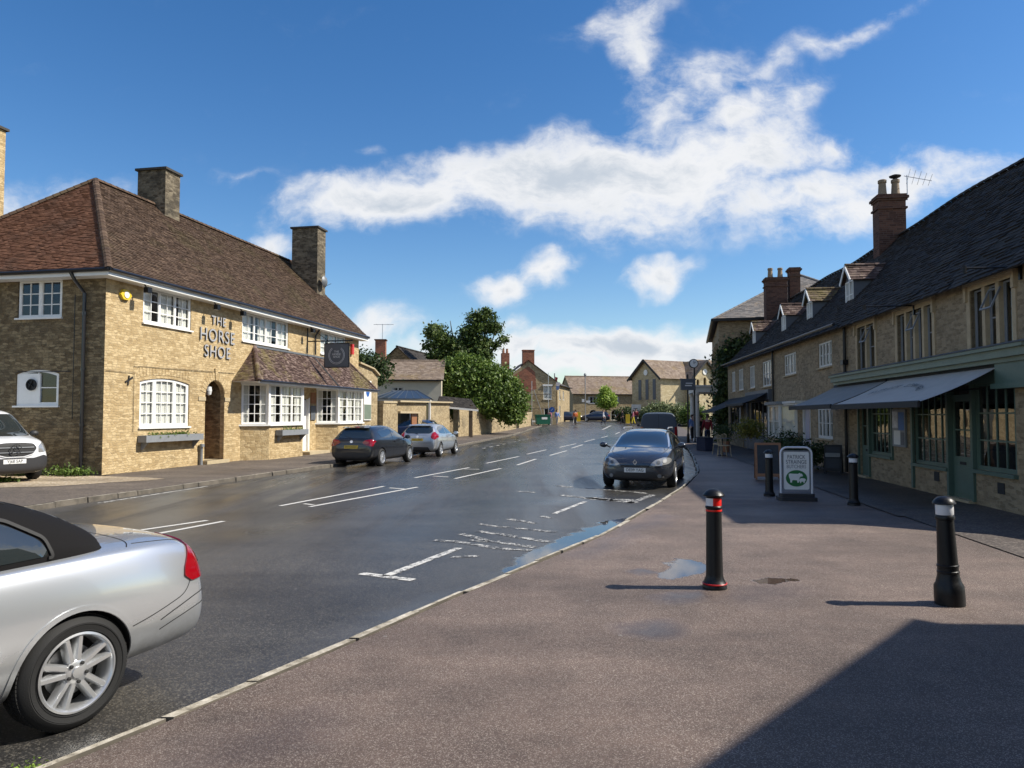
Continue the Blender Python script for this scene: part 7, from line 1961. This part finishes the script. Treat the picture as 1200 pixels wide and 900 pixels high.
fence_o = thing('site_barrier', 'low white-topped barrier in front of the scaffold', 'barrier', (1.6, 86.4, gz(86)), radians(10)); MB().box(0, 3.0, -.03, .03, .35, .55).box(0, .08, -.1, .1, 0, .9).box(2.9, 3.0, -.1, .1, 0, .9).build('rail', 'white_paint', fence_o)
H2 = box_house('corner_building', 'brown stone building with hipped roof and flags at the street corner', (6.0, 97.5, gz(97)), radians(80), 12, 7.5, 4.9, 6.7, 'wall_stone', 'welsh_slate', [(1.5, 2.6, 3.0, 4.2), (5, 6.1, 3.0, 4.2), (1.4, 2.6, .7, 2.1)], hip=3)
H2.rotation_euler = (0, 0, radians(78))
Hc = box_house('arcaded_building', 'long far stone building with arched ground-floor openings across the junction', (9.8, 119, gz(119)), radians(12), 22.5, 8, 4.3, 7.3, 'wall_stone', 'warm_slate',
          [(2.6, 4.2, 2.7, 3.8), (6.2, 7.8, 2.7, 3.8), (2.7, 4.1, 0.0, 1.7, [2], .6), (6.4, 7.8, .0, 1.7, [2], .6), (11.4, 13.0, .0, 1.7, [2], .6), (17.9, 19.4, 2.3, 3.9), (14.5, 16, .1, 1.6)], tw=(.3, .35))
chimney(Hc, 15.3, 16.3, 3.6, 4.4, 6.5, 8.0, 'old_brick', 'lead', T=None)
MB().beam((16.0, -.2, 4.3), (14.5, 4, 7.4), .3, .12).build('valley', 'lead', Hc)
MB().box(16.2, 19.6, -.7, .0, 1.75, 2.05).build('shop_fascia', 'white_paint', Hc)
# hall with lancet windows, turned toward the right
hall = thing('gabled_hall', 'honey stone hall with twin gables and lancet windows at the road end', 'hall', (20.7, 103, gz(103)), radians(30))
# local x to the right-back, y into the building
q = MB()
q.wall([(0, -1), (4.6, -1), (4.6, 6.2), (0, 6.2)], [], 0)                     # long side
q.face([(0, 0, -1), (0, 0, 6.2), (0, 3.1, 8.6), (0, 6.2, 6.2), (0, 6.2, -1)])  # left gable
lan = [archrect(a, a+.55, 3.6, 5.9, .25, 8) for a in (6.0, 7.4)]+[archrect(8.8, 9.35, 3.2, 5.4, .25, 8)]
q.wall([(4.6, -1), (9.8, -1), (9.8, 6.2), (7.2, 8.5), (4.6, 6.2)], [archrect(5.6, 6.15, 3.6, 5.9, .27, 8), archrect(6.95, 7.5, 3.6, 6.2, .27, 8), archrect(8.3, 8.85, 3.6, 5.9, .27, 8)], -1.2, .3)
q.face([(4.6, -1.2, -1), (4.6, 0, -1), (4.6, 0, 6.2), (4.6, -1.2, 6.2)]); q.face([(9.8, -1.2, -1), (9.8, 8, -1), (9.8, 8, 6.2), (9.8, -1.2, 6.2)])
q.wall([(9.8, -1), (19, -1), (19, 5.9), (9.8, 5.9)], [archrect(a, a+.6, 2.2, 4.9, .28, 8) for a in (10.6, 11.9, 13.2, 14.5, 15.8)], .4, .3)
q.build('wall', 'pale_stone', hall)
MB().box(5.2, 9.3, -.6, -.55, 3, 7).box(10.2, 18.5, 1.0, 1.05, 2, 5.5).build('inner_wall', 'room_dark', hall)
q = MB()
for a in (1.0, 2.55, 4.1): q.box(-.06, .01, a, a+.6, 3.0, 5.9)
go_ = q.build('lancet', 'slate_paint', hall)
MB().lathe([(.42, 0), (.42, .05), (0, .05)], 16, (-.08, 3.1, 6.9), 'x').build('roundel', 'white_paint', hall); MB().lathe([(.42, 0), (.42, .05), (0, .05)], 16, (7.2, -1.28, 7.0), 'y').build('roundel', 'white_paint', hall)
r = MB(); tiles(r, (-.5, -.5, 5.9), (4.9, -.5, 5.9), (7.0, 3.1, 8.75), (-.5, 3.1, 8.75), .3, .35, .02); tiles(r, (9.8, 6.7, 5.9), (-.5, 6.7, 5.9), (-.5, 3.1, 8.75), (9.8, 3.1, 8.75), .3, .35, .02)
tiles(r, (4.3, 3, 5.9), (4.3, -1.7, 5.9), (7.2, -1.7, 8.7), (7.2, 3.1, 8.7), .3, .35, .02); tiles(r, (10.1, -1.7, 5.9), (10.1, 6, 5.9), (7.2, 6, 8.7), (7.2, -1.7, 8.7), .3, .35, .02)
tiles(r, (9.6, 0, 5.7), (19.3, 0, 5.7), (19.3, 3.6, 9.2), (9.6, 3.6, 9.2), .3, .35, .02)
r.build('roof', 'warm_slate', hall)
q = MB(); q.beam((-.52, -.5, 5.8), (-.52, 3.1, 8.68), .06, .3); q.beam((-.52, 6.7, 5.8), (-.52, 3.1, 8.68), .06, .3); q.build('barge_board', 'matt_black', hall); q = MB(); q.beam((4.3, -1.72, 5.8), (7.2, -1.72, 8.62), .06, .25); q.beam((10.1, -1.72, 5.8), (7.2, -1.72, 8.62), .06, .25); q.build('barge_board', 'matt_black', hall)
q = MB()
for i in range(9):
    q.box(-.03, .35 if i % 2 else .22, -.03, .04, i*.7, i*.7+.34); q.box(4.6, 4.95 if i % 2 else 4.8, -1.24, -1.16, i*.7, i*.7+.34)
q.build('quoins', 'dressed_stone', hall)
# ================================================================== TALL IVY HOUSE AND PORTICO (right, beyond the bistro)
IV = thing('tall_house', 'tall stone house with hipped slate roof and ivy beyond the bistro', 'house', (13.15, 46.9, 0), radians(76.5))
q = MB(); IL = 14.0; ID = 11.0; IE = 7.75
q.face([(0, 0, 0), (0, -ID, 0), (0, -ID, IE), (0, 0, IE)])
q.wall([(0, 0), (IL, 0), (IL, IE), (0, IE)], [rect(a, a+1.1, 4.6, 6.4) for a in (1.2, 4.0, 6.8, 9.6)], 0, .15, flip=True)
q.face([(IL, 0, 0), (IL, 0, IE), (IL, -ID, IE), (IL, -ID, 0)]); q.face([(0, -ID, 0), (IL, -ID, 0), (IL, -ID, IE), (0, -ID, IE)])
q.build('wall', 'grey_stone', IV)
for a in (1.2, 4.0, 6.8, 9.6): window(IV, a, a+1.1, 4.6, 6.4, [2, 2], 3, y=.05, T=Matrix.Scale(-1, 4, (0, 1, 0)))
r = MB(); RZi = 11.3
A0, A1, A2, A3 = (-.4, .4, IE), (IL+.4, .4, IE), (IL+.4, -ID-.4, IE), (-.4, -ID-.4, IE); B0, B1 = (4.6, -ID/2, RZi), (IL-4.6, -ID/2, RZi)
tiles(r, A3, A0, B0, B0, .25, .3, .02); tiles(r, A0, A1, B1, B0, .25, .3, .02); tiles(r, A1, A2, B1, B1, .4, .5, .02); tiles(r, A2, A3, B0, B1, .4, .5, .02)
ridge_tiles(r, A0, B0, .1, .4); ridge_tiles(r, A3, B0, .1, .4); r.build('roof', 'welsh_slate', IV)
q = MB(); q.beam(A0, A3, .14, .16); q.beam(A0, A1, .14, .16); q.build('gutter', 'black_iron', IV)
# portico on slender columns
po = thing('portico', 'pale columned entrance porch standing on the pavement beyond the bistro', 'porch', (12.35, 49.3, 0), radians(80))
MB().box(-.2, 4.4, -1.7, .3, 3.25, 3.6).box(-.3, 4.5, -1.8, .4, 3.6, 3.72).build('entablature', 'offwhite_paint', po)
for a, b in ((0, .05), (4.1, .05)): MB().lathe([(.26, 0), (.26, .15), (.20, .22), (.19, 1.2), (.165, 3.0), (.22, 3.1), (.24, 3.25)], 18, (a, b, 0)).build('column', 'offwhite_paint', po)
MB().box(-.15, .15, -1.7, -1.35, 0, 3.25).box(3.95, 4.25, -1.7, -1.35, 0, 3.25).box(0.3, 3.9, -1.75, -1.7, 0, 3.2).build('pilaster', 'offwhite_paint', po)
ivy = thing('ivy', 'dark ivy climbing the end wall of the tall house above the bistro roof', 'ivy', (13.4, 46.6, 0))
foliage('leaves', 'leaf_dark', [(.2, 0, 1.8, .9, .35, 2.0), (.5, 0, 4.4, 1.1, .35, 1.7), (1.8, -.1, 5.6, 2.0, .4, 1.1), (3.2, -.1, 5.9, 1.5, .35, .8)], 700, 22, .16, ivy, spread=.28, seed=21, shell=.1)
MB().tube([(.1, .1, 0), (.3, .15, 2), (.6, .1, 4.5), (1.6, .1, 5.5)], [.08, .06, .05, .03], 6).build('stem', 'bark', ivy)
# signs and posts near the portico
sp = thing('hanging_sign', 'dark framed pub sign on a black post in front of the portico', 'sign', (11.05, 46.5, 0), radians(8))
MB().tube([(0, 0, 0), (0, 0, 4.3)], .055, 8).lathe([(.09, 0), (.09, .5), (.055, .6)], 10).build('post', 'black_iron', sp); MB().box(-.45, .5, -.06, .06, 3.3, 3.95).box(-.5, .55, -.08, .08, 3.95, 4.02).build('board', 'slate_paint', sp)
MB().box(-.2, .25, -.068, -.062, 3.55, 3.62).box(-.15, .3, -.068, -.062, 3.70, 3.76).build('pale_lines', 'lamp_glass', sp)
ck = thing('street_clock', 'round white clock on a tall thin pole by the portico', 'clock', (11.75, 47.6, 0))
MB().tube([(0, 0, 0), (0, 0, 5.3)], .05, 8).build('pole', 'black_iron', ck); MB().lathe([(.30, -.08), (.30, .08)], 24, (-.05, 0, 5.05), 'y').build('case', 'black_iron', ck); MB().lathe([(.25, -.0), (0, -.0)], 24, (-.05, -.085, 5.05), 'y').build('dial', 'white_paint', ck)
MB().beam((-.05, -.10, 5.05), (.08, -.10, 5.15), .02, .02).beam((-.05, -.10, 5.05), (-.05, -.10, 5.22), .02, .02).build('hands', 'matt_black', ck)
rs_ = thing('road_sign', 'white rectangular direction sign on a grey post across the junction', 'sign', (15.6, 93.0, gz(93)))
MB().tube([(0, 0, 0), (0, 0, 1.6)], .04, 6).build('post', 'galv', rs_); MB().box(-.6, .6, -.03, 0, 1.2, 2.3).build('panel', 'galv', rs_); MB().box(-.35, .2, -.036, -.031, 1.75, 1.85).box(-.2, .35, -.036, -.031, 1.5, 1.58).build('arrow_marks', 'slate_paint', rs_)
MB().box(-.7, .7, -.3, .3, 0, .14).build('base', 'dressed_stone', rs_)
ds = thing('direction_sign', 'round blue keep-left sign above the people in pink', 'sign', (4.75, 88.2, gz(88)))
MB().tube([(0, 0, 0), (0, 0, 1.8)], .04, 6).build('post', 'grey_paint', ds); MB().lathe([(.34, -.02), (.34, .02)], 24, (0, -.05, 1.75), 'y').build('disc', 'blue_paint', ds); MB().beam((.13, -.08, 1.88), (-.13, -.08, 1.64), .04, .04).build('arrow', 'white_paint', ds)
tall = thing('flag_pole', 'tall thin dark pole with small flags at the street corner', 'pole', (5.3, 92.0, gz(92)))
MB().tube([(0, 0, 0), (0, 0, 6.2)], .07, 6).build('pole', 'grey_paint', tall)
for k, (a, z_, mm) in enumerate(((.3, 5.3, 'cloth_red'), (.6, 4.7, 'cloth_white'), (.5, 4.2, 'cloth_blue'))):
    MB().face([(0, 0, z_), (a, .1, z_-.1), (a+.1, .15, z_+.4), (0, 0, z_+.5)]) if False else MB().prism([(0, z_), (a, z_-.12), (a+.12, z_+.35), (0, z_+.5)], 0, .02).build('flag', mm, tall)
lp = thing('lamp_post', 'tall thin grey lamp post with two white signs across the junction', 'lamp post', (9.9, 100, gz(100)))
MB().tube([(0, 0, 0), (0, 0, 6.0)], .06, 6).lathe([(.12, 0), (.2, .3), (.1, .5)], 8, (0, 0, 6.0)).build('post', 'grey_paint', lp); MB().box(-.45, -.12, -.05, 0, 2.6, 3.0).box(.12, .65, -.05, 0, 2.5, 2.8).build('sign_panel', 'white_paint', lp)
for (x_, y_, lb, mm, w_, h_) in ((8.6, 96.0, 'yellow reflective marker on a traffic island in the junction', 'yellow_paint', .28, 1.0), (13.9, 88.9, 'yellow warning board beside the crossing pair', 'yellow_paint', .25, .9)):
    kk = thing('marker_board', lb, 'sign', (x_, y_, gz(y_)), 0); MB().prism(rounded([(-w_, .1), (w_, .1), (w_, h_+.3), (-w_, h_+.3)], .12), -.08, .08).build('shell', mm, kk); MB().box(-.3, .3, -.2, .2, 0, .1).build('base', 'dressed_stone', kk)
bn = thing('wheelie_skip', 'dark green lidded bin standing at the kerb by the scaffolded house', 'bin', (3.55, 85.6, gz(85.6)), radians(8))
MB().prism([(-.75, .15), (.75, .15), (.85, 1.15), (-.85, 1.15)], -.5, .5).build('bin_body', 'dark_green_plastic', bn); MB().prism([(-.9, 1.15), (.9, 1.15), (.85, 1.26), (-.85, 1.26)], -.55, .55).build('lid', 'dark_green_plastic', bn); MB().box(-.2, .45, -.515, -.50, .7, .95).build('sticker', 'white_paint', bn)
for sx in (-.6, .6): MB().lathe([(.09, -.04), (.09, .04)], 10, (sx, -.4, .09), 'y').build('wheel', 'tyre', bn)
# bike-like cone / white temporary sign leg
wl = thing('folding_sign', 'thin white-legged roadworks sign frame in the junction', 'sign', (7.9, 93.0, gz(93))); MB().tube([(-.2, 0, 0), (-.05, 0, 1.3), (.25, 0, 0)], .035, 5).build('legs', 'white_paint', wl); MB().box(-.4, .25, -.02, .02, .9, 1.5).build('back', 'grey_paint', wl)

# ================================================================== TREES
def tree(name, lab, x, y, z, trunk, limbs, blobs, mat, n, per, leaf, seed, spread=.35, shell=.45):
    t_ = thing(name, lab, 'tree', (x, y, z))
    q = MB(); q.tube(trunk[0], trunk[1], 9)
    tr_ = q.build('trunk', 'bark', t_, smooth=60)
    q = MB()
    for (pts, rr) in limbs: q.tube(pts, rr, 6)
    if limbs: q.build('limbs', 'bark', tr_, smooth=60)
    foliage('crown', mat, blobs, n, per, leaf, t_, spread=spread, seed=seed, shell=shell)
    return t_
tree('broad_tree', 'bushy bright green tree hanging over the street wall', -3.6, 67.0, .2, ([(0, 0, 0), (.1, 0, 1.5), (.2, .1, 3.2), (.1, 0, 5)], [.32, .26, .2, .1]),
     [([(.1, 0, 1.6), (-1.5, .3, 3.4), (-2.8, .2, 4.4)], [.15, .1, .04]), ([(.2, 0, 2.2), (1.7, -.3, 3.6), (2.8, -.2, 4.0)], [.15, .1, .04]), ([(.2, 0, 3), (.5, -.8, 4.6), (.9, -1, 5.6)], [.12, .08, .03])],
     [(-.6, 0, 4.7, 2.6, 2.2, 2.1), (1.6, 0, 4.2, 2.3, 2.0, 2.0), (-2.6, 0, 3.6, 2.0, 1.8, 1.8), (2.9, .2, 3.0, 1.9, 1.6, 1.7), (.4, -.8, 2.7, 2.4, 1.6, 1.2), (3.6, 0, 1.9, 1.0, 1.2, 1.0), (-1.2, .2, 2.3, 2.4, 1.6, 1.1)], 'leaf_green', 2300, 24, .19, 31, spread=.30, shell=.55)
tree('ivy_clad_tree', 'taller dark gnarled tree with a broken crown behind the bushy tree', -4.9, 71.5, .1, ([(0, 0, 0), (-.2, 0, 3), (.1, 0, 6), (-.1, 0, 8.5), (.5, 0, 10.2)], [.5, .42, .34, .2, .08]),
     [([(0, 0, 5.5), (2.0, 0, 7.0), (3.1, 0, 8.0), (3.6, 0, 8.9), (4.3, 0, 8.7)], [.2, .15, .1, .07, .03]), ([(0, 0, 6.0), (-2.0, 0, 8.2), (-3.0, 0, 9.6)], [.2, .12, .04]), ([(0, 0, 7.4), (1.4, 0, 9.6), (1.9, 0, 11.2)], [.16, .1, .04]), ([(2.4, 0, 7.3), (3.4, 0, 10), (3.2, 0, 11)], [.08, .05, .03]), ([(.2, 0, 7), (-.9, 0, 9.5), (-1.1, 0, 10.8)], [.12, .07, .03])],
     [(-2.5, 0, 9.7, 1.0, 1.2, .6), (-1.9, 0, 8.9, .9, 1, .6), (-.6, 0, 8.4, 1.0, 1.2, .9), (.6, 0, 9.4, .8, 1, .8), (1.6, 0, 10.2, .9, 1, .7), (2.2, 0, 11.3, .8, .8, .5), (1.1, 0, 11.0, .6, .7, .4), (3.1, 0, 10.1, .8, .9, .5), (0, 0, 7.0, 1.7, 1.5, 1.2), (1.8, 0, 8.6, 1.0, 1.1, .7), (1.7, 0, 7.5, 1.2, 1.2, .8), (-1.9, 0, 7.5, 1.1, 1.2, .9), (4.0, 0, 9.0, .5, .4, .3), (3.4, 0, 8.3, .4, .4, .3), (-3.2, 0, 8.4, .45, .5, .4)], 'leaf_mid', 900, 18, .21, 32, spread=.25, shell=.5)
tree('young_tree', 'small lime green tree in front of the far arcaded building', 14.1, 111, gz(111), ([(0, 0, 0), (0, 0, 1.8), (0, 0, 3.6)], [.12, .1, .05]), [([(0, 0, 1.8), (.9, 0, 3)], [.06, .02]), ([(0, 0, 1.9), (-.9, 0, 3)], [.06, .02])],
     [(0, 0, 2.9, 1.4, 1.3, 1.1), (-.1, 0, 4.0, .8, .8, 1.0), (.5, 0, 3.3, .9, .9, .8)], 'leaf_lime', 420, 18, .2, 33, spread=.22)
tree('dark_tree', 'dark bushy tree top showing over the low pub annex', -10.3, 52, 0, ([(0, 0, 0), (0, 0, 2), (0, 0, 4)], [.2, .15, .08]), [], [(0, 0, 4.9, 1.5, 1.4, 1.1), (-.8, 0, 5.2, 1.0, 1, .8)], 'leaf_dark', 330, 20, .16, 34)
bush('hedge', 'silvery green hedge in front of the honey stone hall', 'hedge', 19.0, 92, gz(92)-.2, 2.6, 1.3, 1.35, 'leaf_silver', 600, 22, .17, seed=41)
bush('hedge', 'darker green bush right of the silvery hedge near the lamp post', 'hedge', 21.6, 88, gz(88)-.2, 1.5, 1.2, 1.35, 'leaf_green', 300, 20, .15, seed=42)
bush('hedge', 'dark low bush left of the silvery hedge behind the van', 'hedge', 15.9, 97, gz(97)-.2, 2.2, 1.2, 1.1, 'leaf_dark', 260, 20, .16, seed=43)
# distant wooded skyline behind the junction buildings
wd = foliage('far_wood', 'leaf_dark', [(-200+i*16+random.uniform(-3, 3), 330+random.uniform(-20, 20), 1, 14, 8, 5+random.uniform(-1.5, 1.5)) for i in range(34)], 2600, 14, 1.3, None, spread=1.6, seed=50, shell=.5)
tag(wd, 'far band of dark woodland along the horizon behind the buildings', 'woodland', kind='stuff')
# houses to the left rear of the pub and behind the row keep the skyline closed from other angles
